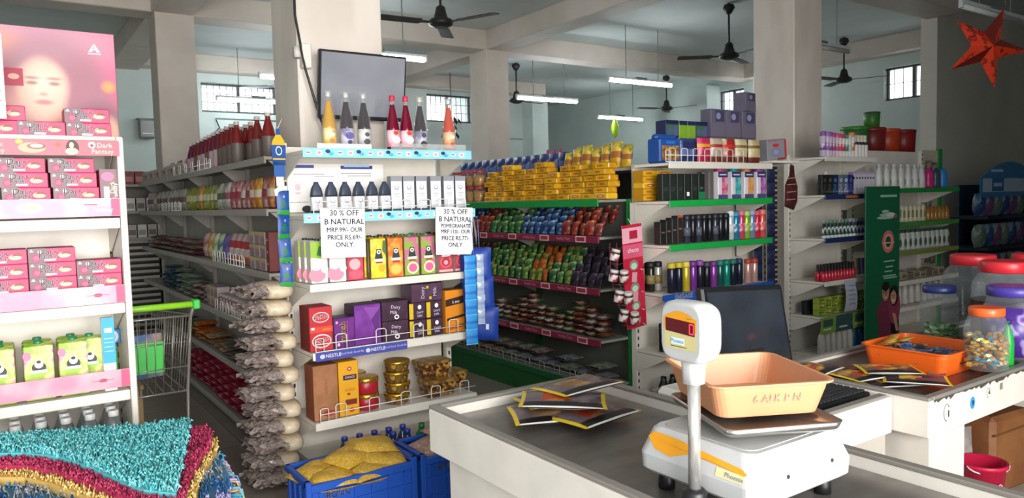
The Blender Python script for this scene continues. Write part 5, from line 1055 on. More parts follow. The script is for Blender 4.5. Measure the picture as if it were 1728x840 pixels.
POU = bagk('detergent_pouch', 'pouch', .19, .20, .055, BP, [(0, .04, '#3f8fd8'), (.96, 1, '#3f8fd8')], [(.62, .4, .07, '#c9d6ea')], nx=10, nz=12, seed=9)
for i, (x, z, rz, ry) in enumerate(((2.335, 1.03, -.6, .0), (2.345, .85, -.5, -.03), (2.355, .675, -.6, .04))): put(POU, x, 3.765-.012*i, z, ('blue detergent pouch, upper one hanging beside the orange chocolate box', 'blue detergent pouch, middle one of the hanging strip', 'blue detergent pouch, lowest one of the hanging strip')[i], 'blue detergent pouches', rz, 0, ry)
SKY = bagk('detergent_sachet', 'sachet', .075, .09, .012, '#2a90d8', [(0, .08, '#8fc9f0'), (.45, .55, '#1f70c0')], seed=4)
for i in range(6): put(SKY, 2.268, 3.72, 1.10-.088*i, f'sky blue sachet in the hanging strip, {ORD[i]} from the top', 'sachets in the sky blue strip', -.15)
CSH = bagk('clear_sachet', 'sachet', .045, .085, .01, M('#9fb0c9', .2), [(0, .08, '#c9d3e0'), (.4, .6, '#7f95bb')], seed=4)
for i in range(5): put(CSH, 2.325, 3.70, 1.11-.083*i, f'pale grey blue sachet beside the sky blue strip, {ORD[i]} from the top', 'sachets in the pale strip', -.3)
b = MB(); b.tube([(2.30, 3.76, 1.415), (2.30, 3.735, 1.30), (2.30, 3.73, 1.19)], .002, M('#5a7fc0')); b.tube([(2.36, 3.77, 1.40), (2.36, 3.76, 1.21)], .002, M('#5a7fc0')); one('hanging_string', b, 'thin cord holding up the blue pouches at the shelf corner', 'string')
# ------------------------------------------------------------------ goods on the long dim aisle shelf (they face the aisle)
Q = -math.pi/2
TONE[0] = .68  # the aisle's dimness is put into the colours: goods below are darkened
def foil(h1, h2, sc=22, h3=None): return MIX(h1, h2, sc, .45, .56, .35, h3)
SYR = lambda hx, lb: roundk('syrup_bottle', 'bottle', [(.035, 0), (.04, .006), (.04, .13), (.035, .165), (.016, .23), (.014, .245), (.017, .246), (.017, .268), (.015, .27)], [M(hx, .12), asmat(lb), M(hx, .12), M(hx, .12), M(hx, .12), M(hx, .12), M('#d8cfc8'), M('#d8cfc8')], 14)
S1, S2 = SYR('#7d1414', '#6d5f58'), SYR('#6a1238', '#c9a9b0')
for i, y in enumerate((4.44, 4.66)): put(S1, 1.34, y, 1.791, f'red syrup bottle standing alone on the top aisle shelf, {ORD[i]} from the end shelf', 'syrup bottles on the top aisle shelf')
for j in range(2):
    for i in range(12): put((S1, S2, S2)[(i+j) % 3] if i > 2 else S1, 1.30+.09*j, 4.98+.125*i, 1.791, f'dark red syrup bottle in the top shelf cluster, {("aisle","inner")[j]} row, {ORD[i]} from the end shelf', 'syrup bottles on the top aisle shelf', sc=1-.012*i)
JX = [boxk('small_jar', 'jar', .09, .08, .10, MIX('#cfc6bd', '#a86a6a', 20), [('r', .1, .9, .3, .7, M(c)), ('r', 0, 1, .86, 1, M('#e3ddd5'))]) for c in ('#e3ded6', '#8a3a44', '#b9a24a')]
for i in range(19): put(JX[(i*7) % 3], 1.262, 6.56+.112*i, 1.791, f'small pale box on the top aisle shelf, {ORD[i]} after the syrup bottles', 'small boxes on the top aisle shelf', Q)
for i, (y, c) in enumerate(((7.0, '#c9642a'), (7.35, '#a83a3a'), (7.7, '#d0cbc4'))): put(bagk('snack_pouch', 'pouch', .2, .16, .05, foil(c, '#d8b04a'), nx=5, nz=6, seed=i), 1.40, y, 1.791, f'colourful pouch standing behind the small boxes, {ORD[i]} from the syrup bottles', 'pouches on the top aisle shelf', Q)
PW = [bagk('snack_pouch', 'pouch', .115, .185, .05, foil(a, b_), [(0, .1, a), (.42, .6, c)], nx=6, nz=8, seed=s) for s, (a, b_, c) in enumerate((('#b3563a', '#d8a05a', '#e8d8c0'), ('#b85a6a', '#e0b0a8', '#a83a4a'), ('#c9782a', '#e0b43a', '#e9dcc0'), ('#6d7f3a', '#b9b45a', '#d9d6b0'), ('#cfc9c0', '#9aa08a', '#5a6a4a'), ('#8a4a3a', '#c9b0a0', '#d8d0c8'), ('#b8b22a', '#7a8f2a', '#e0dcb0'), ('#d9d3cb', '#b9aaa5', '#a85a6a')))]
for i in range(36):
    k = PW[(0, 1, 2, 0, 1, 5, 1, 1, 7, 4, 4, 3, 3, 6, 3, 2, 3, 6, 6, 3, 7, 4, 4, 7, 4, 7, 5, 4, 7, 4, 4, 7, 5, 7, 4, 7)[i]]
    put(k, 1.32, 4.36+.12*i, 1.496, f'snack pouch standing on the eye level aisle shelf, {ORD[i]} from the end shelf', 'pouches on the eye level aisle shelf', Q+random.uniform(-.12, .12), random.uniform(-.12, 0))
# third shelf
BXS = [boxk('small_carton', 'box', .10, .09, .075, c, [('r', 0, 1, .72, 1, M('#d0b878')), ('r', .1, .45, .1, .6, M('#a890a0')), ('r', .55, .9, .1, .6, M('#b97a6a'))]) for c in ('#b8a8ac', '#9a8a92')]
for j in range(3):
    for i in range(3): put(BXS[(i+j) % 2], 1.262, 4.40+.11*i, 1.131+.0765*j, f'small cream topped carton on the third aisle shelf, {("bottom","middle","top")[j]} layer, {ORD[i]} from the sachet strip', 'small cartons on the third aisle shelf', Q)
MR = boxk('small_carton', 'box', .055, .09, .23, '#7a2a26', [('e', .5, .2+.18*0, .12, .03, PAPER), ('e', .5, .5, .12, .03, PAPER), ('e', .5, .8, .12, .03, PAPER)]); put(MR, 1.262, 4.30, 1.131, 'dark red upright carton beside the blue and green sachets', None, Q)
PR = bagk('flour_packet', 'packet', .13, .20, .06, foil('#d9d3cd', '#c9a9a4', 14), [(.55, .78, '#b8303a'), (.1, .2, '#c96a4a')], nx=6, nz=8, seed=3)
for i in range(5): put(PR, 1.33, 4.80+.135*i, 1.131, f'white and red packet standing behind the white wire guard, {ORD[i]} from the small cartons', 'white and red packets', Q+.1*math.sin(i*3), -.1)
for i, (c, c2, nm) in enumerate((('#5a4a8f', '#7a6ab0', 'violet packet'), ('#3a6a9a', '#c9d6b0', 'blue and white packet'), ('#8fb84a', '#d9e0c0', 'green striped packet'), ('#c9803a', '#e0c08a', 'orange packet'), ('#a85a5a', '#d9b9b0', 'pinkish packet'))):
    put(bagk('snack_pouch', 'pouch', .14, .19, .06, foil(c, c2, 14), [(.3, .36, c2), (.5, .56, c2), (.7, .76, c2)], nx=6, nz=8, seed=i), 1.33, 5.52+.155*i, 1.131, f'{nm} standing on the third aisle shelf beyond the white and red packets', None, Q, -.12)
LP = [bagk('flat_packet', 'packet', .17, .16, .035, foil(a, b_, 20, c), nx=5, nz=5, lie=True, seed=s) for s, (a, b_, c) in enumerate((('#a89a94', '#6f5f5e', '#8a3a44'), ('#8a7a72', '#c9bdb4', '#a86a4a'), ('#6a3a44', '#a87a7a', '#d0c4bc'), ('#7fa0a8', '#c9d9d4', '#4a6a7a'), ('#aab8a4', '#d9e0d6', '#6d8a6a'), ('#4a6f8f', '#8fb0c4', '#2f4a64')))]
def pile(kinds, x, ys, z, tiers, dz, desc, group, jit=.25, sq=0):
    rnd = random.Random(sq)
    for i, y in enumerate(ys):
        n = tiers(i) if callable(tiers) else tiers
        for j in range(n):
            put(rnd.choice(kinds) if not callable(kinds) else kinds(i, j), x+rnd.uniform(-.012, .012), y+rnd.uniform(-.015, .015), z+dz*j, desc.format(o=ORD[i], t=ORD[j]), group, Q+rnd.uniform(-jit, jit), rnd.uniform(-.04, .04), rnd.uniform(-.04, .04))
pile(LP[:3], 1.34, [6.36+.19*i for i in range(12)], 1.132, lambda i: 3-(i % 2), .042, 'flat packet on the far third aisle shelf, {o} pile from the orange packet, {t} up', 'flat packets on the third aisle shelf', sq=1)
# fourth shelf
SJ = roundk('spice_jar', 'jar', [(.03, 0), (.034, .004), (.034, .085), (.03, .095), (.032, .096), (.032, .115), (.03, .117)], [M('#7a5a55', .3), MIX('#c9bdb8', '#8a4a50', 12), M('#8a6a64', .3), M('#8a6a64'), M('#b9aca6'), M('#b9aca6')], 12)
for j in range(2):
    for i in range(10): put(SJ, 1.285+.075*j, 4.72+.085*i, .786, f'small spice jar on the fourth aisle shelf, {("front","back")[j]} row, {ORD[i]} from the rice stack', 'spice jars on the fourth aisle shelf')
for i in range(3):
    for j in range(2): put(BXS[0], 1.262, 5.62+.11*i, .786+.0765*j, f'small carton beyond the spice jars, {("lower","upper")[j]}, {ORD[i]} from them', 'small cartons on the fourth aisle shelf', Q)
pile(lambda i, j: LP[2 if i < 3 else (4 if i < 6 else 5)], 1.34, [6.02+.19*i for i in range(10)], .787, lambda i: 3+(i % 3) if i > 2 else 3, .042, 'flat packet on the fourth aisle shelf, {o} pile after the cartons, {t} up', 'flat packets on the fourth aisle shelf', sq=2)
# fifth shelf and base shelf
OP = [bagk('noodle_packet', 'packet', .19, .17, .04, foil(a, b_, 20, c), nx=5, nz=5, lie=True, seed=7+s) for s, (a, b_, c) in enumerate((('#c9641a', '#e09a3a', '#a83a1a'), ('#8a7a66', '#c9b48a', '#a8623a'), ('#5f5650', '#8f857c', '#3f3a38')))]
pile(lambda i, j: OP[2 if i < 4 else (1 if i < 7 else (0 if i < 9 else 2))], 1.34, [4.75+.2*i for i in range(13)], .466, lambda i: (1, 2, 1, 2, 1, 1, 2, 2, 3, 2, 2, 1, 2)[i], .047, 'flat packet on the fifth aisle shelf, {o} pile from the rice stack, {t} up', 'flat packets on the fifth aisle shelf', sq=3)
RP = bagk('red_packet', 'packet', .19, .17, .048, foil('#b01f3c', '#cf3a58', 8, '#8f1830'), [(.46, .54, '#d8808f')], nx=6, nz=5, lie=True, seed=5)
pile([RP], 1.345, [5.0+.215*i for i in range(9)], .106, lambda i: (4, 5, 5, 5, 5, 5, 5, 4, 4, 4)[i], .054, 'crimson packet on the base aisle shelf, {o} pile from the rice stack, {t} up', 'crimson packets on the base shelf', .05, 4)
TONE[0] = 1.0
# far end shelf
BT = boxk('flat_carton', 'box', .42, .30, .072, '#1d1c1c', [('r', .06, .97, .38, .86, M('#a59c92'))])
for j in range(14):
    for i in range(3): put(BT, 1.0+.44*i, 10.22, .101+.075*j, f'flat black carton with a pale front on the far shelf, {ORD[j]} layer up, {ORD[i]} across', 'flat black cartons on the far shelf')
FJ = [boxk('small_carton', 'box', .1, .1, .16, c, [('r', .1, .9, .2, .6, M(d))]) for c, d in (('#7a2a30', '#a86a6a'), ('#c9c4bc', '#8f8a84'), ('#a8a098', '#6a5a55'))]
for r, z in enumerate((1.171, 1.501, 1.831)):
    for i in range(11): put(FJ[0 if r == 2 and i < 7 else 1+(i+r) % 2], .78+.115*i, 10.23, z, f'small carton on the far shelf, {("lower","middle","top")[r]} row, {ORD[i]} from the rack side', 'small cartons on the far shelf')

# ------------------------------------------------------------------ goods on the green framed shelf
YN = boxk('noodle_packet', 'packet', .132, .10, .041, foil('#c48e14', '#d4a228', 9, '#b47e0e'), [('r', .06, .94, .1, .9, foil('#d8a41c', '#e3b838', 12)), ('e', .42, .5, .24, .22, M('#b86a1c'))], [('r', 0, 1, 0, 1, M('#c08a18'))], foil('#d29a16', '#e0b030', 12), c=.007)
YF = boxk('noodle_packet', 'packet', .132, .10, .041, '#dfae22', [('r', 0, 1, .82, 1, M('#ecca5a')), ('e', .5, .5, .27, .25, M('#c8331c')), ('e', .5, .5, .18, .12, M('#e9b9a0'))], (), M('#d8a622'), c=.006)
rnd = random.Random(31)
for i in range(11):
    n = (6, 5, 6, 6, 5, 7, 6, 6, 7, 5, 6, 7, 6, 7, 5, 7, 6, 7, 6)[i]
    for j in range(n): put(YF if rnd.random() < .09 else YN, GXF+.015+rnd.uniform(0, .045), 3.793+.139*i+rnd.uniform(-.014, .014)*(j > 1), 1.501+.0412*j, f'yellow noodle packet on the green shelf top, {ORD[i]} pile from the perfume end, {ORD[j]} up', 'yellow noodle packets', Q+rnd.uniform(-.14, .14)*(j > 0))
RJ = Kind('snack_jar', 'jar', (lambda b: (b.lathe([(.05, .004), (.056, .01), (.056, .075), (.048, .095)], MIX('#a8742c', '#c9a04a', 30, .4, .6, .3, '#7a4a20'), 14), b.lathe([(.052, 0), (.059, .006), (.059, .10), (.044, .118)], CLEAR('#d8d2c8', .15), 14), b)[-1])(MB()), [('lid', (lambda b: (b.lathe([(.046, .114), (.048, .116), (.048, .134), (.044, .136)], M('#b8302f', .4), 14), b)[1])(MB()))])
for i in range(4):
    for j in range(2): put(RJ, GXF+.075, 5.40+.125*i, 1.501+.1365*j, f'clear snack jar with a red lid beyond the noodle packets, {ORD[i]} from them, {("lower","upper")[j]}', 'red lidded snack jars')
for i in range(2):
    for j in range((5, 5)[i]): put(YF if (i+j) % 3 == 2 else YN, 3.625+.136*i, 3.585, 1.481+.0412*j, f'yellow noodle packet behind the dark perfume boxes, {ORD[i]} pile from the aisle, {ORD[j]} up', 'yellow noodle packets', rnd.uniform(-.06, .06))
BP2 = bagk('detergent_pouch', 'pouch', .12, .165, .06, foil('#27305f', '#3a4a86', 12, '#aab6d0'), [(0, .07, '#1c2346'), (.3, .5, '#5a6fa8')], nx=6, nz=7, seed=3)
for j in range(2):
    for i in range(13): put(BP2, 3.76+.09*j, 4.68+.128*i, 1.722, f'navy blue pouch behind the yellow noodle packets, {("front","back")[j]} row, {ORD[i]} from the yellow pouches', 'navy pouches above the noodle packets', Q+rnd.uniform(-.04, .04))
YP = bagk('snack_pouch', 'pouch', .12, .21, .06, foil('#c99a1c', '#e0c24a', 14, '#7a8a2a'), [(0, .08, '#b8861a'), (.42, .6, '#a8642a')], nx=6, nz=8, seed=4)
for i in range(13): put(YP, 3.70+.06*(i % 2), 3.90+.055*i, 1.722, f'tall yellow pouch on top of the green shelf, {ORD[i]} from the blue handled pack', 'tall yellow pouches', Q+rnd.uniform(-.3, .3), -.15, 0, .72+.1*(i % 3))
PKB = roundk('cleaner_bottle', 'bottle', [(.03, 0), (.032, .1), (.026, .16), (.012, .2), (.012, .22)], [M('#c02a6a')]*4, 10)
for i in range(3): put(PKB, 3.99, 5.0+.09*i, 1.722, f'pink bottle top behind the navy pouches, {ORD[i]} of three', 'pink bottles')
hb = MB(); hb.box(-.1, .1, 0, .12, 0, .16, M('#1c4f9c'), .01); paint(hb, .2, .16, 0, [('r', .1, .9, .1, .7, foil('#b98a4a', '#8a5a2a', 30)), ('r', .3, .7, .78, .9, M('#2f6fc0'))]); hb.box(-.1, .1, .03, .09, .15, .19, M('#1c4f9c'), .015)
one('handled_pack', hb, 'blue handled carton behind the wire guard above the perfumes', 'box', (3.69, 3.46, 1.731))
def tri(cols): return [bagk('snack_packet', 'packet', .078, .10, .036, foil(a, b_, 26, c), nx=5, nz=5, seed=s) for s, (a, b_, c) in enumerate(cols)]  # dim light of the green shelf is put into these darkened packet colours
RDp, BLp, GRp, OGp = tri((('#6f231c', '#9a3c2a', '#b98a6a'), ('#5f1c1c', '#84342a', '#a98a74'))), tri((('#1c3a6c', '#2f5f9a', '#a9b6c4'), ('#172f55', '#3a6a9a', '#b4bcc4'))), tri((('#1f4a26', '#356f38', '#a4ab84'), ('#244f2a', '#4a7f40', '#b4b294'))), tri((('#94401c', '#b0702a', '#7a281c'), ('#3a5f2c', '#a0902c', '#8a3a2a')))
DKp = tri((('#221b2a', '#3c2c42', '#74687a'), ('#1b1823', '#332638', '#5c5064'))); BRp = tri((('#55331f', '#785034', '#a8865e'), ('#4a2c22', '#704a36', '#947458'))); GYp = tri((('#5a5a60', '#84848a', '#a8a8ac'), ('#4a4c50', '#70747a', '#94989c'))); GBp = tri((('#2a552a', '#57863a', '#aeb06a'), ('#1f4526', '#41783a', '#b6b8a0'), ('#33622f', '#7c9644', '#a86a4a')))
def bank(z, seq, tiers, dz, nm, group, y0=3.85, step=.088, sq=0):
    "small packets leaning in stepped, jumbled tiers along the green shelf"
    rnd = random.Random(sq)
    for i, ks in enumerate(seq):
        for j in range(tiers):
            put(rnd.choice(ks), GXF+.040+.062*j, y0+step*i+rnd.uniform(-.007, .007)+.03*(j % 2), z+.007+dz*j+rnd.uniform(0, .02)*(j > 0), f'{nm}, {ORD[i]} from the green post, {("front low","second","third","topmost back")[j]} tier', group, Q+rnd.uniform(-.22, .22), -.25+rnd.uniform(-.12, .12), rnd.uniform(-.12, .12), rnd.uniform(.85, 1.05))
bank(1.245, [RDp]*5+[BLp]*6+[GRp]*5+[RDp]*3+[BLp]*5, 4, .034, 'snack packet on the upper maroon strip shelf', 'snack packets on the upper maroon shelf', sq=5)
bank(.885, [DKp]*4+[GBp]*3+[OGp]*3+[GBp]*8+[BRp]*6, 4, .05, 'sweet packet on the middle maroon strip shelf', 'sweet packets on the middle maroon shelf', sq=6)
LB = [bagk('biscuit_packet', 'packet', .105, .11, .041, foil(a, b_, 22, c), nx=5, nz=5, lie=True, seed=s) for s, (a, b_, c) in enumerate((('#54221c', '#7a4034', '#a08a78'), ('#472820', '#6a4436', '#8f8070'), ('#6a3420', '#8a5a38', '#542626'), ('#43502c', '#6a7044', '#94907a'), ('#5a4a44', '#8a7870', '#b4aaa0')))]
pile(LB, GXF+.085, [3.86+.116*i for i in range(18)], .536, lambda i: (4, 5, 6, 4, 3, 4, 4, 6, 5, 3, 3, 4, 3, 3, 3, 4, 3, 4, 3, 3)[i], .041, 'biscuit packet on the lower maroon strip shelf, {o} pile from the green post, {t} up', 'biscuit packets on the lower maroon shelf', .25, 7)
LG = [bagk('grain_bag', 'bag', .16, .17, .06, foil(a, b_, 12, c), nx=6, nz=6, lie=True, seed=s) for s, (a, b_, c) in enumerate((('#5f6068', '#85868c', '#47484e'), ('#6a5a52', '#8f8078', '#4f4640'), ('#606a5a', '#848c7a', '#45503f')))]
pile(LG, GXF+.135, [3.92+.185*i for i in range(15)], .218, lambda i: (2, 1, 2, 1, 2, 2, 2, 2, 3, 4, 4, 3, 3, 2, 2)[i], .071, 'dull grain bag on the bottom green shelf, {o} pile from the post, {t} up', 'grain bags on the bottom green shelf', .12, 8)
# red promotional card and hazelnut jars at the green post
b = MB(); b.box(-.10, .10, 0, .004, -.35, .34, M('#c41f3f', .4), .001); b.rect(-.1, .1, .22, .32, -.001, M('#e9a9ba')); b.rect(-.03, .05, .245, .30, -.0016, M('#b01f3c')); b.rect(-.1, .1, .12, .21, -.001, M('#d9587a')); b.text('choco', .045, 0, .17, -.0016, PAPER)
for z in (.07, -.08, -.20, -.30): b.ell(.0, z, .045, .035, -.0014, M('#7d8a72')); b.ell(.0, z-.006, .03, .022, -.0018, M('#c9d0c2')); b.tube([(.05, -.004, z-.03), (.05, -.03, z-.035)], .003, M('#d9d5cf'))
for z in (-.01, -.14): b.quad([(-.03, -.0016, z-.03), (.02, -.0016, z-.035), (.03, -.0016, z+.03), (-.02, -.0016, z+.035)], M('#d9a0a8'))
b.tube([(0, .002, .34), (0, .03, .38)], .002, WIRE)
o = one('promotional_card', b, 'tall red and pink card with round windows hanging on the green post', 'card', (3.44, 3.56, .99), (0, -.06, .1))
NJ = roundk('spread_jar', 'jar', [(.022, 0), (.03, .006), (.031, .05), (.026, .06), (.026, .062), (.028, .063), (.028, .08), (.026, .081)], [M('#4a1f1f', .3), MIX('#d9d3d0', '#a8303a', 14), M('#4a1f1f'), M('#4a1f1f'), M('#d8d6d2'), M('#d8d6d2'), M('#d8d6d2')], 12)
for i, (x, y, z, tl) in enumerate(((3.22, 3.52, 1.10, .2), (3.235, 3.55, .965, .1), (3.29, 3.50, .96, -.1), (3.26, 3.53, .83, .1), (3.32, 3.49, .82, -.15), (3.30, 3.53, .70, .1), (3.36, 3.48, .685, -.1))): put(NJ, x, y, z, f'small white labelled jar in the net beside the red card, {ORD[i]} from the top', 'spread jars in the hanging net', tl, .15, tl)
b = MB()
for dx in (-.03, .03): b.tube([(3.22+dx, 3.52, 1.22), (3.24+dx, 3.54, 1.0), (3.29+dx, 3.515, .8), (3.34+dx, 3.50, .67)], .0025, M('#6a2a33'))
for z, x in ((1.19, 3.225), (1.09, 3.23), (.955, 3.255), (.82, 3.285), (.68, 3.335)): b.tube([(x-.05, 3.52, z), (x, 3.47, z-.005), (x+.06, 3.50, z)], .0025, M('#6a2a33'))
one('hanging_net', b, 'dark red net strip holding spread jars beside the red card', 'net')

# ------------------------------------------------------------------ goods on the perfume end shelf
def can(name, hx, cap, h=.185, r=.023, band=None, cat='can', n=12):
    bm = M(hx, .22, .35) if isinstance(hx, str) else hx; cm = asmat(cap)
    c = MB(); c.lathe([(r*.95, h*.82), (r, h*.83), (r, h*.97), (r*.7, h)], cm, n)
    parts = [('spray_cap', c)]
    if band: l = MB(); l.lathe([(r*1.01, h*.25), (r*1.01, h*.55)], asmat(band), n); parts.append(('label_band', l))
    return roundk(name, cat, [(r*.9, 0), (r, .004), (r, h*.78), (r*.85, h*.83)], [bm]*3, n, parts)
PB_ = boxk('perfume_box', 'box', .062, .05, .175, '#1f2622', [('r', .2, .8, .35, .5, M('#2f3a34'))], (), M('#2a302c')); PBG = boxk('perfume_box', 'box', .062, .05, .175, '#1d2421', [('r', 0, 1, 0, .3, M('#1b7a4a')), ('r', .2, .7, .4, .5, M('#4a5a50'))])
PBW = boxk('perfume_box', 'box', .062, .05, .175, '#20241f', [('r', .35, .75, .15, .3, PAPER)]); PBY = boxk('perfume_box', 'box', .055, .05, .19, '#57504f', [('r', .1, .3, 0, 1, M('#7a7372'))])
for i, (k, x) in enumerate(((PB_, 3.62), (PB_, 3.69), (PB_, 3.76), (PBW, 3.83), (PB_, 3.90), (PBG, 3.97))): put(k, x, 3.44, 1.481, f'dark glossy perfume box on the upper green lip shelf, {ORD[i]} from the aisle', 'dark perfume boxes on the upper shelf')
for i, x in enumerate((4.03, 4.09)): put(PBY, x, 3.46, 1.481, f'tall grey perfume box {("beside the green based one", "beside the pink talc")[i]}', 'dark perfume boxes on the upper shelf')
TAL = {}
for nm, c, c2 in (('pink', '#c94a7a', '#e9a9b9'), ('teal', '#2a9aa0', '#7fc9cc'), ('orange', '#d8913a', '#e0b080'), ('purple', '#a04a9a', '#c29acb')):
    def ext(b, c2=c2): b.rect(-.05, .05, .15, .19, -.0335, M('#3a3a6e')); b.rect(-.05, .05, 0, .03, -.0335, M('#4a4a7a')); b.rect(-.012, .05, .03, .15, -.0336, MIX(c, c2, 20, .4, .6)); b.rect(-.035, .035, .165, .172, -.0345, PAPER)
    bb = MB(); loft(bb, [rr(.05, .033, .008, 0), rr(.05, .033, .008, .19)], M('#dcd6dc', .3), smooth=False); ext(bb)
    cc = MB(); cc.lathe([(.03, .19), (.034, .193), (.034, .214), (.03, .218)], M(c, .3), 14); TAL[nm] = Kind('talc_pack', 'box', bb, [('flip_cap', cc)])
for nm, x in (('pink', 4.175), ('teal', 4.32), ('orange', 4.462), ('purple', 4.603)): put(TAL[nm], x, 3.46, 1.481, f'pale talc pack with a {nm} cap and {nm} front on the upper green lip shelf', 'talc packs')
for i, x in enumerate((3.59, 3.645, 3.70, 3.755)): put(boxk('perfume_box', 'box', .05, .06, .15+.012*i, ('#161616', '#1f1a18', '#242022', '#2a1f1c')[i], [('r', .2, .8, .5, .56, M('#6a5a4a')), ('r', 0, 1, .93, 1, M(('#161616', '#1f1a18', '#242022', '#c94a2a')[i]))]), x, 3.44, 1.191, f'black perfume carton on the lower green lip shelf, {ORD[i]} from the aisle', 'black perfume cartons on the lower shelf')
BKC, GYC = can('deodorant_can', '#1c1e22', '#15161a', .19, .026), can('deodorant_can', '#3a3d48', '#23252e', .19, .026, '#565a6a')
for i in range(8): put((GYC, BKC, GYC, BKC, BKC, GYC, BKC, BKC)[i], 3.815+.057*i, 3.44, 1.191, f'black deodorant can on the lower green lip shelf, {ORD[i]} from the perfume cartons', 'black deodorant cans on the lower shelf')
for i, (c, cp, nm) in enumerate((('#c9d6da', '#d9dfe0', 'white'), ('#1f7fa8', '#2a90b8', 'sea blue'), ('#d84a70', '#e06a8a', 'pink'), ('#8fbf3a', '#a8d05a', 'lime'), ('#7f8fb8', '#94a3c9', 'lavender'), ('#d82a44', '#e04a5a', 'red'), ('#e2605a', '#e87f74', 'coral'))): put(can('deodorant_can', c, cp, .205-.006*(i % 2), .028, MIX(c, '#e6e0dc', 30, .5, .6)), 4.262+.0595*i, 3.44, 1.191, f'{nm} deodorant can among the bright cans on the lower green lip shelf', 'bright deodorant cans')
for i, (c, cp, nm) in enumerate((('#22263a', '#c9b42a', 'first yellow topped'), ('#22263a', '#c9b42a', 'second yellow topped'), ('#c9b52c', '#d8c64a', 'all yellow'), ('#7a3a9a', '#6a2f8a', 'tall violet'), ('#2a2433', '#8a4aa0', 'black with violet top'), ('#1f2126', '#3a3f48', 'black grey topped'), ('#8a3f9a', '#6f2f86', 'purple'), ('#1f5a52', '#1a7f74', 'first teal'), ('#1a8a7a', '#16705f', 'second teal'), ('#232a3a', '#1d6f64', 'dark green topped'), ('#23283a', '#1d3f5a', 'dark navy'))): put(can('deodorant_can', c, cp, .20 if i < 5 else .185, .028), 3.662+.0695*i, 3.44, .866, f'{nm} deodorant can on the blue strip shelf', 'deodorant cans on the blue strip shelf')
for i, x in enumerate((4.455, 4.53)): put(can('deodorant_can', '#c9a09a', '#b8402f', .175, .026), x, 3.44, .866, f'pale red topped can at the end of the blue strip shelf, {ORD[i]} of two', 'deodorant cans on the blue strip shelf')
for i, (x, y) in enumerate(((3.63, 3.60), (3.70, 3.60), (3.63, 3.67))): put(can('deodorant_can', ('#2a2723', '#b9b6b0', '#3a342a')[i], '#1c1b1b', .20, .03, '#8a7a4a'), x, y, .866, f'black topped spray can at the card side of the blue strip shelf, {ORD[i]} of three', 'black topped cans')
for i, (x, c) in enumerate(((3.64, '#1f1e1f'), (3.72, '#8a7434'), (3.79, '#6d5c2c'), (3.86, '#2a2724'))): put(can('deodorant_can', c, '#1c1b1b', .19, .03), x, 3.50, .466, f'dark spray can on the shelf below the blue strip, {ORD[i]} from the red card', 'spray cans below the blue strip')
for i, x in enumerate((3.66, 3.75, 3.84, 3.93)): put(roundk('hair_oil_bottle', 'bottle', [(.034, 0), (.036, .01), (.036, .1), (.02, .14), (.02, .165)], [M('#2a2a28', .2)]*4, 12), x, 3.52, .121, f'dark squat bottle on the base of the perfume shelf, {ORD[i]} from the red card', 'dark squat bottles')
# packs on the wire guarded top shelf and cartons behind
SP = [bagk('snack_pouch', 'pouch', .135, .17, .06, foil(a, b_, 10), [(0, .3, c), (.62, .78, d)], nx=7, nz=8, seed=s) for s, (a, b_, c, d) in enumerate((('#c9305a', '#d8587a', '#b8284a', '#e0a51c'), ('#b9aa94', '#cfc2ac', '#7a3a2c', '#a8302a'), ('#a8302a', '#d9cba8', '#7a2420', '#c9302a'), ('#cdbf94', '#d9cfae', '#7a3a2a', '#8a6a3a'), ('#c2b07f', '#d6c9a0', '#6a2a20', '#7a5a30')))]
for i, x in enumerate((3.99, 4.115, 4.25, 4.385, 4.53)): put(SP[i], x, 3.44, 1.731, ('pink and yellow pouch', 'pale brown pouch next to the pink one', 'cream and red pouch in the middle', 'cream pouch second from the grey carton', 'cream and dark red pouch beside the tilted carton')[i]+' behind the wire guard', 'pouches on the wire guarded shelf', .05*math.sin(i*5))
for i, x in enumerate((3.84, 3.90)): put(BP2, x, 3.48, 1.731, f'dark blue pouch behind the wire guard, {ORD[i]} from the handled carton', 'pouches on the wire guarded shelf')
DB = boxk('drink_carton', 'box', .125, .1, .15, '#262c52', [('r', .05, .95, .3, .8, MIX('#3f6a4a', '#5a5f8a', 12)), ('r', 0, 1, .85, 1, M('#1c2244'))]); GBx = boxk('drink_carton', 'box', .08, .1, .15, '#7fa82f', [('r', 0, 1, .8, 1, M('#20284f')), ('r', .1, .9, .1, .2, M('#4f7a24'))])
MVB = boxk('malt_carton', 'box', .16, .1, .20, '#666074', [('r', .3, .9, .55, .95, M('#45405f')), ('e', .5, .75, .16, .12, M('#8f95b8')), ('r', 0, 1, 0, .5, M('#6e6678'))])
for i, x in enumerate((3.80, 3.93, 4.06, 4.19)): put(DB, x, 3.60, 1.731, f'dark blue drink carton behind the pouches, {ORD[i]} from the handled carton, lower', 'dark drink cartons')
for i, (k, x) in enumerate(((DB, 3.86), (GBx, 3.97), (GBx, 4.055), (DB, 4.16))): put(k, x, 3.60, 1.882, f'drink carton stacked above the lower dark ones, {ORD[i]} from the noodle packets', 'dark drink cartons')
for i, (x, z) in enumerate(((4.34, 1.731), (4.51, 1.731), (4.34, 1.932), (4.51, 1.932))): put(MVB, x, 3.60, z, f'grey mauve malt drink carton, {("lower inner","lower outer","upper inner","upper outer")[i]} beside the marble pillar', 'malt drink cartons')
put(MVB, 4.69, 3.60, 1.731, 'grey mauve malt drink carton right against the marble pillar, lower'); put(MVB, 4.69, 3.60, 1.932, 'grey mauve malt drink carton against the marble pillar, middle'); put(MVB, 4.71, 3.60, 2.133, 'dark malt drink carton topmost, beside the small bright window', None, .2, sc=(1, 1, .7))
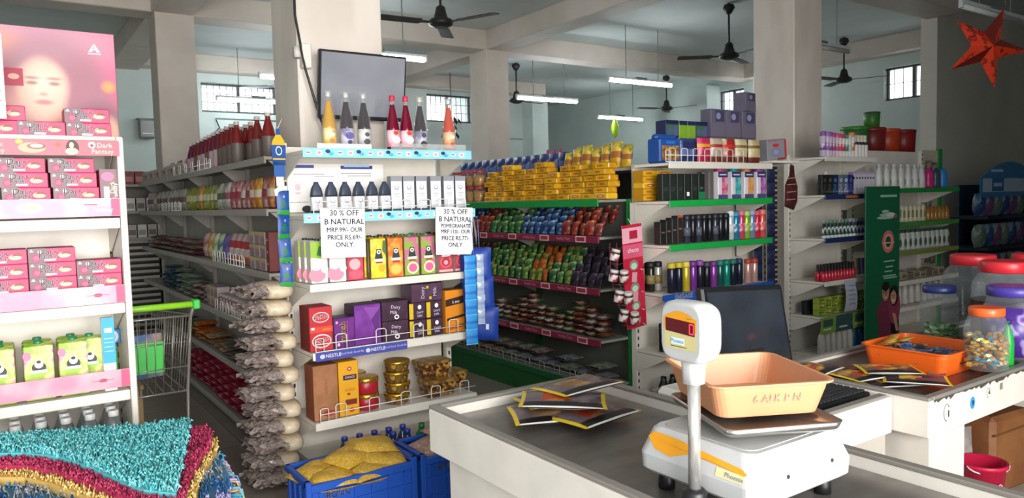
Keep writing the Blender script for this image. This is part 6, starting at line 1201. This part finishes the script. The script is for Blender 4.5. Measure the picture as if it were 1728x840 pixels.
TB = boxk('gift_carton', 'box', .19, .16, .155, '#8a8a90', [('p', [(.06, .9), (.94, .96), (.92, .98), (.06, .93)], M('#a82a34')), ('r', .3, .6, .62, .78, M('#c92a3a')), ('e', .45, .38, .24, .2, M('#6f78a0')), ('e', .45, .38, .17, .14, M('#9096b4')), ('r', .9, 1, .1, .95, M('#b8303c')), ('r', .5, .95, 0, .1, M('#8a3a3c'))])
put(TB, 4.78, 3.42, 1.758, 'grey carton with red lettering tilted at the end of the wire guarded shelf', None, -.15, 0, -.06)
# dark blue sachet strips beside it
SBK = bagk('shampoo_sachet', 'sachet', .085, .105, .016, MIX('#1c2240', '#2a3358', 12), [(0, .1, '#10131f'), (.45, .52, '#4a5a8a')], nx=6, nz=6, seed=6)
for j in range(2):
    for i in range(9): put(SBK, 4.79+.105*j, 3.60-.04*j, 1.60-.105*i, f'dark navy sachet in the {("inner","outer")[j]} strip beside the bright cans, {ORD[i]} from the top', 'navy sachet strips', -.15)
SBR = bagk('coffee_sachet', 'sachet', .065, .062, .014, MIX('#3a2420', '#4a302a', 12), [(.4, .6, '#c9c0b4')], nx=5, nz=5, seed=7)
for i in range(13): put(SBR, 5.02, 3.62, 1.66-.078*i, f'brown and white sachet in the strip on the cream post, {ORD[i]} from the top', 'brown sachet strip', -.1)
b = MB(); b.tube([(4.80, 3.63, 1.74), (4.80, 3.625, 1.70)], .002, WIRE); b.tube([(4.80, 3.64, 1.73), (4.80, 3.63, .74)], .0015, M('#20264a')); b.tube([(4.905, 3.60, 1.73), (4.905, 3.59, .74)], .0015, M('#20264a')); b.tube([(5.03, 3.65, 1.74), (5.03, 3.645, .70)], .0015, M('#3a2420')); one('hanging_string', b, 'thin cords carrying the dark sachet strips', 'string')
TG = MB(); TG.prism([(-.05, -.17), (.06, -.19), (.10, -.12), (.095, .0), (.05, .08), (.035, .16), (-.0, .17), (-.01, .08), (-.055, .0)], 0, .012, MIX('#3f1d1d', '#5a2a28', 14), 'y')
for z in (-.12, -.06, 0, .05): TG.quad([(-.045, -.001, z), (.075, -.001, z+.015), (.075, -.001, z+.022), (-.045, -.001, z+.008)], M('#b98a88'))
TG.tube([(.02, .006, .17), (-.02, .06, .19), (-.185, .09, .20)], .002, WIRE)
one('hanging_card', TG, 'dark brown bottle shaped tag hanging between the two cream end shelves', 'card', (5.20, 3.60, 1.57), (0, .08, 0))
# ------------------------------------------------------------------ goods on the cream toiletries shelf by the pillar
def tube_pack(name, hx, cap, w=.05, h=.15, dec=()):
    b = MB(); n = 12; rings = []
    for k in range(7):
        f = k/6; hw = w*(.36+.14*f); hd = .018*(1-f)+.001; rings.append([(hw*math.cos(2*math.pi*i/n), hd*math.sin(2*math.pi*i/n), .022+(h-.022)*f) for i in range(n)])
    loft(b, rings, asmat(hx)); 
    for d in dec: b.rect(-w*.3, w*.3, h*d[0], h*d[1], -.019*(1-d[0])-.001, asmat(d[2]))
    c = MB(); c.lathe([(w*.34, 0), (w*.36, .002), (w*.36, .022), (w*.34, .024)], asmat(cap), 12, sy=.85)
    return Kind(name, 'tube', b, [('flip_cap', c)])
wy = 3.70
for i in range(10):
    c, cp, nm = (('#c9b9d6', '#8a5aa0', 'lilac'), ('#d9cfe0', '#a87ac0', 'lilac'), ('#cdb6d0', '#9a4a9a', 'lilac'), ('#d0b4cc', '#b04a8a', 'mauve'), ('#e0c9d4', '#d85a8a', 'pink'), ('#e6d6dc', '#d84a6a', 'pink'), ('#e3dcdc', '#c93a5a', 'pink'), ('#dfe6dc', '#3a9a7a', 'green banded'), ('#dfe0e6', '#d0d3d8', 'white'), ('#e6dcd4', '#d88a4a', 'orange topped'))[i]
    put(can('talc_tin', M(c, .35), cp, .215-.003*i+(.03 if i == 9 else 0), .027, MIX(cp, '#eadfe4', 20, .5, .6)), 5.815+.0455*i*1.06, wy+.01, 1.816, f'{nm} talc tin on the highest toiletries shelf, {ORD[i]} from the pillar', 'talc tins on the highest toiletries shelf')
for i in range(4): put(can('roll_on_bottle', M('#d9d6d4', .35), '#1c1c20', .135, .022), 6.30+.052*i*.98, wy, 1.816, f'white bottle with a black cap among the talc tins, {ORD[i]} from the pillar', 'black capped bottles')
for i in range(5): put(can('talc_tin', M('#e3ddd6', .35), '#d9c9b4', .205, .024, ('#c9823a', '#e3ddd6', '#6a6aa0', '#c9a090', '#b08aa0')[i]), 6.345+.054*i, wy+.075, 1.816, f'white talc tin with a cream top at the banner end, {ORD[i]} from the pillar', 'white talc tins')
CP = [boxk('cosmetic_pack', 'box', .09, .04, .17, c, [('r', .1, .9, .1, .5, MIX(d, c, 14)), ('e', .5, .72, .25, .1, M(d))]) for c, d in (('#1f1f22', '#4a4a44'), ('#1d1f24', '#5a5548'), ('#1e2a52', '#4f7a9a'), ('#6f7488', '#aab4c9'), ('#5a6a94', '#c0c9dc'), ('#2a2f7a', '#5a64b0'))]
for i, x in enumerate((5.83, 5.905, 5.985, 6.07, 6.15, 6.225)): put(CP[i], x, wy, 1.491, f'dark blue cosmetic pack on the second toiletries shelf, {ORD[i]} from the pillar', 'cosmetic packs')
put(roundk('cream_bottle', 'bottle', [(.03, 0), (.03, .16), (.018, .18), (.018, .2)], [M('#d9d9d9')]*3, 10), 5.95, wy+.07, 1.491, 'white bottle peeking above the dark blue cosmetic packs')
LTN = boxk('lotion_carton', 'box', .046, .04, .195, '#d3cbd8', [('r', .0, 1, .9, 1, M('#b9a9c9')), ('e', .5, .72, .28, .05, M('#1f2148')), ('r', .2, .8, .2, .24, M('#8f8fb0'))], [('r', 0, 1, 0, 1, M('#8f86a8'))])
for i in range(8): put(LTN, 6.275+.045*i, wy, 1.491, f'white lotion carton with a navy dot, {ORD[i]} from the dark blue packs', 'lotion cartons')
TB_ = [tube_pack('face_wash_tube', MIX(a, b_, 14, .45, .55), c, .056, .155, [(.45, .6, '#e6e6e6')]) for a, b_, c in (('#2a3433', '#c9cfcc', '#d9dcda'), ('#23403a', '#9ab8aa', '#cfd6d2'), ('#2a4a6a', '#c9d6e0', '#d9dfe3'), ('#26286a', '#8f94c9', '#cfd2e6'))]
for i in range(13): put(TB_[(0, 1, 1, 1, 0, 1, 1, 0, 2, 0, 3, 3, 2)[i]], 5.815+.058*i, wy, 1.118, f'face wash tube standing on its cap on the third toiletries shelf, {ORD[i]} from the pillar', 'face wash tubes')
RB = roundk('nail_care_bottle', 'bottle', [(.02, 0), (.022, .004), (.022, .07), (.012, .085), (.012, .14), (.01, .142)], [M('#b01f33', .2), M('#c22a40', .2), M('#a01c30', .2), M('#1a1719'), M('#1a1719')], 10)
for j in range(2):
    for i in range(11): put(RB, 5.80+.046*i, wy+.05*j, .746, f'small red bottle with a black cap, {("front","back")[j]} row, {ORD[i]} from the pillar', 'small red bottles')
for i, c in enumerate(('#b98a4a', '#3f5a9a', '#8aa0c9', '#a03a7a', '#3a2f4a', '#a9c4c0', '#b9ccc9', '#9fb8c0')): put(tube_pack('cream_tube', c, '#e0dfdc', .042, .165), 6.32+.036*i, wy, .746, f'cream tube beyond the small red bottles, {ORD[i]} from them', 'cream tubes')
SO = boxk('soap_carton', 'box', .092, .06, .052, '#93a83a', [('r', .0, .4, .1, .9, M('#7f9a30')), ('r', .1, .8, .55, .7, M('#4a5a24')), ('r', .5, .9, .2, .4, M('#b9c46a'))], (), M('#6f8a2c')); SOY = boxk('soap_carton', 'box', .092, .06, .052, '#a3ad42', [('r', .1, .9, .3, .5, M('#5a6a2a')), ('e', .7, .65, .12, .2, M('#d9dc9a'))])
for j in range(3):
    for i in range(8): put((SO, SOY)[(i+j) % 2], 5.82+.097*i, wy+.02, .441+.0535*j, f'lime green soap carton above the green flaps, {("bottom","middle","top")[j]} layer, {ORD[i]} from the pillar', 'lime soap cartons')
b = MB()
for i in range(8): pass
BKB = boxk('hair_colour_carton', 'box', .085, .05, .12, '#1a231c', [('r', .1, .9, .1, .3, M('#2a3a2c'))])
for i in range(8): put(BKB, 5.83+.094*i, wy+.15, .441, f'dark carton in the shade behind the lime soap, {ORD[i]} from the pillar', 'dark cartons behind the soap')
SH = roundk('shampoo_bottle', 'bottle', [(.03, 0), (.034, .008), (.034, .13), (.026, .17), (.014, .185), (.014, .205)], [M('#c2beb6', .35)]*5, 12)
for i in range(6): put(SH, 5.83+.085*i, wy+.03, .101, f'white shampoo bottle on the base of the toiletries shelf, {ORD[i]} from the pillar', 'white shampoo bottles')
for i in range(4): put(roundk('cleaner_bottle', 'bottle', [(.035, 0), (.038, .01), (.038, .15), (.02, .19), (.02, .21)], [M('#1f6a9a', .3)]*4, 12), 6.33+.09*i*.9, wy+.03, .101, f'blue bottle on the base of the toiletries shelf, {ORD[i]} from the white ones', 'blue bottles on the base shelf')
sh = MB()
for i in range(6):
    y0, y1 = -.03*math.sin(i*.4), -.03*math.sin((i+1)*.4); sh.quad([(-.08-.015*i*.4, y0, -.045*i), (.08, y0, -.045*i), (.08, y1, -.045*(i+1)), (-.08-.015*(i+1)*.4, y1, -.045*(i+1))], M('#b5b8c9', .7))
for i in range(5): sh.rect(-.06, .05-.01*(i % 2), -.05-.04*i, -.042-.04*i, -.034, M('#7d8098'))
one('price_sign', sh, 'paper price sign hanging from the shelf of small red bottles', 'sign', (6.13, 3.655, .735))
# ------------------------------------------------------------------ green banner with a printed couple
t = tag(empty('standee_banner', (6.39, 3.50, 0)), 'green printed banner with a smiling couple standing beside the toiletries shelf', 'banner')
b = MB(); b.box(-.275, .285, 0, .012, .02, 1.55, M('#0f5a3c', .45), .003); obj('panel', b, t)
b = MB(); y = -.001
b.rect(-.04, .23, 1.455, 1.475, y, M('#9ac0a8'))
for z, x0, x1 in ((1.33, -.02, .10), (1.30, -.06, .23), (1.275, -.1, .19)): b.ell((x0+x1)/2, z, (x1-x0)/2, .014, y-.0004*z, M('#9db3a8'))
b.ell(.12, 1.30, .07, .02, y-.002, M('#c2ccc4')); b.ell(.21, 1.285, .02, .02, y-.0024, M('#a83a44'))
b.ell(.09, 1.06, .10, .10, y, M('#c96a6a')); b.ell(.09, 1.06, .07, .07, y-.0004, M('#d99a8a')); b.ell(.09, 1.06, .045, .05, y-.0008, M('#0f4a34')); b.rect(-.01, .19, 1.045, 1.0575, y-.0012, M('#d99a8a'))
for z, x0, x1 in ((.88, .02, .20), (.83, .05, .17), (.79, .03, .16), (.75, .0, .22), (.73, .02, .24)): b.rect(x0, x1, z, z+.013, y, M('#8fb5a0'))
obj('lettering', b, t, label='pale printed words and emblems')
b = MB(); SK, SK2, HR = M('#b47e66'), M('#c69078'), M('#191214')
def E(cx, cz, rx, rz, m, k): b.ell(cx, cz, rx, rz, -.001-.0004*k, m, 22)
E(.08, .42, .17, .14, M('#7a2f45'), 0); b.rect(-.06, .26, .18, .44, -.0012, M('#6d2a40')); E(.20, .47, .10, .16, M('#8a3a50'), 2); E(.21, .30, .07, .2, M('#161013'), 1)
E(.05, .61, .058, .075, SK, 4); E(.05, .665, .062, .042, HR, 5); E(.05, .615, .05, .012, M('#3a2a24'), 6); E(.03, .615, .016, .010, M('#a0786a'), 7); E(.075, .615, .016, .010, M('#a0786a'), 7); E(.05, .567, .022, .006, M('#d9c0b4'), 7); E(.05, .595, .008, .014, M('#7d4f3f'), 7)
E(.19, .57, .075, .095, HR, 4); E(.18, .56, .050, .068, SK2, 5); E(.162, .575, .010, .005, HR, 6); E(.198, .575, .010, .005, HR, 6); E(.18, .555, .007, .014, M('#85594a'), 6); E(.178, .527, .024, .009, M('#e0d0c8'), 6); b.tube([(.14, -.003, .60), (.18, -.003, .632), (.215, -.003, .60)], .006, HR)
b.quad([(.16, -.0035, .42), (.22, -.0035, .40), (.27, -.0035, .25), (.23, -.0035, .24)], SK2)
b.rect(-.06, .285, .05, .19, -.0012, M('#1c4f2a'))
obj('printed_couple', b, t, label='printed man and woman smiling, she in a maroon top')
b = MB(); b.box(-.2, .2, -.03, .10, 0, .02, DARKMETAL); obj('foot', b, t)
for c in t.children: pass
# ------------------------------------------------------------------ wall shelf beyond the banner
ry = 3.66
LO = roundk('lotion_bottle', 'bottle', [(.046, 0), (.05, .008), (.047, .09), (.044, .13), (.03, .175), (.026, .19), (.028, .192), (.032, .225), (.03, .228)], [M('#cfd0cd', .35)]*5+[M('#b9bdc0', .35)]*3, 16, (), .75, lambda b: (b.ell(.012, .06, .022, .03, -.0385, M('#7f9a5a')), b.ell(.02, .065, .012, .014, -.039, M('#b06a74'))))
for i in range(7): put(LO, 6.66+.128*i+.0, ry+.03, 1.531, f'white lotion bottle with a green leaf print, {ORD[i]} from the lotion cartons', 'white lotion bottles', .35)
for i, (x, c, nm) in enumerate(((7.58, '#c9287a', 'pink'), (7.72, '#3a4a5a', 'grey'), (7.86, '#2a7fc9', 'bright blue'))): put(roundk('body_wash_bottle', 'bottle', [(.05, 0), (.055, .01), (.055, .06), (.05, .075), (.052, .08), (.052, .14), (.04, .17), (.022, .18), (.022, .195)], [M(c, .3)]*8, 14, (), .7), x, ry+.03, 1.531, f'{nm} bottle after the white lotion bottles on the wall shelf', 'coloured bottles on the wall shelf')
TU = roundk('lotion_tube', 'tube', [(.03, 0), (.034, .01), (.032, .13), (.03, .155)], [M('#c9c2ad', .4)]*3, 12, (), .7, lambda b: b.rect(-.02, .02, .04, .11, -.0235, M('#8f9a5a')))
for i in range(8): put(TU, 6.92+.078*i, ry+.03, 1.211+.0, f'cream lotion tube on the second wall shelf, {ORD[i]} from the banner', 'cream lotion tubes', sc=1.1 if i < 2 else 1)
OI = roundk('oil_bottle', 'bottle', [(.03, 0), (.033, .01), (.033, .08), (.02, .11), (.014, .135)], [M('#9a6a2a', .2)]*4, 12)
for i in range(6): put(OI, 7.56+.075*i, ry+.03, 1.211, f'small amber oil bottle on the second wall shelf, {ORD[i]} from the cream tubes', 'amber oil bottles')
HB = roundk('hair_oil_bottle', 'bottle', [(.04, 0), (.044, .01), (.044, .13), (.03, .165), (.03, .19), (.026, .192)], [M('#b9bcb4', .35)]*3+[M('#2a5a4a')]*2, 12, (), .7, lambda b: b.ell(0, .07, .025, .04, -.0315, M('#4f6a5a')))
for i in range(12): put(HB, 6.90+.094*i, ry+.03, .941, f'white hair oil bottle with a dark green cap, {ORD[i]} from the banner', 'white hair oil bottles')
for i in range(9): put(boxk('soap_carton', 'box', .11, .08, .06+.02*(i % 2), ('#8f8672', '#a09780', '#7a6a5f')[i % 3], [('r', .1, .9, .2, .6, M('#6d5f52'))]), 6.95+.12*i, ry, .661, f'dull soap carton on the fourth wall shelf, {ORD[i]} from the banner', 'dull soap cartons')
for i in range(9): put(SH, 6.95+.12*i, ry+.06, .411, f'white bottle on the fifth wall shelf, {ORD[i]} from the banner', 'white bottles on the fifth wall shelf')
for i, (x, z, c) in enumerate(((8.12, 1.62, '#7a6a5c'), (8.24, 1.60, '#8a4a44'), (8.12, 1.25, '#5f6f78'), (8.22, 1.0, '#6d7058'), (8.22, .72, '#6f6258'), (8.12, .74, '#55606a'))):
    put(bagk('refill_pouch', 'pouch', .11, .2, .03, foil(c, '#a0988a', 14), nx=5, nz=6, seed=i), x, 3.95, z, f'dull refill pouch hanging on the side panel by the blue stand, {ORD[i]} from the top', 'refill pouches on the side panel')
# plastic buckets on top of the shelf behind
BK = lambda c, cap: Kind('storage_drum', 'bucket', (lambda b: (b.lathe([(.10, 0), (.125, .01), (.135, .24), (.13, .245)], M(c, .4), 20), b)[1])(MB()), [('lid', (lambda b: (b.lathe([(.138, .24), (.14, .245), (.14, .27), (.13, .275)], M(cap, .4), 20), b)[1])(MB()))])
b = MB(); b.box(7.0, 8.55, 4.12, 4.50, 1.86, 1.90, M('#6d6a5f')); b.box(7.0, 7.04, 4.12, 4.5, 0, 1.86, M('#6d6a5f')); b.box(8.51, 8.55, 4.12, 4.5, 0, 1.86, M('#6d6a5f')); one('storage_rack', b, 'dim storage rack behind the wall shelf carrying coloured drums', 'shelf')
for x, y, c, cap, nm in ((7.30, 4.30, '#2f6a35', '#3f8a2a', 'green lidded drum nearest the talc tins'), (7.62, 4.30, '#7a1f1f', '#8a2a24', 'dark red drum with a red lid'), (7.95, 4.32, '#b8401c', '#c94a22', 'orange red drum in the middle of the row'), (8.28, 4.32, '#8a1c1c', '#7a1a1a', 'deep red drum beside the grey wall')): put(BK(c, cap), x, y, 1.901, nm+' on the storage rack', 'plastic drums')
put(BK('#3a7a2f', '#3f4a30'), 7.62, 4.30, 2.177, 'small green drum stacked on the dark red one', 'plastic drums', sc=.6)
# baby care packs on the dark blue stand
NP = [bagk('diaper_pack', 'pack', .2, .26, .12, foil(a, b_, 8, c), nx=5, nz=6, seed=s) for s, (a, b_, c) in enumerate((('#1f3f6a', '#8fa0b4', '#2a6a94'), ('#5f6f64', '#9aa89a', '#3f5a52'), ('#6a3a6a', '#94a0a8', '#3f4a6a')))]
for r, z in enumerate((1.201, .851, .501, .151)):
    for i in range(6): put(NP[(i*2+r) % 3], 9.06+.2*i, 3.86, z, f'soft diaper pack on the dark blue stand, {("top","second","third","bottom")[r]} shelf, {ORD[i]} from the side panel', 'diaper packs')
